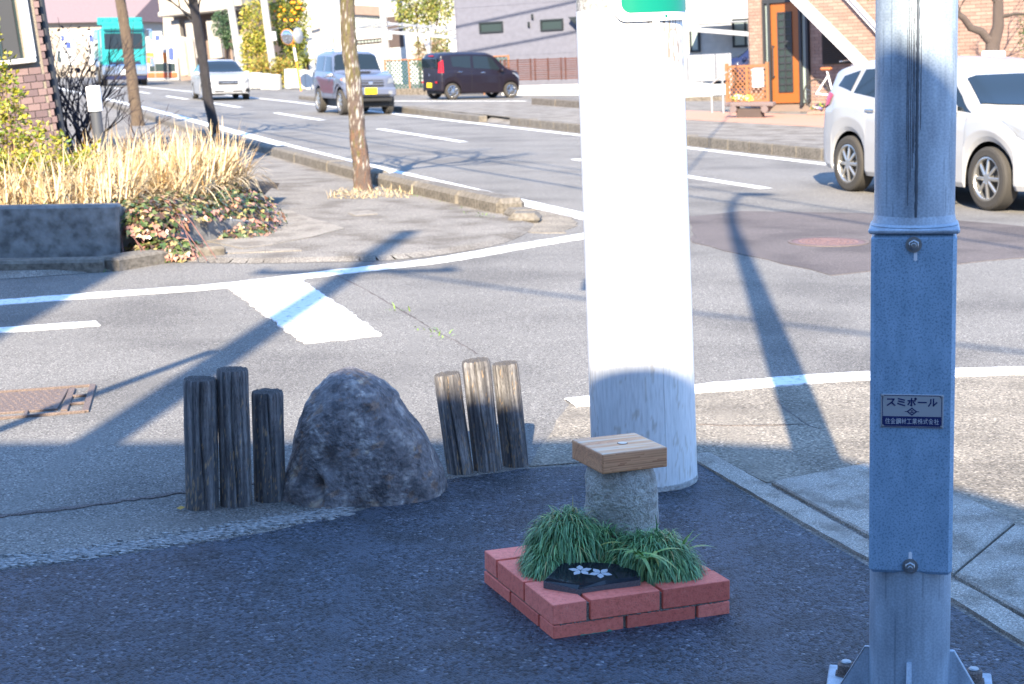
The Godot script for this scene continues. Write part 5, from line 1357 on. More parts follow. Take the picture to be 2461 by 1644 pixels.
func planter_bed() -> void:
	rng.seed = 41
	var o := thing("planter_wall", "stained grey concrete retaining wall of the raised planting bed on the left", "wall")
	var mb := MB.new()
	mb.bar(Vector3(-9.0, 0.22, -12.75), Vector3(-3.06, 0.22, -13.03), 0.2, 0.46, 0.02)
	obj("front_wall", mb, M.grey_wall, o)
	mb = MB.new()
	var face := [Vector2(0, 0), Vector2(2.2, 0), Vector2(2.2, 0.1), Vector2(1.2, 0.24), Vector2(0, 0.44)]
	mb.prism(T(Vector3(-3.12, 0, -13.0), facing(0.45, -0.9)), face, 0.16, 0.015)
	obj("side_wall", mb, M.grey_wall, o)
	mb = MB.new()
	kerb_run(mb, [Vector2(-9, -12.2), Vector2(-3.05, -12.42), Vector2(-2.72, -13.0), Vector2(-2.3, -13.2)], 0.24, 0.1, 0.02, 1.2)
	obj("ledge", mb, M.kerb, o)
	mb = MB.new()
	var rows := []
	var n := noise(1.2, FastNoiseLite.TYPE_SIMPLEX_SMOOTH, 4, 2)
	for i in 20:
		var r := PackedVector3Array()
		for j in 30:
			var x := -9.0 + 6.5 * j / 29; var z := -13.1 - 5.0 * i / 19
			if x > -3.4 - (z + 13.1) * 0.42: x = -3.4 - (z + 13.1) * 0.42 + 0.001 * j
			r.append(Vector3(x, 0.33 + 0.08 * n.get_noise_2d(x, z) - 0.3 * maxf(0.0, (x + 3.0) * 0.8), z))
		rows.append(r)
	mb.grid(rows)
	obj("soil", mb, M.soil, o)
	# dry grass
	mb = MB.new()
	for i in 10500:
		var z := -13.25 - 3.6 * pow(rng.randf(), 0.8)
		var x := rnd(-5.6, -2.8 + (-(z + 13.25)) * 0.05)
		if x > -3.1 and z > -14.2: continue
		if x < -3.95 and z < -14.6: continue
		var tall := 0.9 + 0.25 * n.get_noise_2d(x * 1.5, z * 1.5)
		if x > -3.0: tall *= clampf(1.2 - (x + 3.0) * 0.9, 0.6, 1.1)
		var g := rnd(0.7, 1.15)
		var c := Color(0.67, 0.54, 0.34) * g
		if rng.randf() < 0.25: c = Color(0.45, 0.29, 0.13) * g
		var dir := Vector3(rnd(-0.35, 0.45), 1.0, rnd(-0.4, 0.4))
		blade(mb, Vector3(x, 0.28, z), dir, tall * rnd(0.45, 0.76), rnd(0.01, 0.02), rnd(0.2, 2.6) if rng.randf() < 0.62 else rnd(2.5, 8.0), c, 8)
	for i in 2600:                                                  # shorter broken stalks below
		var z := -13.2 - 2.6 * rng.randf(); var x := rnd(-5.6, -3.0)
		blade(mb, Vector3(x, 0.3, z), Vector3(rnd(-1, 1), rnd(0.3, 1), rnd(-1, 1)), rnd(0.15, 0.4), rnd(0.006, 0.011), rnd(0.5, 3.0), Color(0.5, 0.34, 0.17) * rnd(0.6, 1.1), 4)
	var dg := obj("dry_grass", mb, M.straw)
	tag(dg, "tall straw-coloured dry grass filling the raised bed", "grass"); dg.set_meta("kind", "stuff")
	# ivy
	var iv := thing("ivy", "ivy with glossy green and reddish leaves spilling over the corner of the raised bed", "plant", T(Vector3(-2.85, 0, -14.2)))
	var lumps := [[Vector3(0.2, 0.05, -0.95), Vector3(0.56, 0.36, 0.75), 900], [Vector3(-0.1, 0.22, -0.1), Vector3(0.5, 0.22, 0.6), 800], [Vector3(-0.25, 0.33, 0.75), Vector3(0.42, 0.12, 0.35), 420], [Vector3(-0.04, 0.2, 0.95), Vector3(0.28, 0.25, 0.3), 420], [Vector3(0.12, 0.02, 1.12), Vector3(0.34, 0.16, 0.25), 330], [Vector3(0.4, 0.0, -0.4), Vector3(0.36, 0.14, 0.42), 330], [Vector3(-1.0, 0.36, 0.85), Vector3(0.9, 0.07, 0.2), 260]]
	var leaf := MB.new(); leaf.col = Color.WHITE
	var lp := [Vector2(0, 0), Vector2(0.45, -0.05), Vector2(0.5, 0.35), Vector2(0.22, 0.5), Vector2(0, 1), Vector2(-0.22, 0.5), Vector2(-0.5, 0.35), Vector2(-0.45, -0.05)]
	for i in range(1, 7):
		leaf.tri(Vector3(0, 0, 0), Vector3(lp[i].x, lp[i].y, 0.12 * absf(lp[i].x)), Vector3(lp[i + 1].x, lp[i + 1].y, 0.12 * absf(lp[i + 1].x)))
	var lm := leaf.mesh()
	var tints := [mat(lin(0.05, 0.085, 0.022), 0.3), mat(lin(0.11, 0.14, 0.045), 0.3), mat(lin(0.4, 0.2, 0.14), 0.4), mat(lin(0.3, 0.24, 0.1), 0.4), mat(lin(0.085, 0.05, 0.03), 0.5)]
	var picks := [Color(0.05, 0.085, 0.022), Color(0.11, 0.14, 0.045), Color(0.4, 0.2, 0.14), Color(0.3, 0.24, 0.1), Color(0.085, 0.05, 0.03)]
	var rest := MB.new()
	var count := 0
	for l in lumps:
		for i in l[2] * 2:
			var ph := rnd(0, TAU); var th := asin(rnd(0.0, 1.0))
			var e := Vector3(cos(th) * cos(ph), sin(th), cos(th) * sin(ph))
			var p: Vector3 = l[0] + e * l[1] * rnd(0.75, 1.08)
			if p.y < 0.02: p.y = rnd(0.02, 0.06)
			var k: int = [0, 0, 4, 1, 1, 3, 2, 3, 4, 0][rng.randi() % 10]
			if e.y < 0.35 and rng.randf() < 0.5: k = 2
			var s := rnd(0.03, 0.055)
			var nn := (e + Vector3(rnd(-0.6, 0.6), rnd(0, 0.8), rnd(-0.6, 0.6))).normalized()
			var dn := (Vector3(rnd(-1, 1), -0.8, rnd(-0.2, 1)))
			dn = (dn - nn * dn.dot(nn)).normalized()
			var tf := Transform3D(Basis(dn.cross(nn), dn, nn) * s, p)
			if count < 280 and e.z > 0.1 and i % 14 == 0:
				put("leaf", lm, tints[k], iv, tf); count += 1
			else:
				rest.col = picks[k] * rnd(0.8, 1.2)
				for q in range(1, 7):
					rest.tri(tf * Vector3(0, 0, 0), tf * Vector3(lp[q].x, lp[q].y, 0.12 * absf(lp[q].x)), tf * Vector3(lp[q + 1].x, lp[q + 1].y, 0.12 * absf(lp[q + 1].x)))
	var lf: StandardMaterial3D = M.leaf.duplicate(); lf.roughness = 0.3
	var rs := obj("leaves", rest, lf, iv); rs.set_meta("kind", "stuff")
	for k in 9:
		mb = MB.new()
		var a := Vector3(rnd(-0.35, 0.2), rnd(0.3, 0.4), rnd(0.7, 1.1))
		var b := Vector3(a.x + rnd(0.1, 0.4), 0.03, 1.2 + rnd(0, 0.35))
		mb.tube([a, a.lerp(b, 0.4) + Vector3(0, 0.05, 0.05), b], [0.005, 0.004, 0.003], 6)
		obj("stem", mb, mat(lin(0.22, 0.1, 0.08), 0.8), iv)
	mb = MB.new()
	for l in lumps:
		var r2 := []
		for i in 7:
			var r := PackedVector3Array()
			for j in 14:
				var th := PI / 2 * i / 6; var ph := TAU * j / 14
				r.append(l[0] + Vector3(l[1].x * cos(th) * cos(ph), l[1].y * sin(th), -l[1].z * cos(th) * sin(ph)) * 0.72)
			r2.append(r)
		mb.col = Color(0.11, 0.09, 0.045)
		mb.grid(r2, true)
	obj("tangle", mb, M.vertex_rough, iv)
	# yellow-green shrub in front of the brick house
	rng.seed = 52
	var sh := thing("shrub", "yellow-green shrub with one tall shoot before the window of the brick house", "shrub", T(Vector3(-4.35, 0.3, -14.55)))
	mb = MB.new(); var lv := MB.new()
	var tips := [[-0.05, 1.62, 0.1], [-0.35, 1.05, 0.1], [0.1, 1.0, 0.0], [0.32, 0.72, 0.1], [0.5, 0.6, 0.15], [-0.6, 0.95, 0.15], [-0.2, 0.75, 0.3], [0.25, 0.5, 0.3], [-0.85, 0.8, 0.2], [0.02, 1.25, 0.12], [-0.45, 0.6, 0.35], [0.6, 0.42, 0.2], [0.4, 0.45, 0.35], [-0.7, 0.5, 0.3], [0.0, 0.45, 0.4], [-0.3, 0.4, 0.4], [0.75, 0.5, 0.0], [-1.0, 0.6, 0.2]]
	for t in tips:
		var a := Vector3(t[0] * 0.35, 0, 0); var b := Vector3(t[0], t[1], t[2])
		var m := a.lerp(b, 0.5) + Vector3(rnd(-0.06, 0.06), 0.05, rnd(-0.05, 0.05))
		mb.tube([a, m, b], [0.009, 0.006, 0.003], 6)
		for k in int(150 + t[1] * 90):
			var s := rnd(0.15, 1.0)
			var p := (a.lerp(m, s * 2) if s < 0.5 else m.lerp(b, s * 2 - 1)) + Vector3(rnd(-1, 1), rnd(-1, 1), rnd(-1, 1)) * lerpf(0.24, 0.055, s)
			var g := rnd(0.7, 1.25)
			var c := Color(0.27, 0.265, 0.025) * g
			var q := rng.randf()
			if q < 0.3: c = Color(0.12, 0.18, 0.02) * g
			elif q < 0.48: c = Color(0.38, 0.31, 0.06) * g
			leaf_quad(lv, p, Vector3(rnd(-1, 1), rnd(-0.3, 0.9), rnd(-0.6, 1)), rnd(0.04, 0.07), rnd(0.024, 0.036), c)
	obj("stems", mb, mat(lin(0.2, 0.12, 0.08), 0.8), sh)
	var sl := obj("leaves", lv, M.leaf, sh); sl.set_meta("kind", "stuff")
	# bare dark shrub at the corner of the house
	rng.seed = 63
	var ds := thing("bare_shrub", "leafless dark shrub with tangled twigs at the corner of the brick house", "shrub", T(Vector3(-4.72, 0, -18.6)))
	mb = MB.new()
	for k in 10:
		twig(mb, Vector3(rnd(-0.12, 0.08), 0.0, rnd(-0.1, 0.1)), Vector3(rnd(-0.25, 0.22), 1.0, rnd(-0.2, 0.2)), rnd(0.5, 0.75), 0.022, 4)
	for k in 5:
		twig(mb, Vector3(0.05, 0.3, 0), Vector3(1.0, rnd(0.05, 0.7), rnd(-0.2, 0.2)), 0.42, 0.014, 3)
	obj("twigs", mb, mat(lin(0.035, 0.026, 0.032), 0.9), ds)
	mb = MB.new()
	for k in 130: leaf_quad(mb, Vector3(rnd(-0.2, 0.16), rnd(0.35, 1.9), rnd(-0.2, 0.2)), Vector3(rnd(-1, 1), rnd(-1, 1), rnd(-1, 1)), 0.06, 0.03, Color(0.05, 0.035, 0.045) * rnd(0.6, 1.4))
	var bl := obj("leaves", mb, M.leaf, ds); bl.set_meta("kind", "stuff")

func twig(mb: MB, p: Vector3, d: Vector3, l: float, r: float, depth: int) -> void:
	d = d.normalized()
	var m := p + d * l * 0.5 + Vector3(rnd(-1, 1), rnd(-1, 1), rnd(-1, 1)) * l * 0.07
	var q := p + d * l
	mb.tube([p, m, q], [r, r * 0.85, r * 0.68], 5 if r < 0.03 else 9, false)
	if depth <= 0: return
	for k in 2 + int(rng.randf() * 1.6):
		var e := (d + Vector3(rnd(-0.8, 0.8), rnd(-0.25, 0.55), rnd(-0.8, 0.8))).normalized()
		twig(mb, q if k < 2 else m, e, l * rnd(0.6, 0.85), r * 0.62, depth - 1)

func street_tree(label: String, base: Vector3, top: Vector3, r0: float, r1: float, kind: int, seed: int, depth := 5) -> void:
	rng.seed = seed
	var o := thing("street_tree", label, "tree", T(base), "bare street trees along the left pavement")
	var n := noise(1.0, FastNoiseLite.TYPE_SIMPLEX_SMOOTH, 5, seed)
	var mb := MB.new()
	var rows := []; var cols := []
	var up := top - base
	for i in 71:
		var t := float(i) / 70
		var c := up * t + Vector3(n.get_noise_1d(t * 2.0), 0, n.get_noise_1d(t * 2.0 + 30)) * 0.03
		var r := PackedVector3Array(); var cr := PackedColorArray()
		for j in 40:
			var a := TAU * j / 40
			var e := Vector3(sin(a), 0, cos(a))
			var y := up.y * t
			var rad := lerpf(r0, r1, t) * (1.0 + 0.35 * exp(-t * 22.0)) * (1.0 + 0.09 * n.get_noise_3d(e.x * 3, y * 3, e.z * 3) + 0.05 * n.get_noise_3d(e.x * 12, y * 9, e.z * 12))
			r.append(c + e * rad - Vector3(0, 0.05 * (1 - t), 0))
			var k := Color(0.17, 0.125, 0.105)
			if kind == 0:
				var moss := n.get_noise_3d(e.x * 3.5, y * 2.2 + 5, e.z * 3.5) + 0.3 * n.get_noise_3d(e.x * 16, y * 14, e.z * 16)
				if moss > 0.05 - (0.2 if y > 1.3 else -0.25): k = k.lerp(Color(0.18, 0.155, 0.06), clampf(moss * 3 + 0.5, 0.25, 0.95))
				var lich := n.get_noise_3d(e.x * 7 + 9, y * 7, e.z * 7) + 0.5 * n.get_noise_3d(e.x * 22, y * 20, e.z * 22)
				if lich > 0.17 + absf(y - 1.15) * 0.28: k = Color(0.55, 0.52, 0.47)
				var red := n.get_noise_3d(e.x * 6, y * 6 + 40, e.z * 6)
				if red > 0.12 and y < 0.75: k = k.lerp(Color(0.26, 0.14, 0.09), 0.7)
			elif kind == 1: k = Color(0.045, 0.04, 0.042) * (1.0 + 0.5 * n.get_noise_3d(e.x * 9, y * 6, e.z * 9))
			else: k = Color(0.12, 0.085, 0.06).lerp(Color(0.2, 0.145, 0.1), 0.5 + 0.8 * n.get_noise_3d(e.x * 9, y * 6, e.z * 9))
			cr.append(k * (0.9 + 0.3 * n.get_noise_3d(e.x * 20, y * 20, e.z * 20)))
		rows.append(r); cols.append(cr)
	mb.grid(rows, true, cols)
	obj("trunk", mb, M.bark, o)
	mb = MB.new()
	mb.col = Color(0.1, 0.08, 0.065) if kind != 1 else Color(0.045, 0.04, 0.042)
	for k in 4:
		var a := TAU * k / 4 + rnd(-0.5, 0.5)
		twig(mb, up * rnd(0.93, 1.0), Vector3(cos(a) * 0.75, rnd(0.75, 1.3), sin(a) * 0.75), rnd(0.65, 0.95), r1 * 0.62, depth)
	if kind == 1:
		for k in 6: twig(mb, up * rnd(0.78, 0.95), Vector3(rnd(-1, 1), 0.7, rnd(-1, 1)), 0.5, 0.022, 3)
	obj("branches", mb, M.bark, o)

func street_trees() -> void:
	street_tree("mossy street tree with white lichen patches, nearest on the left pavement", Vector3(-1.714, 0, -19.4), Vector3(-1.714, 0, -19.4) + Vector3(-0.135, 2.35, 0), 0.1, 0.082, 0, 9, 5)
	street_tree("thin blackish street tree standing just behind the dry grass", Vector3(-5.512, 0, -31.431), Vector3(-5.512, 0, -31.431) + Vector3(-0.33, 2.65, 0), 0.095, 0.085, 1, 19, 4)
	street_tree("brown street tree behind the white-topped bollard", Vector3(-8.548, 0, -38.67), Vector3(-8.548, 0, -38.67) + Vector3(-0.3, 3.2, 0), 0.135, 0.115, 2, 29, 4)
	rng.seed = 12
	var mb := MB.new()
	for i in 600:
		var p := Vector3(-1.591, 0.03, -19.016) + Vector3(rnd(-0.42, 0.5), 0, rnd(-0.3, 0.9))
		blade(mb, p, Vector3(rnd(-1, 1), rnd(0.4, 1.3), rnd(-1, 1)), rnd(0.04, 0.13), 0.009, rnd(0.5, 2), Color(0.55, 0.42, 0.24) * rnd(0.7, 1.15), 3)
	var g := obj("dry_tufts", mb, M.straw)
	tag(g, "short dry grass tufts round the foot of the mossy tree", "grass"); g.set_meta("kind", "stuff")

func leafy(called: String, label: String, at: Vector3, lumps: Array, cols: Array, size: float, cat := "tree", group := "") -> Node3D:   # lumps: [offset, radii, leaves]
	var o := thing(called, label, cat, T(at), group)
	var mb := MB.new()
	for l in lumps:
		for i in l[2]:
			var e := Vector3(rnd(-1, 1), rnd(-1, 1), rnd(-1, 1)).normalized()
			var p: Vector3 = l[0] + e * l[1] * pow(rng.randf(), 0.4)
			var c: Color = cols[rng.randi() % cols.size()]
			leaf_quad(mb, p, e + Vector3(rnd(-1, 1), rnd(-1, 0.6), rnd(-1, 1)), size * rnd(0.7, 1.4), size * rnd(0.4, 0.7), c * rnd(0.65, 1.25))
	var lv := obj("leaves" if cat != "tree" else "crown", mb, M.leaf, o)
	lv.set_meta("kind", "stuff")
	mb = MB.new(); mb.col = Color(0.09, 0.06, 0.045)
	for l in lumps:
		mb.tube([Vector3(l[0].x * 0.2, 0, l[0].z * 0.2), Vector3(l[0].x * 0.7, l[0].y * 0.6, l[0].z), l[0]], [0.07, 0.05, 0.03], 7)
	obj("trunk" if cat == "tree" else "stems", mb, M.bark, o)
	return o

func far_plants() -> void:
	rng.seed = 71
	var yel := [Color(0.36, 0.33, 0.04), Color(0.25, 0.27, 0.04), Color(0.42, 0.32, 0.06), Color(0.14, 0.18, 0.03)]
	var ora := [Color(0.36, 0.2, 0.05), Color(0.3, 0.27, 0.05), Color(0.2, 0.2, 0.04)]
	var grn := [Color(0.08, 0.14, 0.03), Color(0.14, 0.2, 0.04), Color(0.05, 0.09, 0.025)]
	leafy("hedge_tree", "tall yellow-green hedge shrub beside the road, left of the orange mirror pole", Vector3(-12.517, 0.797, -84) * Vector3(1, 0, 1), [[Vector3(0, 1.5, 0), Vector3(0.9, 1.3, 0.8), 1500], [Vector3(0.2, 3.1, 0), Vector3(1.0, 1.3, 0.8), 1500], [Vector3(0.9, 0.9, 0.2), Vector3(0.8, 0.8, 0.6), 800]], yel, 0.17)
	leafy("bronze_shrub", "orange-brown shrub at the foot of the yellow-green hedge", Vector3(-11.811, 0.39, -82) * Vector3(1, 0, 1), [[Vector3(0, 0.9, 0), Vector3(0.8, 0.7, 0.6), 900], [Vector3(0.8, 0.8, 0.1), Vector3(0.6, 0.7, 0.5), 600]], ora, 0.15, "shrub")
	var ct := leafy("citrus_tree", "green citrus tree hung with orange fruit behind the traffic mirror", Vector3(-10.862, 0.764, -85) * Vector3(1, 0, 1), [[Vector3(0, 3.2, 0), Vector3(0.95, 1.5, 0.8), 2200], [Vector3(0.1, 1.6, 0), Vector3(0.7, 1.2, 0.6), 1000], [Vector3(-0.2, 4.2, 0), Vector3(0.9, 0.8, 0.8), 900]], [Color(0.12, 0.17, 0.03), Color(0.2, 0.22, 0.035), Color(0.3, 0.27, 0.04)], 0.16)
	var ball := SphereMesh.new(); ball.radius = 0.075; ball.height = 0.15; ball.radial_segments = 12; ball.rings = 6
	for k in 26: put("fruit", ball, M.skin_orange, ct, T(Vector3(rnd(-0.75, 0.75), rnd(3.3, 4.7), rnd(0.45, 0.85))))
	leafy("dark_evergreen", "dark green pine-like tree in front of the columned building", Vector3(-16.749, 1.055, -100) * Vector3(1, 0, 1), [[Vector3(0, 3.4, 0), Vector3(0.75, 0.9, 0.7), 1100], [Vector3(0.3, 2.5, 0), Vector3(0.5, 0.5, 0.5), 500]], [Color(0.04, 0.08, 0.035), Color(0.06, 0.11, 0.045)], 0.15)
	leafy("round_tree", "yellow-green leafy tree standing left of the grey house", Vector3(-4.139, 1.45, -80) * Vector3(1, 0, 1), [[Vector3(-0.2, 4.0, 0), Vector3(1.1, 1.5, 1.0), 2600], [Vector3(1.0, 4.2, 0.2), Vector3(0.7, 1.4, 0.7), 1200], [Vector3(1.0, 2.0, 0.3), Vector3(0.4, 0.7, 0.4), 400]], [Color(0.13, 0.17, 0.035), Color(0.24, 0.25, 0.05), Color(0.3, 0.26, 0.07)], 0.16)
	leafy("brown_bush", "brownish thinning bush under the carport beside the grey house", Vector3(-3.632, 1.448, -78) * Vector3(1, 0, 1), [[Vector3(0, 1.6, 0), Vector3(0.9, 0.8, 0.5), 900], [Vector3(0.7, 1.1, 0), Vector3(0.5, 0.6, 0.4), 400]], [Color(0.3, 0.2, 0.13), Color(0.22, 0.17, 0.09), Color(0.16, 0.17, 0.05)], 0.14, "shrub")
	# cycad
	var cy := thing("cycad", "cycad palm with spreading yellow-green fronds behind the white block wall", "palm", T(Vector3(-9.602, 0.804, -80) * Vector3(1, 0, 1)))
	var mb := MB.new()
	for k in 40:
		var a := TAU * k / 40 + rnd(-0.1, 0.1)
		blade(mb, Vector3(0, 1.15, 0), Vector3(cos(a), rnd(0.2, 1.4), sin(a)), rnd(0.8, 1.2), 0.12, rnd(0.8, 1.6), Color(0.3, 0.3, 0.05) * rnd(0.6, 1.2), 7)
	obj("fronds", mb, M.leaf, cy)
	mb = MB.new(); mb.col = Color(0.12, 0.08, 0.05); mb.tube([Vector3.ZERO, Vector3(0, 1.2, 0)], [0.16, 0.13], 10)
	obj("trunk", mb, M.bark, cy)
	# gnarled garden tree at the right
	rng.seed = 88
	var gt := thing("garden_tree", "gnarled leafless garden tree in front of the pink tiled house at the right", "tree", T(Vector3(8.869, 1.236, -31) * Vector3(1, 0, 1)))
	mb = MB.new(); mb.col = Color(0.13, 0.1, 0.085)
	mb.tube([Vector3(0, 0, 0), Vector3(0.02, 1.1, 0), Vector3(0.03, 1.62, 0), Vector3(0.12, 1.95, 0), Vector3(0.1, 2.4, 0), Vector3(0.16, 2.9, 0)], [0.15, 0.14, 0.13, 0.105, 0.09, 0.08], 12)
	mb.tube([Vector3(0.03, 1.6, 0), Vector3(-0.2, 1.85, 0.05), Vector3(-0.4, 1.92, 0.05), Vector3(-0.55, 2.1, 0.1), Vector3(-0.85, 2.3, 0.1)], [0.08, 0.075, 0.07, 0.06, 0.05], 10)
	obj("trunk", mb, M.bark, gt)
	mb = MB.new(); mb.col = Color(0.1, 0.08, 0.07)
	for k in 5: twig(mb, Vector3(0.12, 2.1 + 0.2 * k, 0), Vector3([0.9, -0.8, 0.8, -0.7, 1.0][k], [0.1, 0.7, 0.4, 0.5, 0.3][k], 0.2), 0.5, 0.035, 4)
	for k in 3: twig(mb, Vector3(-0.5 - 0.15 * k, 2.05 + 0.1 * k, 0.1), Vector3(-0.6, 0.6, 0.1), 0.35, 0.03, 4)
	obj("branches", mb, M.bark, gt)
	mb = MB.new()
	for k in 500: leaf_quad(mb, Vector3(rnd(0.5, 1.0), rnd(1.4, 2.2), rnd(-0.2, 0.3)), Vector3(rnd(-1, 1), rnd(-1, 1), rnd(-1, 1)), 0.06, 0.03, Color(0.07, 0.1, 0.03) * rnd(0.6, 1.3))
	for k in 160: leaf_quad(mb, Vector3(rnd(-2.35, -2.15), rnd(2.45, 2.75), rnd(-0.1, 0.2)), Vector3(rnd(-1, 1), rnd(-1, 1), rnd(-1, 1)), 0.06, 0.03, Color(0.2, 0.26, 0.03) * rnd(0.6, 1.3))
	var lf := obj("leaves", mb, M.leaf, gt); lf.set_meta("kind", "stuff")
	mb = MB.new(); mb.bx(0.0, 1.38, 0.17, 0.42, 0.24, 0.1, 0.02)
	obj("trunk_board", mb, M.white_paint, gt)

# ---------------------------------------------------------------- street furniture and what stands outside the picture
func street_things() -> void:
	# bollard with a white top
	var o := thing("bollard", "dark grey bollard with a white cylindrical top at the pavement edge", "bollard", T(Vector3(-3.801, 0.191, -15.7) * Vector3(1, 0, 1), lean(-0.06, 0)))
	var mb := MB.new(); mb.lathe(T(), [Vector2(0.056, 0), Vector2(0.052, 1.1)], 28)
	obj("post", mb, mat(lin(0.06, 0.065, 0.075), 0.5), o)
	mb = MB.new(); mb.lathe(T(), [Vector2(0.052, 1.09), Vector2(0.067, 1.09), Vector2(0.069, 1.31), Vector2(0.06, 1.322), Vector2(0, 1.326)], 28)
	obj("white_top", mb, M.white_paint, o)
	# traffic mirror
	var mp: Vector3 = Vector3(-9.385, 0.048, -76)
	o = thing("traffic_mirror", "round convex traffic mirror on a leaning orange pole", "traffic mirror", T(Vector3(mp.x, 0, mp.z), lean(-0.13, 0)))
	mb = MB.new(); mb.tube([Vector3(0, 0, 0), Vector3(0, 2.55, 0)], [0.045], 12)
	obj("pole", mb, M.orange_pole, o)
	mb = MB.new(); mb.tube([Vector3(0, 1.35, 0), Vector3(0, 1.95, 0)], [0.05], 12)
	obj("white_band", mb, M.white_paint, o)
	var ft := T(Vector3(-0.2, 2.45, 0.1), Basis(Vector3.UP, -0.5) * Basis(Vector3(1, 0, 0), PI / 2 + 0.08))
	mb = MB.new(); mb.lathe(ft, [Vector2(0.0, -0.08), Vector2(0.34, -0.06), Vector2(0.36, 0.0), Vector2(0.33, 0.02)], 36)
	obj("hood", mb, M.orange_pole, o)
	mb = MB.new()
	var prof := []
	for k in 9: prof.append(Vector2(0.33 * cos(PI / 2 * k / 8.0), 0.01 + 0.09 * sin(PI / 2 * k / 8.0)))
	mb.lathe(ft, prof, 36)
	obj("mirror_glass", mb, M.mirror, o)
	ft = T(Vector3(0.28, 2.45, -0.02), Basis(Vector3.UP, 1.1) * Basis(Vector3(1, 0, 0), PI / 2 + 0.08))
	mb = MB.new(); mb.lathe(ft, [Vector2(0.0, -0.08), Vector2(0.34, -0.06), Vector2(0.36, 0.0), Vector2(0.33, 0.02), Vector2(0, 0.1)], 36)
	obj("second_mirror", mb, M.plate_grey, o)
	# far utility poles
	for k in [["pale utility pole with a meter box in front of the dark evergreen", Vector3(-15.145, 0.819, -96), 0.24, -0.12], ["pale utility pole rising out of the yellow-green hedge", Vector3(-11.349, 0.804, -82), 0.2, -0.1], ["white utility pole beside the large white house", Vector3(-8.909, 1.058, -86), 0.26, -0.07], ["grey utility pole in front of the barred windows", Vector3(-6.007, 1.036, -84), 0.2, -0.05]]:
		var p := thing("utility_pole", k[0], "utility pole", T(Vector3(k[1].x, 0, k[1].z), lean(k[3], 0)), "utility poles across the road")
		mb = MB.new(); mb.tube([Vector3(0, 0, 0), Vector3(0, 9.0, 0)], [k[2], k[2] * 0.75], 16)
		obj("shaft", mb, M.pole_concrete, p)
		mb = MB.new(); mb.bx(k[2] + 0.08, 2.5, 0.1, 0.2, 0.45, 0.2, 0.02)
		obj("meter_box", mb, M.silver_frame, p)
		mb = MB.new(); mb.bx(0.3, 8.2, 0, 1.6, 0.1, 0.1)
		obj("crossarm", mb, M.silver_frame, p)

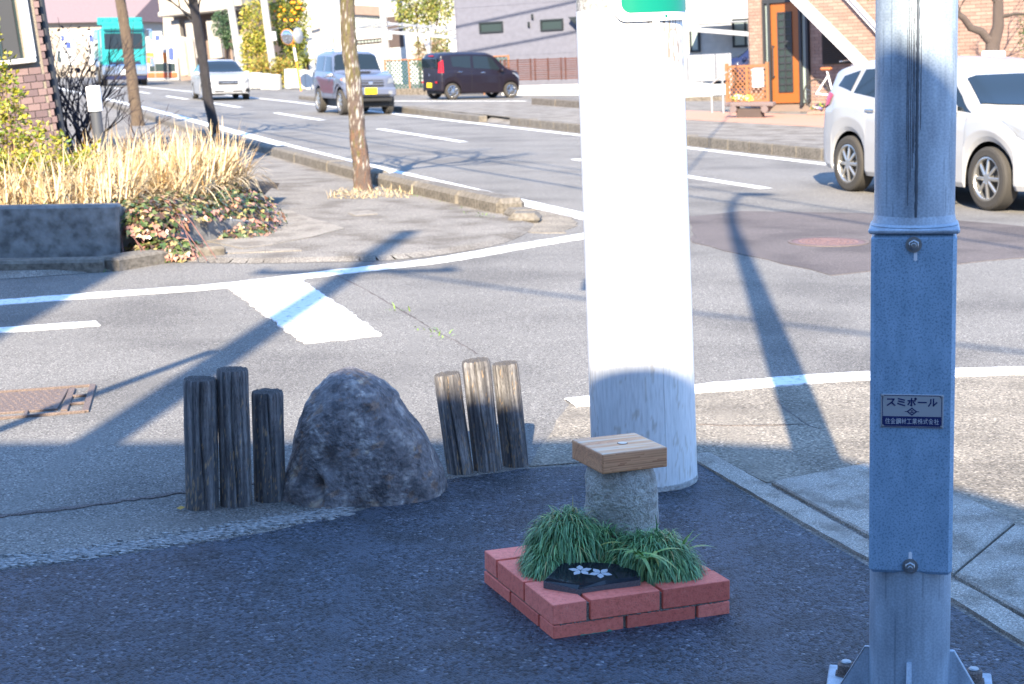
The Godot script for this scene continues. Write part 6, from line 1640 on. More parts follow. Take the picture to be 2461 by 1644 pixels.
func surroundings() -> void:
	# buildings behind and beside the camera, whose shadows cover the foreground
	var o := thing("rear_building", "house behind the photographer whose roof shades the foreground", "house", T(Vector3(0, 0, 2.6)))
	var mb := MB.new()
	var prof := [Vector2(-13, 0), Vector2(3.3, 0), Vector2(3.3, 3.0), Vector2(0.2, 5.3), Vector2(-0.35, 5.4), Vector2(-13, 5.68)]
	mb.prism(T(), prof, 0.3)
	obj("wall", mb, M.wall_cream, o).transform = T(Vector3(0, 0, 0.3))
	mb = MB.new()
	mb.quad(Vector3(3.5, 2.83, 0.3), Vector3(3.5, 2.83, 7), Vector3(0.2, 5.32, 7), Vector3(0.2, 5.32, 0.3))
	mb.bx(-6.4, 5.3, 3.7, 13.0, 0.12, 6.6)
	obj("roof", mb, M.roof_grey, o)
	window(o, Vector2(-3.2, 1.0), Vector2(-1.2, 2.2), -0.35, M.dark_frame, M.window_glass, 0, 1)
	o = thing("side_building", "tall building to the left of the camera whose shadow falls on the raised bed's wall", "house", T(Vector3(-9.3, 0, 4.0)))
	mb = MB.new(); mb.bx(0, 3.7, 0, 10.0, 7.4, 10.0)
	obj("wall", mb, M.wall_pale, o)
	mb = MB.new(); mb.bx(0, 7.44, 0, 10.05, 0.1, 10.05)
	obj("roof", mb, M.roof_grey, o)
	# utility pole left of the picture: its long shadow crosses the side street
	var up := thing("near_utility_pole", "utility pole left of the camera whose long shadow crosses the side street", "utility pole", T(Vector3(-2.5, 0, 0.55)))
	mb = MB.new(); mb.tube([Vector3(0, 0, 0), Vector3(0, 8.9, 0)], [0.125, 0.095], 20)
	obj("shaft", mb, M.pole_concrete, up)
	mb = MB.new()
	mb.bx(0.02, 7.42, 0, 1.5, 0.075, 0.075)
	for k in 4: mb.bx(-0.7 + 0.46 * k, 7.5, 0, 0.07, 0.12, 0.07)
	obj("crossarm", mb, M.dark_metal, up)
	mb = MB.new(); mb.tube([Vector3(-0.7, 0, -4.45), Vector3(0.33, 3.0, -4.3)], [0.035], 10)
	obj("stay_tube", mb, M.dark_metal, up)
	# overhead wires
	var lines := [
		["wire slung from the near utility pole across the side street to the right", Vector3(-2.2, 7.4, 0.6), Vector3(2.9, 7.25, 5.2), 0.022, 0.1],
		["upper wire running along the road from the concrete pole", Vector3(0.3, 8.4, -6.0), Vector3(-14.6, 8.9, -46), 0.02, 0.35],
		["middle cable running along the road from the concrete pole", Vector3(0.5, 7.7, -6.0), Vector3(-14.2, 8.1, -46), 0.028, 0.5],
		["thick telephone cable running along the road from the concrete pole", Vector3(0.3, 6.9, -5.9), Vector3(-14.4, 7.2, -46), 0.03, 0.6],
		["wire running on to the right from the concrete pole", Vector3(0.4, 8.3, -6.0), Vector3(10.5, 8.3, 18), 0.02, 0.4],
		["lower cable running on to the right from the concrete pole", Vector3(0.4, 7.5, -6.0), Vector3(11.0, 7.4, 18), 0.026, 0.4],
		["service wire across the main road to the grey house", Vector3(0.4, 7.2, -6.0), Vector3(2.6, 5.9, -62), 0.016, 0.7],
		["service wire across the main road to the white house", Vector3(0.4, 7.0, -6.0), Vector3(8.0, 5.9, -53), 0.016, 0.7]]
	# two cables along the far side, strung where their shadows cross the grey house
	var gf: Transform3D = Transform3D(Vector3(0.899, 0.036, 0.436), Vector3(-0.04, 0.999, 0), Vector3(-0.436, -0.017, 0.9), Vector3(-0.64, 0, -66.398))
	for k in [["power cable strung before the grey house, casting the upper shadow on its siding", Vector2(-1.455, 2.75), Vector2(3.947, 3.454)], ["power cable strung before the grey house, casting the lower shadow on its siding", Vector2(-1.426, 1.709), Vector2(3.524, 2.265)]]:
		var back := Vector3(-0.0905, 0.502, 0.861) * 13.0
		var a: Vector3 = gf * Vector3(k[1].x, k[1].y, 0) + back; var b: Vector3 = gf * Vector3(k[2].x, k[2].y, 0) + back
		lines.append([k[0], a + (a - b) * 1.4, b + (b - a) * 1.2, 0.04, 0.1])
	for l in lines:
		mb = MB.new()
		var pts := []
		for i in 25:
			var t := i / 24.0
			pts.append(l[1].lerp(l[2], t) - Vector3(0, 4.0 * l[4] * t * (1 - t), 0))
		mb.tube(pts, [l[3]], 6)
		tag(obj("overhead_wire", mb, M.black), l[0], "wire", "overhead wires above the picture")

# ---------------------------------------------------------------- things at the front
func near_things() -> void:
	boulder()
	logs()
	brick_planter()
	mondo_grass()
	plaque()
	stool()
	steel_pole()
	concrete_pole()
	drain_cover()
	leaf_litter()

func curve_at(tab: Array, y: float) -> float:                       # tab: [x, y] pairs by rising x
	for i in tab.size() - 1:
		if y <= tab[i + 1][0]:
			var t := clampf((y - tab[i][0]) / (tab[i + 1][0] - tab[i][0]), 0, 1)
			return lerpf(tab[i][1], tab[i + 1][1], t)
	return tab[-1][1]

func boulder() -> void:
	var o := thing("boulder", "dark rounded boulder standing between the two trios of log posts", "boulder", T(Vector3(-0.55, 0, -5.92)))
	var big := noise(3.2, FastNoiseLite.TYPE_SIMPLEX_SMOOTH, 3, 5)
	var mid := noise(14.0, FastNoiseLite.TYPE_SIMPLEX_SMOOTH, 5, 6)
	var pit := noise(38.0, FastNoiseLite.TYPE_CELLULAR, 1, 7)
	var lich := noise(9.0, FastNoiseLite.TYPE_SIMPLEX_SMOOTH, 4, 8)
	var lft := [[-0.05, -0.31], [0.0, -0.308], [0.05, -0.3], [0.09, -0.288], [0.189, -0.252], [0.255, -0.23], [0.336, -0.186], [0.401, -0.136], [0.43, -0.096], [0.446, -0.05]]
	var rgt := [[-0.05, 0.3], [0.02, 0.298], [0.07, 0.285], [0.116, 0.262], [0.207, 0.226], [0.291, 0.172], [0.365, 0.122], [0.401, 0.084], [0.423, 0.035], [0.446, -0.03]]
	var rows := []; var cols := []
	var nh := 96; var na := 150
	for i in nh + 1:
		var t := float(i) / nh
		var y := -0.05 + 0.497 * (1.0 - pow(1.0 - t, 1.35))
		var l := curve_at(lft, y); var r := curve_at(rgt, y)
		var depth := 0.245 * sqrt(maxf(0.0, 1.0 - pow(maxf(y, 0.0) / 0.452, 2.4))) + 0.012
		if i == nh: l = -0.04; r = -0.035; depth = 0.004
		var row := PackedVector3Array(); var cr := PackedColorArray()
		for j in na:
			var a := TAU * j / na
			var ca := cos(a); var sa := sin(a)
			var e := 0.86
			var px := (l + r) / 2 + (r - l) / 2 * signf(ca) * pow(absf(ca), e)
			var pz := depth * signf(-sa) * pow(absf(sa), e) + 0.035 * (y / 0.45) * -1.0
			var p := Vector3(px, y, pz)
			var out := Vector3(ca, 0.35 * t, -sa).normalized()
			var d := big.get_noise_3dv(p) * 0.024 + mid.get_noise_3dv(p) * 0.0055
			var pn := pit.get_noise_3dv(p)
			d -= maxf(0.0, 0.3 - absf(pn + 0.62)) * 0.007
			if pz > 0.0:
				d -= 0.06 * exp(-(pow((px + 0.15) / 0.022, 2) + pow((y - 0.075) / 0.035, 2)))
				d -= 0.03 * exp(-(pow((px + 0.142) / 0.016, 2) + pow((y - 0.03) / 0.03, 2)))
				d -= 0.03 * exp(-(pow((px + 0.105) / 0.03, 2) + pow((y - 0.155) / 0.04, 2)))
				d -= 0.014 * exp(-pow((px - 0.02 - (y - 0.1) * 0.2) / 0.02, 2)) * exp(-pow((y - 0.01) / 0.03, 2))
			if i < nh: p += out * d
			row.append(p)
			var q := lich.get_noise_3dv(p * 1.0) + 0.5 * mid.get_noise_3dv(p * 2.1)
			var c := Color(1, 0.98, 1.0)
			if q > 0.3: c = Color(1.8, 1.78, 1.72)
			elif q > 0.2: c = Color(1.35, 1.33, 1.3)
			elif q < -0.3: c = Color(0.6, 0.6, 0.63)
			var w := mid.get_noise_3dv(p * 0.6 + Vector3(3, 1, 2))
			if w > 0.3: c = c * Color(1.25, 0.98, 0.78)
			cr.append(c * 0.5)
		rows.append(row); cols.append(cr)
	var mb := MB.new()
	mb.grid(rows, true, cols)
	obj("rock", mb, M.rock, o)

func log_post(base: Vector3, top: Vector3, r: float, label: String, seed: int, bleach: float) -> void:
	var up := (top - base).normalized()
	var x := (Vector3(1, 0, 0) - up * up.x).normalized()
	var o := thing("log_post", label, "post", Transform3D(Basis(x, up, x.cross(up)), base), "weathered log posts set in the ground")
	var h := base.distance_to(top)
	var n1 := noise(1.0, FastNoiseLite.TYPE_SIMPLEX_SMOOTH, 5, seed)
	var n2 := noise(1.0, FastNoiseLite.TYPE_SIMPLEX_SMOOTH, 3, seed + 50)
	rng.seed = seed * 13
	var cracks := []
	for k in 7: cracks.append([rnd(0, TAU), rnd(0.002, 0.008), rnd(0.018, 0.04), rnd(0, 1.2), rnd(-0.1, 0.5), rnd(0.5, 1.2)])
	cracks.append([rnd(-0.5, 0.5), 0.014, 0.045, rnd(0, 2), -0.1, 1.2])
	var na := 110; var nh := 52
	var rows := []; var cols := []
	for i in nh + 1:
		var y := -0.05 + (h + 0.05) * i / nh
		var edge := 1.0
		if i >= nh - 1: edge = 0.985 if i == nh - 1 else 0.94
		var row := PackedVector3Array(); var cr := PackedColorArray()
		for j in na:
			var a := TAU * j / na
			var ex := Vector3(sin(a), 0, cos(a))
			var rr := r * (1.0 + 0.03 * n2.get_noise_3d(ex.x * 0.8, y * 4.0, ex.z * 0.8) + 0.011 * n1.get_noise_3d(ex.x * 7, y * 2.5, ex.z * 7))
			for c in cracks:
				var t := y / h
				if t < c[4] or t > c[5]: continue
				var da := absf(angle_difference(a, c[0] + 0.12 * sin(y * 9.0 + c[3])))
				if da < c[2] * 1.6: rr -= c[1] * maxf(0.0, 1.0 - da / (c[2] * 1.6)) * minf(1.0, minf(t - c[4], c[5] - t) * 6.0)
			row.append(ex * rr * edge + Vector3.UP * (y + 0.004 * n2.get_noise_2d(ex.x * 3, ex.z * 3) * float(i == nh)))
			var s := n1.get_noise_3d(ex.x * 3.2, y * 2.2, ex.z * 3.2) + 0.25 * n1.get_noise_3d(ex.x * 13.0, y * 4.0, ex.z * 13.0)
			var g := clampf(0.52 + s * 0.85 + 0.12 * n2.get_noise_2d(y * 9.0, ex.x * 2.0), 0.0, 1.0)
			var c := Color(0.1, 0.094, 0.096).lerp(Color(0.46, 0.44, 0.43), g * g * bleach)
			var m := n2.get_noise_3d(ex.x * 7 + 9, y * 22, ex.z * 7)
			if m > 0.28 and n2.get_noise_2d(ex.x * 2.0 + 4.0, y * 5.0) + 0.25 - y * 1.6 > 0.0: c = c.lerp(Color(0.5, 0.34, 0.19), 0.8)   # ochre lichen near the foot
			cr.append(c)
		rows.append(row); cols.append(cr)
	var mb := MB.new()
	mb.grid(rows, true, cols)
	obj("trunk", mb, M.log_wood, o)
	mb = MB.new()
	var crow := []; var ccol := []
	for i in 15:
		var f := 1.0 - float(i) / 14
		var row := PackedVector3Array(); var cr := PackedColorArray()
		for j in na:
			var p: Vector3 = rows[-1][j]
			var q := Vector3(p.x * f, h + 0.0005 + 0.0045 * n1.get_noise_2d(p.x * f * 60, p.z * f * 60) * (1.0 - f * 0.5) - 0.003 * absf(sin(atan2(p.x, p.z) * 2.5 + seed)) * float(f > 0.15), p.z * f)
			row.append(q if i else p)
			var ring := 0.5 + 0.5 * sin(f * 42.0 + 3.0 * n2.get_noise_2d(p.x * 20, p.z * 20))
			cr.append(Color(0.08, 0.075, 0.075).lerp(Color(0.26, 0.235, 0.215), ring * bleach * (0.7 + 0.3 * n1.get_noise_2d(p.x * 90 * f, p.z * 90 * f))))
		crow.append(row); ccol.append(cr)
	mb.grid(crow, true, ccol)
	obj("end_grain", mb, M.log_wood, o)

func logs() -> void:
	log_post(Vector3(-1.108, 0, -5.725), Vector3(-1.096, 0.464, -5.725), 0.0585, "blackened log post at the outer end of the trio left of the boulder", 11, 0.85)
	log_post(Vector3(-0.992, 0, -5.754), Vector3(-0.986, 0.491, -5.754), 0.056, "tallest dark log post, middle of the trio left of the boulder", 12, 0.95)
	log_post(Vector3(-0.88, 0, -5.818), Vector3(-0.876, 0.397, -5.818), 0.0565, "shortest dark log post, close against the left flank of the boulder", 13, 0.8)
	log_post(Vector3(-0.204, 0, -6.175), Vector3(-0.249, 0.383, -6.175), 0.05, "short tilted log post, nearest the right flank of the boulder", 14, 0.9)
	log_post(Vector3(-0.099, 0, -6.216), Vector3(-0.139, 0.427, -6.216), 0.054, "tall sun-bleached log post, middle of the tilted trio right of the boulder", 15, 1.08)
	log_post(Vector3(0.008, 0, -6.278), Vector3(-0.029, 0.402, -6.278), 0.051, "tilted brown log post nearest the white concrete pole", 16, 1.0)

func brick_planter() -> void:
	# local x along the front edge, local z towards the front; origin at the near corner on the ground
	var o := thing("brick_planter", "low square planter edged with two courses of red bricks", "planter", T(Vector3(0.1018, 0, -4.3147), facing(0.9338, -0.3578)))
	rng.seed = 5
	var full := MB.new(); full.bx(0, 0, 0, 0.21, 0.058, 0.1, 0.002)
	var turned := MB.new(); turned.bx(0, 0, 0, 0.1, 0.058, 0.21, 0.002)
	var fm := full.mesh(); var tm := turned.mesh()
	var L := 0.54
	var upper := [[0.05, 0.105, true], [0.215, 0.05, false], [0.435, 0.05, false], [0.49, 0.215, true], [0.49, 0.435, true], [0.325, 0.49, false], [0.105, 0.49, false], [0.05, 0.325, true]]
	var lower := [[0.105, 0.05, false], [0.325, 0.05, false], [0.49, 0.105, true], [0.49, 0.325, true], [0.435, 0.49, false], [0.215, 0.49, false], [0.05, 0.435, true], [0.05, 0.215, true]]
	var k := 0
	for course in [[lower, 0.01, 0.006], [upper, 0.072, 0.0]]:
		for b in course[0]:
			var at := T(Vector3(b[0] + rnd(-0.0015, 0.0015), course[1] + rnd(-0.0012, 0.0012), -b[1] + rnd(-0.0015, 0.0015)), Basis(Vector3.UP, rnd(-0.006, 0.006)))
			put("brick", tm if b[2] else fm, M["brick%d" % (k % 3)], o, at)
			k += 1
	for b in [[0.435, 0.05]]:                                       # the half brick that closes the front of the lower course
		put("brick", tm, M.brick1, o, T(Vector3(0.49, 0.0105, -0.05)).scaled_local(Vector3(1, 1, 0.46)))
	var mb := MB.new()
	var rows := []
	mb.bx(L / 2, 0.041, -L / 2, L - 0.01, 0.006, L - 0.01)
	mb.bx(L / 2, 0.03, -L / 2, L - 0.018, 0.12, L - 0.018)
	obj("mortar", mb, M.mortar, o)
	mb = MB.new()
	var ns := noise(9, FastNoiseLite.TYPE_SIMPLEX_SMOOTH, 4, 4)
	for i in 24:
		var r := PackedVector3Array()
		for j in 24: r.append(Vector3(0.1 + 0.34 * j / 23, 0.086 + 0.02 * ns.get_noise_2d(i * 0.1, j * 0.1), -0.1 - 0.34 * i / 23))
		rows.append(r)
	mb.grid(rows)
	obj("soil", mb, M.soil, o)
	mb = MB.new()                                                   # dry crumbs lying on the ledge between the courses
	for i in 260:
		var t := rnd(0.02, 0.52)
		var s := rnd(0.001, 0.0028)
		mb.box(T(Vector3(t, 0.0405 + s * 0.4, -rnd(-0.002, 0.004)), Basis.from_euler(Vector3(rnd(0, 3), rnd(0, 3), 0))), Vector3(s * 1.6, s, s * 1.2))
	var cr := obj("crumbs", mb, M.mortar, o)
	cr.set_meta("kind", "stuff")
	mb = MB.new()                                                   # splash of green paint along the foot of the front
	var splash := []
	for i in 46:
		var t := 0.045 + 0.42 * i / 45
		splash.append(Vector2(t, -0.002 + 0.011 * absf(ns.get_noise_2d(t * 9, 3.0)) + 0.006 * exp(-pow((t - 0.14) / 0.06, 2))))
	for i in range(45, -1, -1): splash.append(Vector2(splash[i].x, -0.012))
	mb.prism(T(Vector3(0, 0.0, 0.0036)), splash, 0.002)
	var st := obj("paint_splash", mb, mat(lin(0.09, 0.3, 0.2), 0.7), o)
	st.set_meta("label", "green paint smeared along the foot of the front bricks")

func blade(mb: MB, p: Vector3, dir: Vector3, length: float, width: float, droop: float, c: Color, segs := 5, tip := Color(0, 0, 0, 0)) -> void:
	var side := dir.cross(Vector3.UP)
	if side.length() < 0.05: side = Vector3(1, 0, 0)
	side = side.normalized()
	var d := dir.normalized()
	var step := length / segs
	var a := p - side * width / 2; var b := p + side * width / 2
	var na := side.cross(d).normalized()
	for k in segs:
		d = (d + Vector3.DOWN * droop / segs).normalized()
		p += d * step
		var w := width * (1.0 - pow(float(k + 1) / segs, 2.2)) + width * 0.06
		var nb := side.cross(d).normalized()
		var a2 := p - side * w / 2; var b2 := p + side * w / 2
		var t := float(k + 1) / segs
		var c1 := c.lerp(tip, float(k) / segs) if tip.a > 0 else c
		var c2 := c.lerp(tip, t) if tip.a > 0 else c
		mb.trin(a, b, b2, na, na, nb, c1, c1, c2)
		mb.trin(a, b2, a2, na, nb, nb, c1, c2, c2)
		a = a2; b = b2; na = nb

func mondo_grass() -> void:
	rng.seed = 77
	var o := thing("mondo_grass", "dense dark green mop of dwarf mondo grass filling the brick planter", "plant", T(Vector3(0.26, 0.09, -4.62)))
	var mb := MB.new(); var core := MB.new()
	# lumps: centre, radii, number of blades
	var lumps := [[Vector3(-0.11, 0, -0.06), Vector3(0.135, 0.19, 0.12), 3200], [Vector3(0.135, 0, 0.0), Vector3(0.145, 0.13, 0.125), 2900], [Vector3(0.01, 0, -0.06), Vector3(0.12, 0.13, 0.07), 1300], [Vector3(-0.165, 0, 0.01), Vector3(0.07, 0.085, 0.085), 1000], [Vector3(0.2, 0, 0.045), Vector3(0.075, 0.06, 0.075), 900]]
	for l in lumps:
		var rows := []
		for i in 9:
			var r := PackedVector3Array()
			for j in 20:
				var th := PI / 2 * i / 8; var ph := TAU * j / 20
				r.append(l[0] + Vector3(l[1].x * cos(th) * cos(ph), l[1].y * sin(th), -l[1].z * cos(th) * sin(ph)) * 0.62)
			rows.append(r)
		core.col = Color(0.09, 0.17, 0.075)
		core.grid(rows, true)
		for i in int(l[2] * 1.5):
			var ph := rnd(0, TAU)
			var th := asin(clampf(rnd(0.0, 1.0), 0, 1))
			var e := Vector3(cos(th) * cos(ph), sin(th), cos(th) * sin(ph))
			var p: Vector3 = l[0] + Vector3(e.x * l[1].x, e.y * l[1].y, e.z * l[1].z) * rnd(0.62, 0.92)
			var dir := (e + Vector3(rnd(-0.5, 0.5), rnd(-0.1, 0.45), rnd(-0.5, 0.5))).normalized()
			var g := rnd(0.65, 1.3)
			var c := Color(0.12, 0.26, 0.105) * g
			if rng.randf() < 0.2: c = Color(0.23, 0.4, 0.14) * g
			elif rng.randf() < 0.08: c = Color(0.27, 0.4, 0.16)
			elif rng.randf() < 0.03: c = Color(0.42, 0.34, 0.13)
			blade(mb, p, dir, rnd(0.04, 0.076), rnd(0.0026, 0.0038), rnd(2.2, 5.0), c, 5)
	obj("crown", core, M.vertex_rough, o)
	var blades := obj("blades", mb, M.leaf, o)
	blades.set_meta("kind", "stuff")
	# broader, lighter leaves of a weed growing through it
	var w := thing("wide_leaf_weed", "pale green strap-leaved weed growing out of the front of the grass mop", "plant", T(Vector3(0.365, 0.185, -4.5)))
	for k in 16:
		mb = MB.new()
		var a := TAU * k / 16 + rnd(-0.55, 0.55)
		var e := Vector3(cos(a), rnd(0.2, 1.6), sin(a))
		blade(mb, Vector3(rnd(-0.025, 0.025), rnd(-0.02, 0.0), rnd(-0.02, 0.02)), e, rnd(0.055, 0.15), rnd(0.009, 0.013), rnd(1.0, 2.2), Color(0.2, 0.38, 0.11) * rnd(0.8, 1.2), 7, Color(0.2, 0.28, 0.09, 1) if k % 4 else Color(0.4, 0.33, 0.06, 1))
		obj("leaf", mb, M.leaf, w)
	var w2 := thing("upright_weed", "tuft of upright pale weed leaves at the back right of the grass mop", "plant", T(Vector3(0.475, 0.17, -4.62)))
	for k in 9:
		mb = MB.new()
		var a := TAU * k / 9 + rnd(-0.3, 0.3)
		blade(mb, Vector3(0, -0.03, 0), Vector3(cos(a) * 0.7 + 0.35, rnd(0.7, 1.5), sin(a) * 0.5), rnd(0.08, 0.13), rnd(0.006, 0.009), rnd(0.5, 1.8), Color(0.22, 0.42, 0.1), 6, Color(0.3, 0.45, 0.14, 1))
		obj("leaf", mb, M.leaf, w2)
	var w3 := thing("thin_weed", "single upright weed shoot in front of the stone stool post", "plant", T(Vector3(0.325, 0.2, -4.62)))
	for k in 5:
		mb = MB.new()
		blade(mb, Vector3(0, -0.04, 0), Vector3([-0.1, 0.45, -0.5, 0.9, 0.2][k], 1.2, [0.0, 0.2, 0.3, 0.3, 0.6][k]), [0.13, 0.1, 0.09, 0.12, 0.08][k], 0.0075, [0.2, 1.2, 1.4, 1.5, 1.8][k], Color(0.2, 0.38, 0.11), 6)
		obj("leaf", mb, M.leaf, w3)

func plaque() -> void:
	var o := thing("stone_plaque", "polished black stone plaque with a white flower emblem, lying on the bricks", "plaque", T(Vector3(0.212, 0.108, -4.5), Basis(Vector3(0, 1, 0), 0.16) * Basis(Vector3(1, 0, 0), 0.12)))
	var up := Basis(Vector3(1, 0, 0), Vector3(0, 0, -1), Vector3(0, 1, 0))
	var pts := [Vector2(-0.138, -0.02), Vector2(-0.055, -0.088), Vector2(0.03, -0.068), Vector2(0.085, -0.06), Vector2(0.132, -0.052), Vector2(0.14, -0.012), Vector2(0.09, 0.05), Vector2(0.02, 0.075), Vector2(-0.075, 0.078)]
	var mb := MB.new()
	mb.prism(T(Vector3(0, 0.016, 0), up), pts, 0.02, 0.0)
	obj("slab", mb, M.rough_granite, o)
	mb = MB.new()
	var inset := []
	for q in pts: inset.append(q * 0.985)
	mb.prism(T(Vector3(0, 0.026, 0), up), inset, 0.011, 0.009)
	obj("face", mb, M.black_granite, o)
	mb = MB.new()                                                   # two blossoms side by side, cut in white
	for f in [[Vector2(-0.026, 0.014), 0.031, 0.2], [Vector2(0.026, -0.012), 0.031, 0.75]]:
		for k in 5:
			var a: float = f[2] + TAU * k / 5
			var d := Vector2(cos(a), sin(a)); var s := Vector2(-d.y, d.x)
			var petal := []
			for q in [[0.1, 0.03], [0.4, 0.26], [0.7, 0.31], [0.92, 0.14], [1.12, 0.0], [0.9, -0.17], [0.68, -0.3], [0.4, -0.25], [0.1, -0.03]]:
				petal.append(f[0] + (d * q[0] + s * q[1]) * f[1])
			petal.reverse()
			mb.prism(T(Vector3(0, 0.0268, 0), up), petal, 0.001)
	obj("emblem", mb, mat(lin(0.42, 0.42, 0.43), 0.6), o)

func wood_tone(p: Vector3, n: FastNoiseLite) -> Color:              # growth rings about an axis along x below the board
	var r := Vector2(p.y + 0.075, p.z - 0.045).length() + 0.004 * n.get_noise_3d(p.x * 3, p.y * 12, p.z * 12)
	var ring := fposmod(r * 210.0 + 0.6 * n.get_noise_1d(r * 300), 1.0)
	var late := pow(ring, 3.0)
	var c := Color(0.64, 0.31, 0.15).lerp(Color(0.38, 0.14, 0.06), late)
	var g := n.get_noise_3d(p.x * 2.2, p.y * 40, p.z * 40)
	return c * (1.0 + 0.22 * g)

func stool() -> void:
	# local x along the front edge of the seat
	var o := thing("stool", "small stool of a thick square wooden seat on a rough stone post", "stool", T(Vector3(0.256, 0, -4.6645), facing(0.9243, -0.3817)))
	var n := noise(1.0, FastNoiseLite.TYPE_SIMPLEX_SMOOTH, 4, 17)
	var L := 0.2123; var top := 0.432; var th := 0.06
	var seat := group_part("seat", o, T(Vector3(L / 2, top - th / 2, -L / 2)))
	var mb := MB.new()
	var h := L / 2; var bev := 0.0035
	var faces := [[Vector3(1, 0, 0), Vector3(0, 0, -1), Vector3(0, 1, 0), h, h, th / 2], [Vector3(1, 0, 0), Vector3(0, 1, 0), Vector3(0, 0, 1), h, th / 2, h], [Vector3(0, 0, 1), Vector3(0, 1, 0), Vector3(-1, 0, 0), h, th / 2, h], [Vector3(0, 0, -1), Vector3(0, 1, 0), Vector3(1, 0, 0), h, th / 2, h], [Vector3(-1, 0, 0), Vector3(0, 1, 0), Vector3(0, 0, -1), h, th / 2, h], [Vector3(1, 0, 0), Vector3(0, 0, 1), Vector3(0, -1, 0), h, h, th / 2]]
	for f in faces:
		var nu := int(2 * f[3] / 0.0022); var nv := int(2 * f[4] / 0.0022)
		var rows := []; var cols := []
		for i in nv + 1:
			var r := PackedVector3Array(); var c := PackedColorArray()
			for j in nu + 1:
				var u: float = -f[3] + 2 * f[3] * j / nu; var v: float = -f[4] + 2 * f[4] * i / nv
				var d := 0.0
				var e: float = minf(f[3] - absf(u), f[4] - absf(v))
				if e < bev: d = (bev - e) * 0.45
				var p: Vector3 = f[0] * u + f[1] * v + f[2] * (f[5] - d)
				if absf(u) > f[3] - bev: p -= f[0] * signf(u) * (bev - (f[3] - absf(u))) * 0.45
				if absf(v) > f[4] - bev: p -= f[1] * signf(v) * (bev - (f[4] - absf(v))) * 0.45
				r.append(p)
				var q: Color = wood_tone(p, n)
				if f[2].y > 0.5:                                    # the top has weathered to a paler, greyer brown in streaks
					var s := n.get_noise_2d(p.x * 2.0 + 5.0, p.z * 30.0)
					q = q.lerp(Color(0.66, 0.53, 0.38), clampf(0.42 + s, 0.0, 0.85))
				c.append(q)
			rows.append(r); cols.append(c)
		mb.grid(rows, false, cols)
	obj("board", mb, M.board, seat)
	mb = MB.new(); mb.lathe(T(Vector3(0.008, th / 2 + 0.0006, 0.006)), [Vector2(0.016, 0), Vector2(0.013, 0.0005), Vector2(0.0125, -0.003)], 24)
	obj("plug_hole", mb, M.black, seat)
	mb = MB.new(); mb.lathe(T(Vector3(0.008, th / 2 - 0.001, 0.006)), [Vector2(0.0135, 0), Vector2(0.0135, 0.0026), Vector2(0, 0.003)], 24)
	obj("plug", mb, mat(lin(0.6, 0.55, 0.46), 0.6), seat)
	mb = MB.new()
	var rows := []; var cols := []
	var n2 := noise(7.0, FastNoiseLite.TYPE_SIMPLEX_SMOOTH, 4, 23)
	var n3 := noise(30.0, FastNoiseLite.TYPE_SIMPLEX_SMOOTH, 3, 24)
	for i in 47:
		var y := 0.03 + (top - th + 0.004 - 0.03) * i / 46
		var t := float(i) / 46
		var rad := 0.119 - 0.016 * t - 0.012 * pow(maxf(0.0, t - 0.8) / 0.2, 2.0)
		var r := PackedVector3Array(); var c := PackedColorArray()
		for j in 72:
			var a := TAU * j / 72
			var e := Vector3(cos(a), 0, -sin(a))
			var p := Vector3(L / 2 + 0.003 + 0.012 * (1.0 - t), y, -L / 2) + e * rad
			p += e * (n2.get_noise_3dv(p) * 0.01 + n3.get_noise_3dv(p) * 0.0035)
			r.append(p)
			var s := n2.get_noise_3dv(p * 1.6)
			c.append(Color(1, 0.97, 0.9) * (0.85 + 0.3 * s))
		rows.append(r); cols.append(c)
	mb.grid(rows, true, cols)
	obj("stone_post", mb, M.granite, o)

func strokes(mb: MB, lines: Array, at: Vector2, size: Vector2, w: float, z: float) -> void:
	for l in lines:
		for i in range(0, l.size() - 3, 2):
			var a := at + Vector2(l[i], l[i + 1]) * size; var b := at + Vector2(l[i + 2], l[i + 3]) * size
			var d := (b - a).normalized() * w * 0.5
			mb.bar(Vector3(a.x - d.x, a.y - d.y, z), Vector3(b.x + d.x, b.y + d.y, z), w, 0.0006, 0.0, Vector3(0, 0, 1))

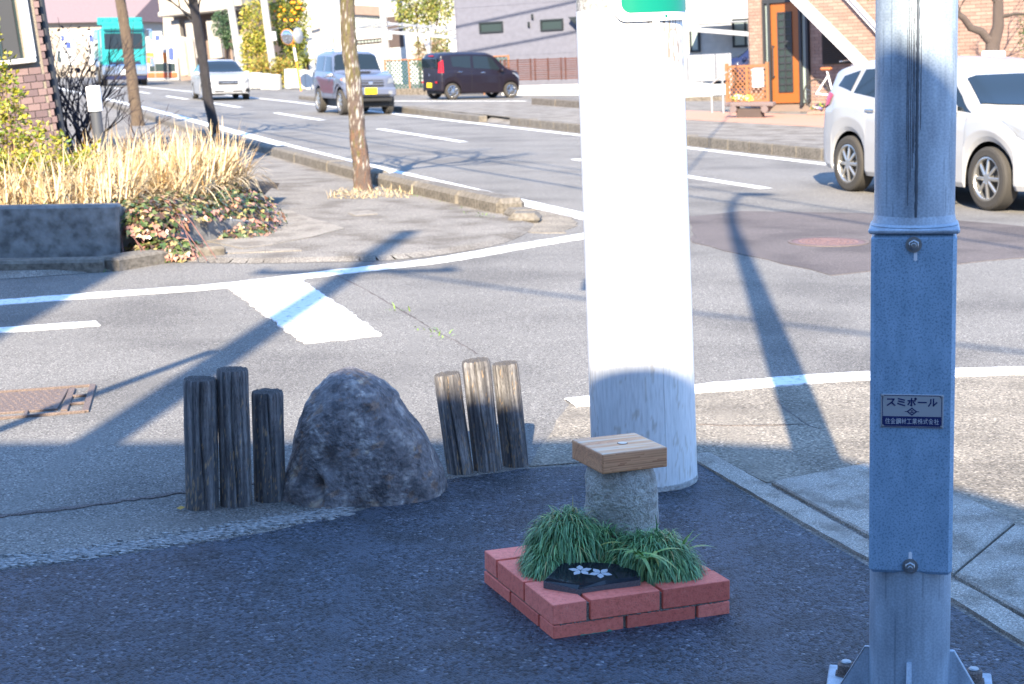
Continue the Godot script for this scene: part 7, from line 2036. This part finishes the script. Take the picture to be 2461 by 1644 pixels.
func steel_pole() -> void:
	var o := thing("steel_lamp_pole", "blue-grey galvanised steel street lamp pole with a bolted box cover and maker's plate", "lamp post", T(Vector3(0.951, 0, -3.82), lean(-0.0175, 0.0, -0.24)))
	var mb := MB.new(); mb.bx(0, 0.011, 0, 0.4, 0.022, 0.4, 0.003)
	obj("base_plate", mb, M.zinc, o)
	for k in 4:
		mb = MB.new()
		mb.prism(T(Vector3.ZERO, Basis(Vector3.UP, k * PI / 2)) * T(Vector3(0, 0, 0.006)), [Vector2(0.09, 0.022), Vector2(0.172, 0.022), Vector2(0.172, 0.034), Vector2(0.105, 0.15), Vector2(0.09, 0.15)], 0.012, 0.002)
		obj("gusset", mb, M.zinc, o)
	for s in [[-1, -1], [1, -1], [-1, 1], [1, 1]]:
		var b := group_part("anchor_bolt", o, T(Vector3(s[0] * 0.155, 0.022, s[1] * 0.135)))
		mb = MB.new(); mb.lathe(T(), [Vector2(0.013, 0), Vector2(0.013, 0.034), Vector2(0.01, 0.037), Vector2(0, 0.037)], 16)
		obj("rod", mb, M.bolt, b)
		mb = MB.new(); mb.lathe(T(), [Vector2(0.03, 0), Vector2(0.03, 0.005), Vector2(0.024, 0.005), Vector2(0.024, 0.027), Vector2(0.02, 0.03), Vector2(0.012, 0.03)], 6)
		obj("nut", mb, M.rust, b)
	# pipes: galvanising with run marks, modelled in fine strips
	var n := noise(1.0, FastNoiseLite.TYPE_SIMPLEX_SMOOTH, 4, 31)
	for part in [["lower_pipe", 0.0945, 0.022, 0.372, 30], ["upper_pipe", 0.0905, 1.18, 2.6, 120]]:
		var rows := []; var cols := []
		for i in part[4] + 1:
			var y: float = lerpf(part[2], part[3], float(i) / part[4])
			var r := PackedVector3Array(); var c := PackedColorArray()
			for j in 160:
				var a := TAU * j / 160
				r.append(Vector3(sin(a) * part[1], y, cos(a) * part[1]))
				var s := n.get_noise_3d(sin(a) * 9.0, y * 0.5, cos(a) * 9.0)
				var fine := n.get_noise_3d(sin(a) * 40.0, y * 1.1, cos(a) * 40.0)
				var g := 0.95 + 0.14 * s + 0.1 * n.get_noise_3d(sin(a) * 3, y * 8, cos(a) * 3)
				if fine > 0.42: g *= 0.72
				c.append(Color(0.95, 0.98, 1.0) * clampf(g, 0.3, 1.1))
			rows.append(r); cols.append(c)
		mb = MB.new(); mb.grid(rows, true, cols)
		obj(part[0], mb, M.zinc, o)
	mb = MB.new()                                                   # upper length, out of the picture, with the curved arm
	var pts := [Vector3(0, 2.6, 0), Vector3(0, 6.0, 0)]
	var rad := [0.0905, 0.062]
	for k in 9:
		var a := PI / 2 * k / 8.0
		pts.append(Vector3(0.3 * (1.0 - cos(a)), 6.2 + 2.35 * sin(a), 0.07 * (1.0 - cos(a)))); rad.append(0.055 - 0.002 * k)
	mb.tube(pts, rad, 24)
	obj("lamp_arm", mb, M.zinc, o)
	mb = MB.new()
	mb.box(T(Vector3(0.38, 8.6, 0.09), Basis(Vector3.UP, -0.24)), Vector3(0.44, 0.12, 0.24), 0.05)
	obj("lamp_head", mb, M.zinc, o)
	mb = MB.new()                                                   # weld seam
	var wp := []; var wr := []
	for i in 150:
		var y := 1.2 + 0.95 * i / 149
		var a := 0.045 + 0.012 * n.get_noise_1d(y * 30)
		wp.append(Vector3(sin(a), 0, cos(a)) * 0.0903 + Vector3.UP * y); wr.append(0.0036 + 0.0016 * n.get_noise_1d(y * 90 + 40))
	mb.tube(wp, wr, 8)
	mb.col = Color.WHITE
	obj("weld_seam", mb, mat(lin(0.085, 0.1, 0.12), 0.7, 0.2), o)
	mb = MB.new()                                                   # thinner runs of dark rust water beside the seam
	rng.seed = 3
	for k in 6:
		var a0: float = [-0.06, -0.11, -0.2, 0.13, -0.03, -0.16][k]
		var y0 := rnd(1.22, 1.4); var y1 := rnd(1.55, 2.2)
		var rp := []; var rr := []
		for i in 40:
			var y := lerpf(y0, y1, i / 39.0)
			var a := a0 + 0.006 * n.get_noise_2d(y * 25, k * 9.0)
			rp.append(Vector3(sin(a), 0, cos(a)) * 0.0903 + Vector3.UP * y); rr.append(0.0009 + 0.0008 * absf(n.get_noise_2d(y * 50, k * 5.0 + 3.0)))
		mb.tube(rp, rr, 5)
	obj("rust_run", mb, mat(lin(0.09, 0.1, 0.12), 0.8), o)
	mb = MB.new()                                                   # flared collar
	mb.lathe(T(), [Vector2(0.0905, 1.2), Vector2(0.094, 1.182), Vector2(0.0985, 1.176)], 48)
	mb.bx(0, 1.169, 0, 0.201, 0.012, 0.201, 0.004)
	obj("collar", mb, M.zinc, o)
	var cover := group_part("box_cover", o)
	mb = MB.new()
	mb.bx(0, 0.763, 0, 0.189, 0.796, 0.192, 0.009)
	obj("casing", mb, M.zinc_box, cover)
	for y in [1.139, 0.386]:
		mb = MB.new()
		var f := T(Vector3(0, y, 0.096), Basis(Vector3(1, 0, 0), PI / 2))
		mb.lathe(f, [Vector2(0.018, 0), Vector2(0.018, 0.003), Vector2(0.0, 0.003)], 24)
		mb.lathe(f, [Vector2(0.0125, 0.003), Vector2(0.0125, 0.011), Vector2(0.01, 0.0135), Vector2(0.006, 0.0135)], 6)
		mb.lathe(f, [Vector2(0.006, 0.0135), Vector2(0.006, 0.022), Vector2(0.005, 0.023), Vector2(0, 0.023)], 16)
		obj("bolt", mb, M.bolt, cover)
	var drips := MB.new()                                           # pale drips of zinc at the bolts
	drips.col = Color(1.3, 1.33, 1.36)
	drips.prism(T(Vector3(0.004, 1.112, 0.0968)), [Vector2(-0.004, -0.008), Vector2(0, -0.0105), Vector2(0.004, -0.008), Vector2(0.0035, 0.012), Vector2(-0.0035, 0.012)], 0.001)
	drips.prism(T(Vector3(0.0, 0.41, 0.0968)), [Vector2(-0.004, -0.012), Vector2(0.004, -0.012), Vector2(0.004, 0.008), Vector2(0, 0.0105), Vector2(-0.004, 0.008)], 0.001)
	obj("zinc_drip", drips, mat(lin(0.75, 0.77, 0.8), 0.5), cover)
	# maker's plate
	var plate := group_part("nameplate", o, T(Vector3(0, 0.755, 0.0962)))
	mb = MB.new(); mb.bx(0, 0, 0.0006, 0.14, 0.079, 0.0024, 0.0008)
	obj("plate", mb, M.plate_grey, plate)
	mb = MB.new(); mb.bx(0, -0.0235, 0.002, 0.13, 0.023, 0.001)
	for s in [1, -1]:
		mb.bx(0, s * 0.0368, 0.002, 0.133, 0.0012, 0.001); mb.bx(s * 0.066, 0, 0.002, 0.0012, 0.0725, 0.001)
	obj("border", mb, M.navy, plate)
	mb = MB.new()
	var kana := [[[0.12, 0.88, 0.82, 0.88, 0.62, 0.5, 0.1, 0.06], [0.58, 0.42, 0.92, 0.06]], [[0.15, 0.95, 0.82, 0.78], [0.2, 0.62, 0.78, 0.48], [0.1, 0.3, 0.85, 0.05]], [[0.08, 0.7, 0.85, 0.7], [0.47, 1.0, 0.47, 0.05, 0.38, 0.1], [0.25, 0.5, 0.08, 0.2], [0.68, 0.5, 0.85, 0.2], [0.84, 0.96, 0.92, 1.04, 1.0, 0.96, 0.92, 0.88, 0.84, 0.96]], [[0.05, 0.5, 0.95, 0.5]], [[0.28, 0.9, 0.27, 0.45, 0.05, 0.05], [0.58, 0.95, 0.58, 0.1, 0.95, 0.5]]]
	for k in 5: strokes(mb, kana[k], Vector2(-0.0565 + k * 0.0232, 0.0125), Vector2(0.0195, 0.0175), 0.0031, 0.0021)
	strokes(mb, [[0, 0.5, 0.5, 1, 1, 0.5, 0.5, 0, 0, 0.5]], Vector2(-0.01, -0.0085), Vector2(0.02, 0.016), 0.0026, 0.0021)
	strokes(mb, [[-0.25, 0.5, 0.0, 0.5], [1, 0.5, 1.25, 0.5], [0.38, 0.62, 0.62, 0.62], [0.5, 0.62, 0.5, 0.38], [0.34, 0.38, 0.66, 0.38]], Vector2(-0.01, -0.0085), Vector2(0.02, 0.016), 0.0015, 0.0021)
	obj("lettering", mb, M.navy, plate)
	mb = MB.new()
	var gold := [[0.5, 1, 0.05, 0.6], [0.5, 1, 0.95, 0.6], [0.3, 0.62, 0.7, 0.62], [0.15, 0.38, 0.85, 0.38], [0.5, 0.62, 0.5, 0.05], [0.08, 0.04, 0.92, 0.04], [0.28, 0.28, 0.34, 0.14], [0.72, 0.28, 0.66, 0.14]]
	var half := []
	for l in gold:
		var q := []
		for i in range(0, l.size(), 2): q.append_array([l[i] * 0.46, l[i + 1]])
		half.append(q)
	var tree := [[0.03, 0.72, 0.48, 0.72], [0.26, 1, 0.26, 0], [0.26, 0.68, 0.05, 0.3], [0.26, 0.68, 0.45, 0.45]]
	var kanji := [
		[[0.3, 1, 0.05, 0.55], [0.18, 0.7, 0.18, 0], [0.6, 1, 0.7, 0.9], [0.4, 0.78, 0.95, 0.78], [0.45, 0.42, 0.92, 0.42], [0.38, 0.04, 1, 0.04], [0.68, 0.78, 0.68, 0.04]],
		gold,
		half + [[0.53, 0, 0.53, 0.95, 0.98, 0.95, 0.98, 0.02], [0.64, 0.82, 0.68, 0.7], [0.86, 0.82, 0.82, 0.7], [0.6, 0.62, 0.92, 0.62], [0.75, 0.62, 0.75, 0.25], [0.63, 0.45, 0.63, 0.22, 0.88, 0.22, 0.88, 0.45]],
		tree + [[0.52, 0.72, 1, 0.72], [0.8, 1, 0.8, 0.05, 0.7, 0.1], [0.78, 0.68, 0.5, 0.2]],
		[[0.12, 0.88, 0.88, 0.88], [0.5, 0.88, 0.5, 0.08], [0.04, 0.06, 0.96, 0.06]],
		[[0.4, 1, 0.4, 0.85], [0.6, 1, 0.6, 0.85], [0.22, 0.97, 0.28, 0.86], [0.78, 0.97, 0.72, 0.86], [0.08, 0.84, 0.92, 0.84], [0.35, 0.8, 0.4, 0.7], [0.65, 0.8, 0.6, 0.7], [0.14, 0.67, 0.86, 0.67], [0.22, 0.53, 0.78, 0.53], [0.06, 0.38, 0.94, 0.38], [0.5, 0.67, 0.5, 0], [0.46, 0.36, 0.08, 0.06], [0.54, 0.36, 0.92, 0.06]],
		tree + [[0.62, 0.95, 0.55, 0.7], [0.58, 0.78, 0.93, 0.78], [0.5, 0.5, 1, 0.5], [0.76, 1, 0.76, 0], [0.74, 0.48, 0.52, 0.15], [0.78, 0.48, 1, 0.15]],
		[[0.05, 0.76, 0.95, 0.76], [0.62, 1, 0.68, 0.4, 0.95, 0.05], [0.8, 0.98, 0.9, 0.88], [0.12, 0.48, 0.52, 0.48], [0.32, 0.48, 0.32, 0.16], [0.06, 0.1, 0.56, 0.2]],
		[[0.5, 1, 0.05, 0.6], [0.5, 1, 0.95, 0.6], [0.3, 0.6, 0.7, 0.6], [0.15, 0.4, 0.85, 0.4], [0.45, 0.4, 0.25, 0.1], [0.2, 0.08, 0.75, 0.1], [0.62, 0.25, 0.85, 0]],
		[[0.22, 1, 0.3, 0.9], [0.05, 0.75, 0.42, 0.75, 0.05, 0.35], [0.25, 0.55, 0.25, 0], [0.3, 0.5, 0.42, 0.4], [0.55, 0.6, 0.97, 0.6], [0.75, 0.95, 0.75, 0.05], [0.48, 0.05, 1, 0.05]]]
	for k in 10: strokes(mb, kanji[k], Vector2(-0.0595 + k * 0.0121, -0.0295), Vector2(0.0105, 0.0125), 0.0009, 0.0028)
	obj("company_name", mb, mat(lin(0.55, 0.56, 0.58), 0.5), plate)
	for s in [[-1, -1], [1, -1], [-1, 1], [1, 1]]:
		mb = MB.new(); mb.lathe(T(Vector3(s[0] * 0.0655, s[1] * 0.035, 0.0015), Basis(Vector3(1, 0, 0), PI / 2)), [Vector2(0.0035, 0), Vector2(0.003, 0.002), Vector2(0, 0.003)], 12)
		obj("rivet", mb, M.bolt, plate)

func concrete_pole() -> void:
	var o := thing("concrete_utility_pole", "thick white-wrapped concrete utility pole behind the stone stool", "utility pole", T(Vector3(0.489, 0, -6.02), lean(-0.034, 0.0)))
	var mb := MB.new()
	mb.lathe(T(), [Vector2(0.191, -0.05), Vector2(0.187, 1.7), Vector2(0.187, 1.7), Vector2(0.13, 9.4), Vector2(0, 9.4)], 64)
	obj("shaft", mb, M.pole_concrete, o)
	var n := noise(1.0, FastNoiseLite.TYPE_SIMPLEX_SMOOTH, 5, 61)
	var rows := []; var cols := []
	for i in 131:
		var y := 1.724 * i / 130
		var r := PackedVector3Array(); var c := PackedColorArray()
		for j in 220:
			var a := TAU * j / 220
			var rad := 0.1955 - 0.004 * y + 0.0006 * n.get_noise_3d(sin(a) * 3, y * 2, cos(a) * 3)
			r.append(Vector3(sin(a) * rad, y, cos(a) * rad))
			var g := 1.0
			var s := n.get_noise_3d(sin(a) * 26, y * 1.3, cos(a) * 26)
			if s > 0.2: g -= (s - 0.2) * 0.4
			var k := Color(1, 1, 1)
			var low := n.get_noise_3d(sin(a) * 8, y * 9, cos(a) * 8) + 0.5 * n.get_noise_3d(sin(a) * 30, y * 14, cos(a) * 30)
			if low > 0.2 and n.get_noise_2d(a * 1.5, y * 2.5) + 0.42 - y * 1.7 > 0.0: k = Color(0.82, 0.78, 0.72)   # splashed dirt low down
			var rust := n.get_noise_3d(sin(a) * 14, y * 10, cos(a) * 14)
			if y > 1.52 and a > 0.25 and a < 1.4 and rust > 0.12: k = k.lerp(Color(0.3, 0.2, 0.12), 0.8)          # rust washed out under the sign
			c.append(k * g)
		rows.append(r); cols.append(c)
	mb = MB.new(); mb.grid(rows, true, cols)
	obj("white_wrap", mb, M.white_wrap, o)
	mb = MB.new()
	mb.lathe(T(), [Vector2(0.1955, 0.0), Vector2(0.1975, 0.004), Vector2(0.1965, 0.02), Vector2(0.195, 0.024)], 64)
	obj("foot_seal", mb, M.pole_concrete, o)
	var seam := MB.new()                                            # where the wrapping sheet overlaps
	seam.box(T(Vector3(sin(0.42) * 0.1935, 0.87, cos(0.42) * 0.1935), Basis(Vector3.UP, 0.42)), Vector3(0.03, 1.7, 0.004), 0.001)
	obj("sheet_seam", seam, M.white_wrap, o)
	var sg := thing("pole_sign", "green curved sign panel with a white border wrapped round the concrete pole", "sign", T(Vector3(0.489, 0, -6.02), lean(-0.034, 0.0)))
	for part in [["panel", 0.2, -0.345, 1.6, 1.677, 2.35, 0.05, M.white_paint, 0.003], ["green_face", 0.2018, -0.2, 1.46, 1.707, 2.32, 0.035, M.sign_green, 0.002]]:
		mb = MB.new()
		var front := []; var back := []
		for i in 61:
			var t := float(i) / 60
			var y: float = lerpf(part[4], part[5], t * t * (3 - 2 * t) if false else t)
			if i < 24: y = part[4] + part[6] * (1.0 - cos(PI / 2 * i / 24.0))
			elif i == 24: y = part[4] + part[6]
			else: y = lerpf(part[4] + part[6], part[5], (i - 24) / 36.0)
			var cut := 0.0
			if y < part[4] + part[6]: cut = part[6] - sqrt(maxf(0.0, part[6] * part[6] - pow(part[4] + part[6] - y, 2)))
			var a0: float = part[2] + cut / part[1]; var a1: float = part[3] - cut / part[1]
			var f := PackedVector3Array(); var b := PackedVector3Array()
			for j in 41:
				var a := lerpf(a0, a1, j / 40.0)
				f.append(Vector3(sin(a), 0, cos(a)) * part[1] + Vector3.UP * y)
				b.append(Vector3(sin(a), 0, cos(a)) * (part[1] - part[8]) + Vector3.UP * y)
			front.append(f); back.append(b)
		mb.grid(front); mb.grid(back, false, [], true)
		for i in 60:                                                # rim
			mb.quad(back[i][0], front[i][0], front[i + 1][0], back[i + 1][0])
			mb.quad(front[i][40], back[i][40], back[i + 1][40], front[i + 1][40])
		for j in 40: mb.quad(back[0][j], back[0][j + 1], front[0][j + 1], front[0][j])
		obj(part[0], mb, part[7], sg)
	mb = MB.new()
	var a := 0.62
	mb.lathe(T(Vector3(sin(a) * 0.2, 1.692, cos(a) * 0.2), Basis(Vector3.UP, a) * Basis(Vector3(1, 0, 0), PI / 2)), [Vector2(0.0055, 0), Vector2(0.0045, 0.0025), Vector2(0, 0.003)], 16)
	obj("rivet", mb, M.sign_green, sg)
	var bx := thing("road_sign", "rectangular road sign board strapped high on the concrete pole, out of the picture", "sign", T(Vector3(0.489, 0, -6.02), lean(-0.034, 0.0)))
	mb = MB.new(); mb.bx(-0.22, 3.1, -0.03, 0.46, 0.34, 0.015, 0.004)
	obj("board", mb, M.white_paint, bx)
	mb = MB.new(); mb.bx(-0.2, 3.1, -0.05, 0.5, 0.03, 0.02)
	obj("bracket", mb, M.zinc, bx)

func drain_cover() -> void:
	var o := thing("drain_cover", "rusty chequered drain cover in a steel frame set in the side street", "drain cover")
	var mb := MB.new()
	var plate := [Vector2(-3.216, -7.524), Vector2(-2.138, -7.858), Vector2(-2.071, -7.397), Vector2(-3.143, -7.068)]
	var pts := []
	for q in plate: pts.append(Vector2(q.x, -q.y))
	pts.reverse()
	var up := Basis(Vector3(1, 0, 0), Vector3(0, 0, -1), Vector3(0, 1, 0))
	mb.prism(T(Vector3(0, 0.011, 0), up), pts, 0.02, 0.003)
	obj("plate", mb, M.rust, o)
	mb = MB.new()                                                   # raised tread
	var ax: Vector2 = (plate[1] - plate[0]).normalized()
	for i in 46:
		for j in 9:
			var c: Vector2 = plate[1] - ax * (0.03 + i * 0.032 + (0.016 if j % 2 else 0.0)) + (plate[2] - plate[1]) * (0.09 + j * 0.103)
			mb.box(T(Vector3(c.x, 0.0115, c.y), facing(ax.x, ax.y) * Basis(Vector3.UP, 0.7 if (i + j) % 2 else -0.7)), Vector3(0.02, 0.005, 0.007), 0.002)
	var tr := obj("tread", mb, M.rust, o)
	tr.set_meta("kind", "stuff")
	var corners := [Vector2(-3.282, -7.538), Vector2(-2.044, -7.947), Vector2(-1.929, -7.342), Vector2(-3.15, -6.911)]
	for r in [[0, 1], [1, 2], [2, 3]]:
		mb = MB.new()
		var a: Vector2 = corners[r[0]]; var b: Vector2 = corners[r[1]]
		mb.bar(Vector3(a.x, 0.006, a.y), Vector3(b.x, 0.006, b.y), 0.03 if r[0] == 1 else 0.014, 0.014, 0.002)
		obj("frame", mb, M.rust, o)
	for c in [[Vector2(-2.123, -7.867), Vector2(-2.029, -7.358)], [Vector2(-2.202, -7.377), Vector2(-2.178, -7.257)], [Vector2(-2.061, -7.501), Vector2(-1.969, -7.534)], [Vector2(-2.087, -7.68), Vector2(-2.001, -7.715)]]:
		mb = MB.new()
		mb.bar(Vector3(c[0].x, 0.007, c[0].y), Vector3(c[1].x, 0.007, c[1].y), 0.03 if c[0].distance_to(c[1]) > 0.25 else 0.016, 0.012, 0.002)
		obj("crossbar", mb, M.rust, o)
	var mh := thing("manhole_cover", "round reddish manhole cover in the dark repair patch of the road", "manhole cover", T(Vector3(2.62, 0.004, -13.65)))
	mb = MB.new(); mb.lathe(T(), [Vector2(0.33, 0.0), Vector2(0.33, 0.006), Vector2(0.3, 0.006)], 40)
	obj("rim", mb, M.rust, mh)
	mb = MB.new(); mb.lathe(T(), [Vector2(0.295, 0.0), Vector2(0.295, 0.005), Vector2(0, 0.005)], 40)
	for k in 6:
		for j in k * 6:
			var a := TAU * j / (k * 6)
			mb.box(T(Vector3(cos(a) * k * 0.046, 0.006, sin(a) * k * 0.046), Basis(Vector3.UP, -a)), Vector3(0.03, 0.005, 0.03), 0.002)
	obj("lid", mb, M.manhole, mh)

func leaf_litter() -> void:                                         # grit and dead leaves on the asphalt
	rng.seed = 91
	var mb := MB.new()
	for i in 420:
		var s := rnd(0.002, 0.005)
		var p := Vector3(rnd(-1.5, 1.4), 0.006 + s * 0.3, rnd(-6.1, -3.4))
		if i < 160: p = Vector3(rnd(-1.5, 0.1), 0.005, rnd(-6.3, -5.7))
		mb.col = Color(0.3, 0.3, 0.3) * rnd(0.3, 1.1)
		mb.box(T(p, Basis.from_euler(Vector3(rnd(0, 3), rnd(0, 3), rnd(0, 3)))), Vector3(s, s * 0.7, s * 0.8), s * 0.2)
	var g := obj("grit", mb, M.vertex_rough)
	tag(g, "loose grit scattered over the dark asphalt", "grit"); g.set_meta("kind", "stuff")
	mb = MB.new()
	mb.col = Color(0.42, 0.25, 0.06)
	var at := Vector3(-1.177, 0, -5.669)
	mb.quad(at + Vector3(-0.012, 0.012, 0.002), at + Vector3(0.004, 0.009, 0.012), at + Vector3(0.02, 0.014, -0.002), at + Vector3(0.002, 0.017, -0.012))
	tag(obj("dead_leaf", mb, M.vertex_rough), "curled orange dead leaf at the foot of the outermost log post", "leaf")
	mb = MB.new()
	for c in [Vector3(-0.73, 0, -10.276), Vector3(-0.47, 0, -9.554), Vector3(-0.391, 0, -9.276), Vector3(-0.315, 0.03, -16.052), Vector3(-0.25, 0.03, -15.913), Vector3(-0.392, 0.03, -16.285), Vector3(-3.073, 0, -12.435), Vector3(-3.024, 0, -12.379), Vector3(-0.738, 0.03, -17.647), Vector3(-0.531, 0.03, -16.911), Vector3(-1.006, 0.03, -18.341), Vector3(-0.042, 0.03, -16.651), Vector3(-2.648, 0.03, -12.681)]:
		for k in 7:
			var p: Vector3 = c + Vector3(rnd(-0.1, 0.1), 0, rnd(-0.12, 0.12))
			blade(mb, p, Vector3(rnd(-1, 1), rnd(0.5, 1.5), rnd(-1, 1)), rnd(0.02, 0.07), 0.008, 1.2, Color(0.16, 0.26, 0.04) * rnd(0.6, 1.3), 3)
	var wd := obj("weeds", mb, M.leaf)
	tag(wd, "little green weeds sprouting from cracks along the kerb and road", "weeds"); wd.set_meta("kind", "stuff")
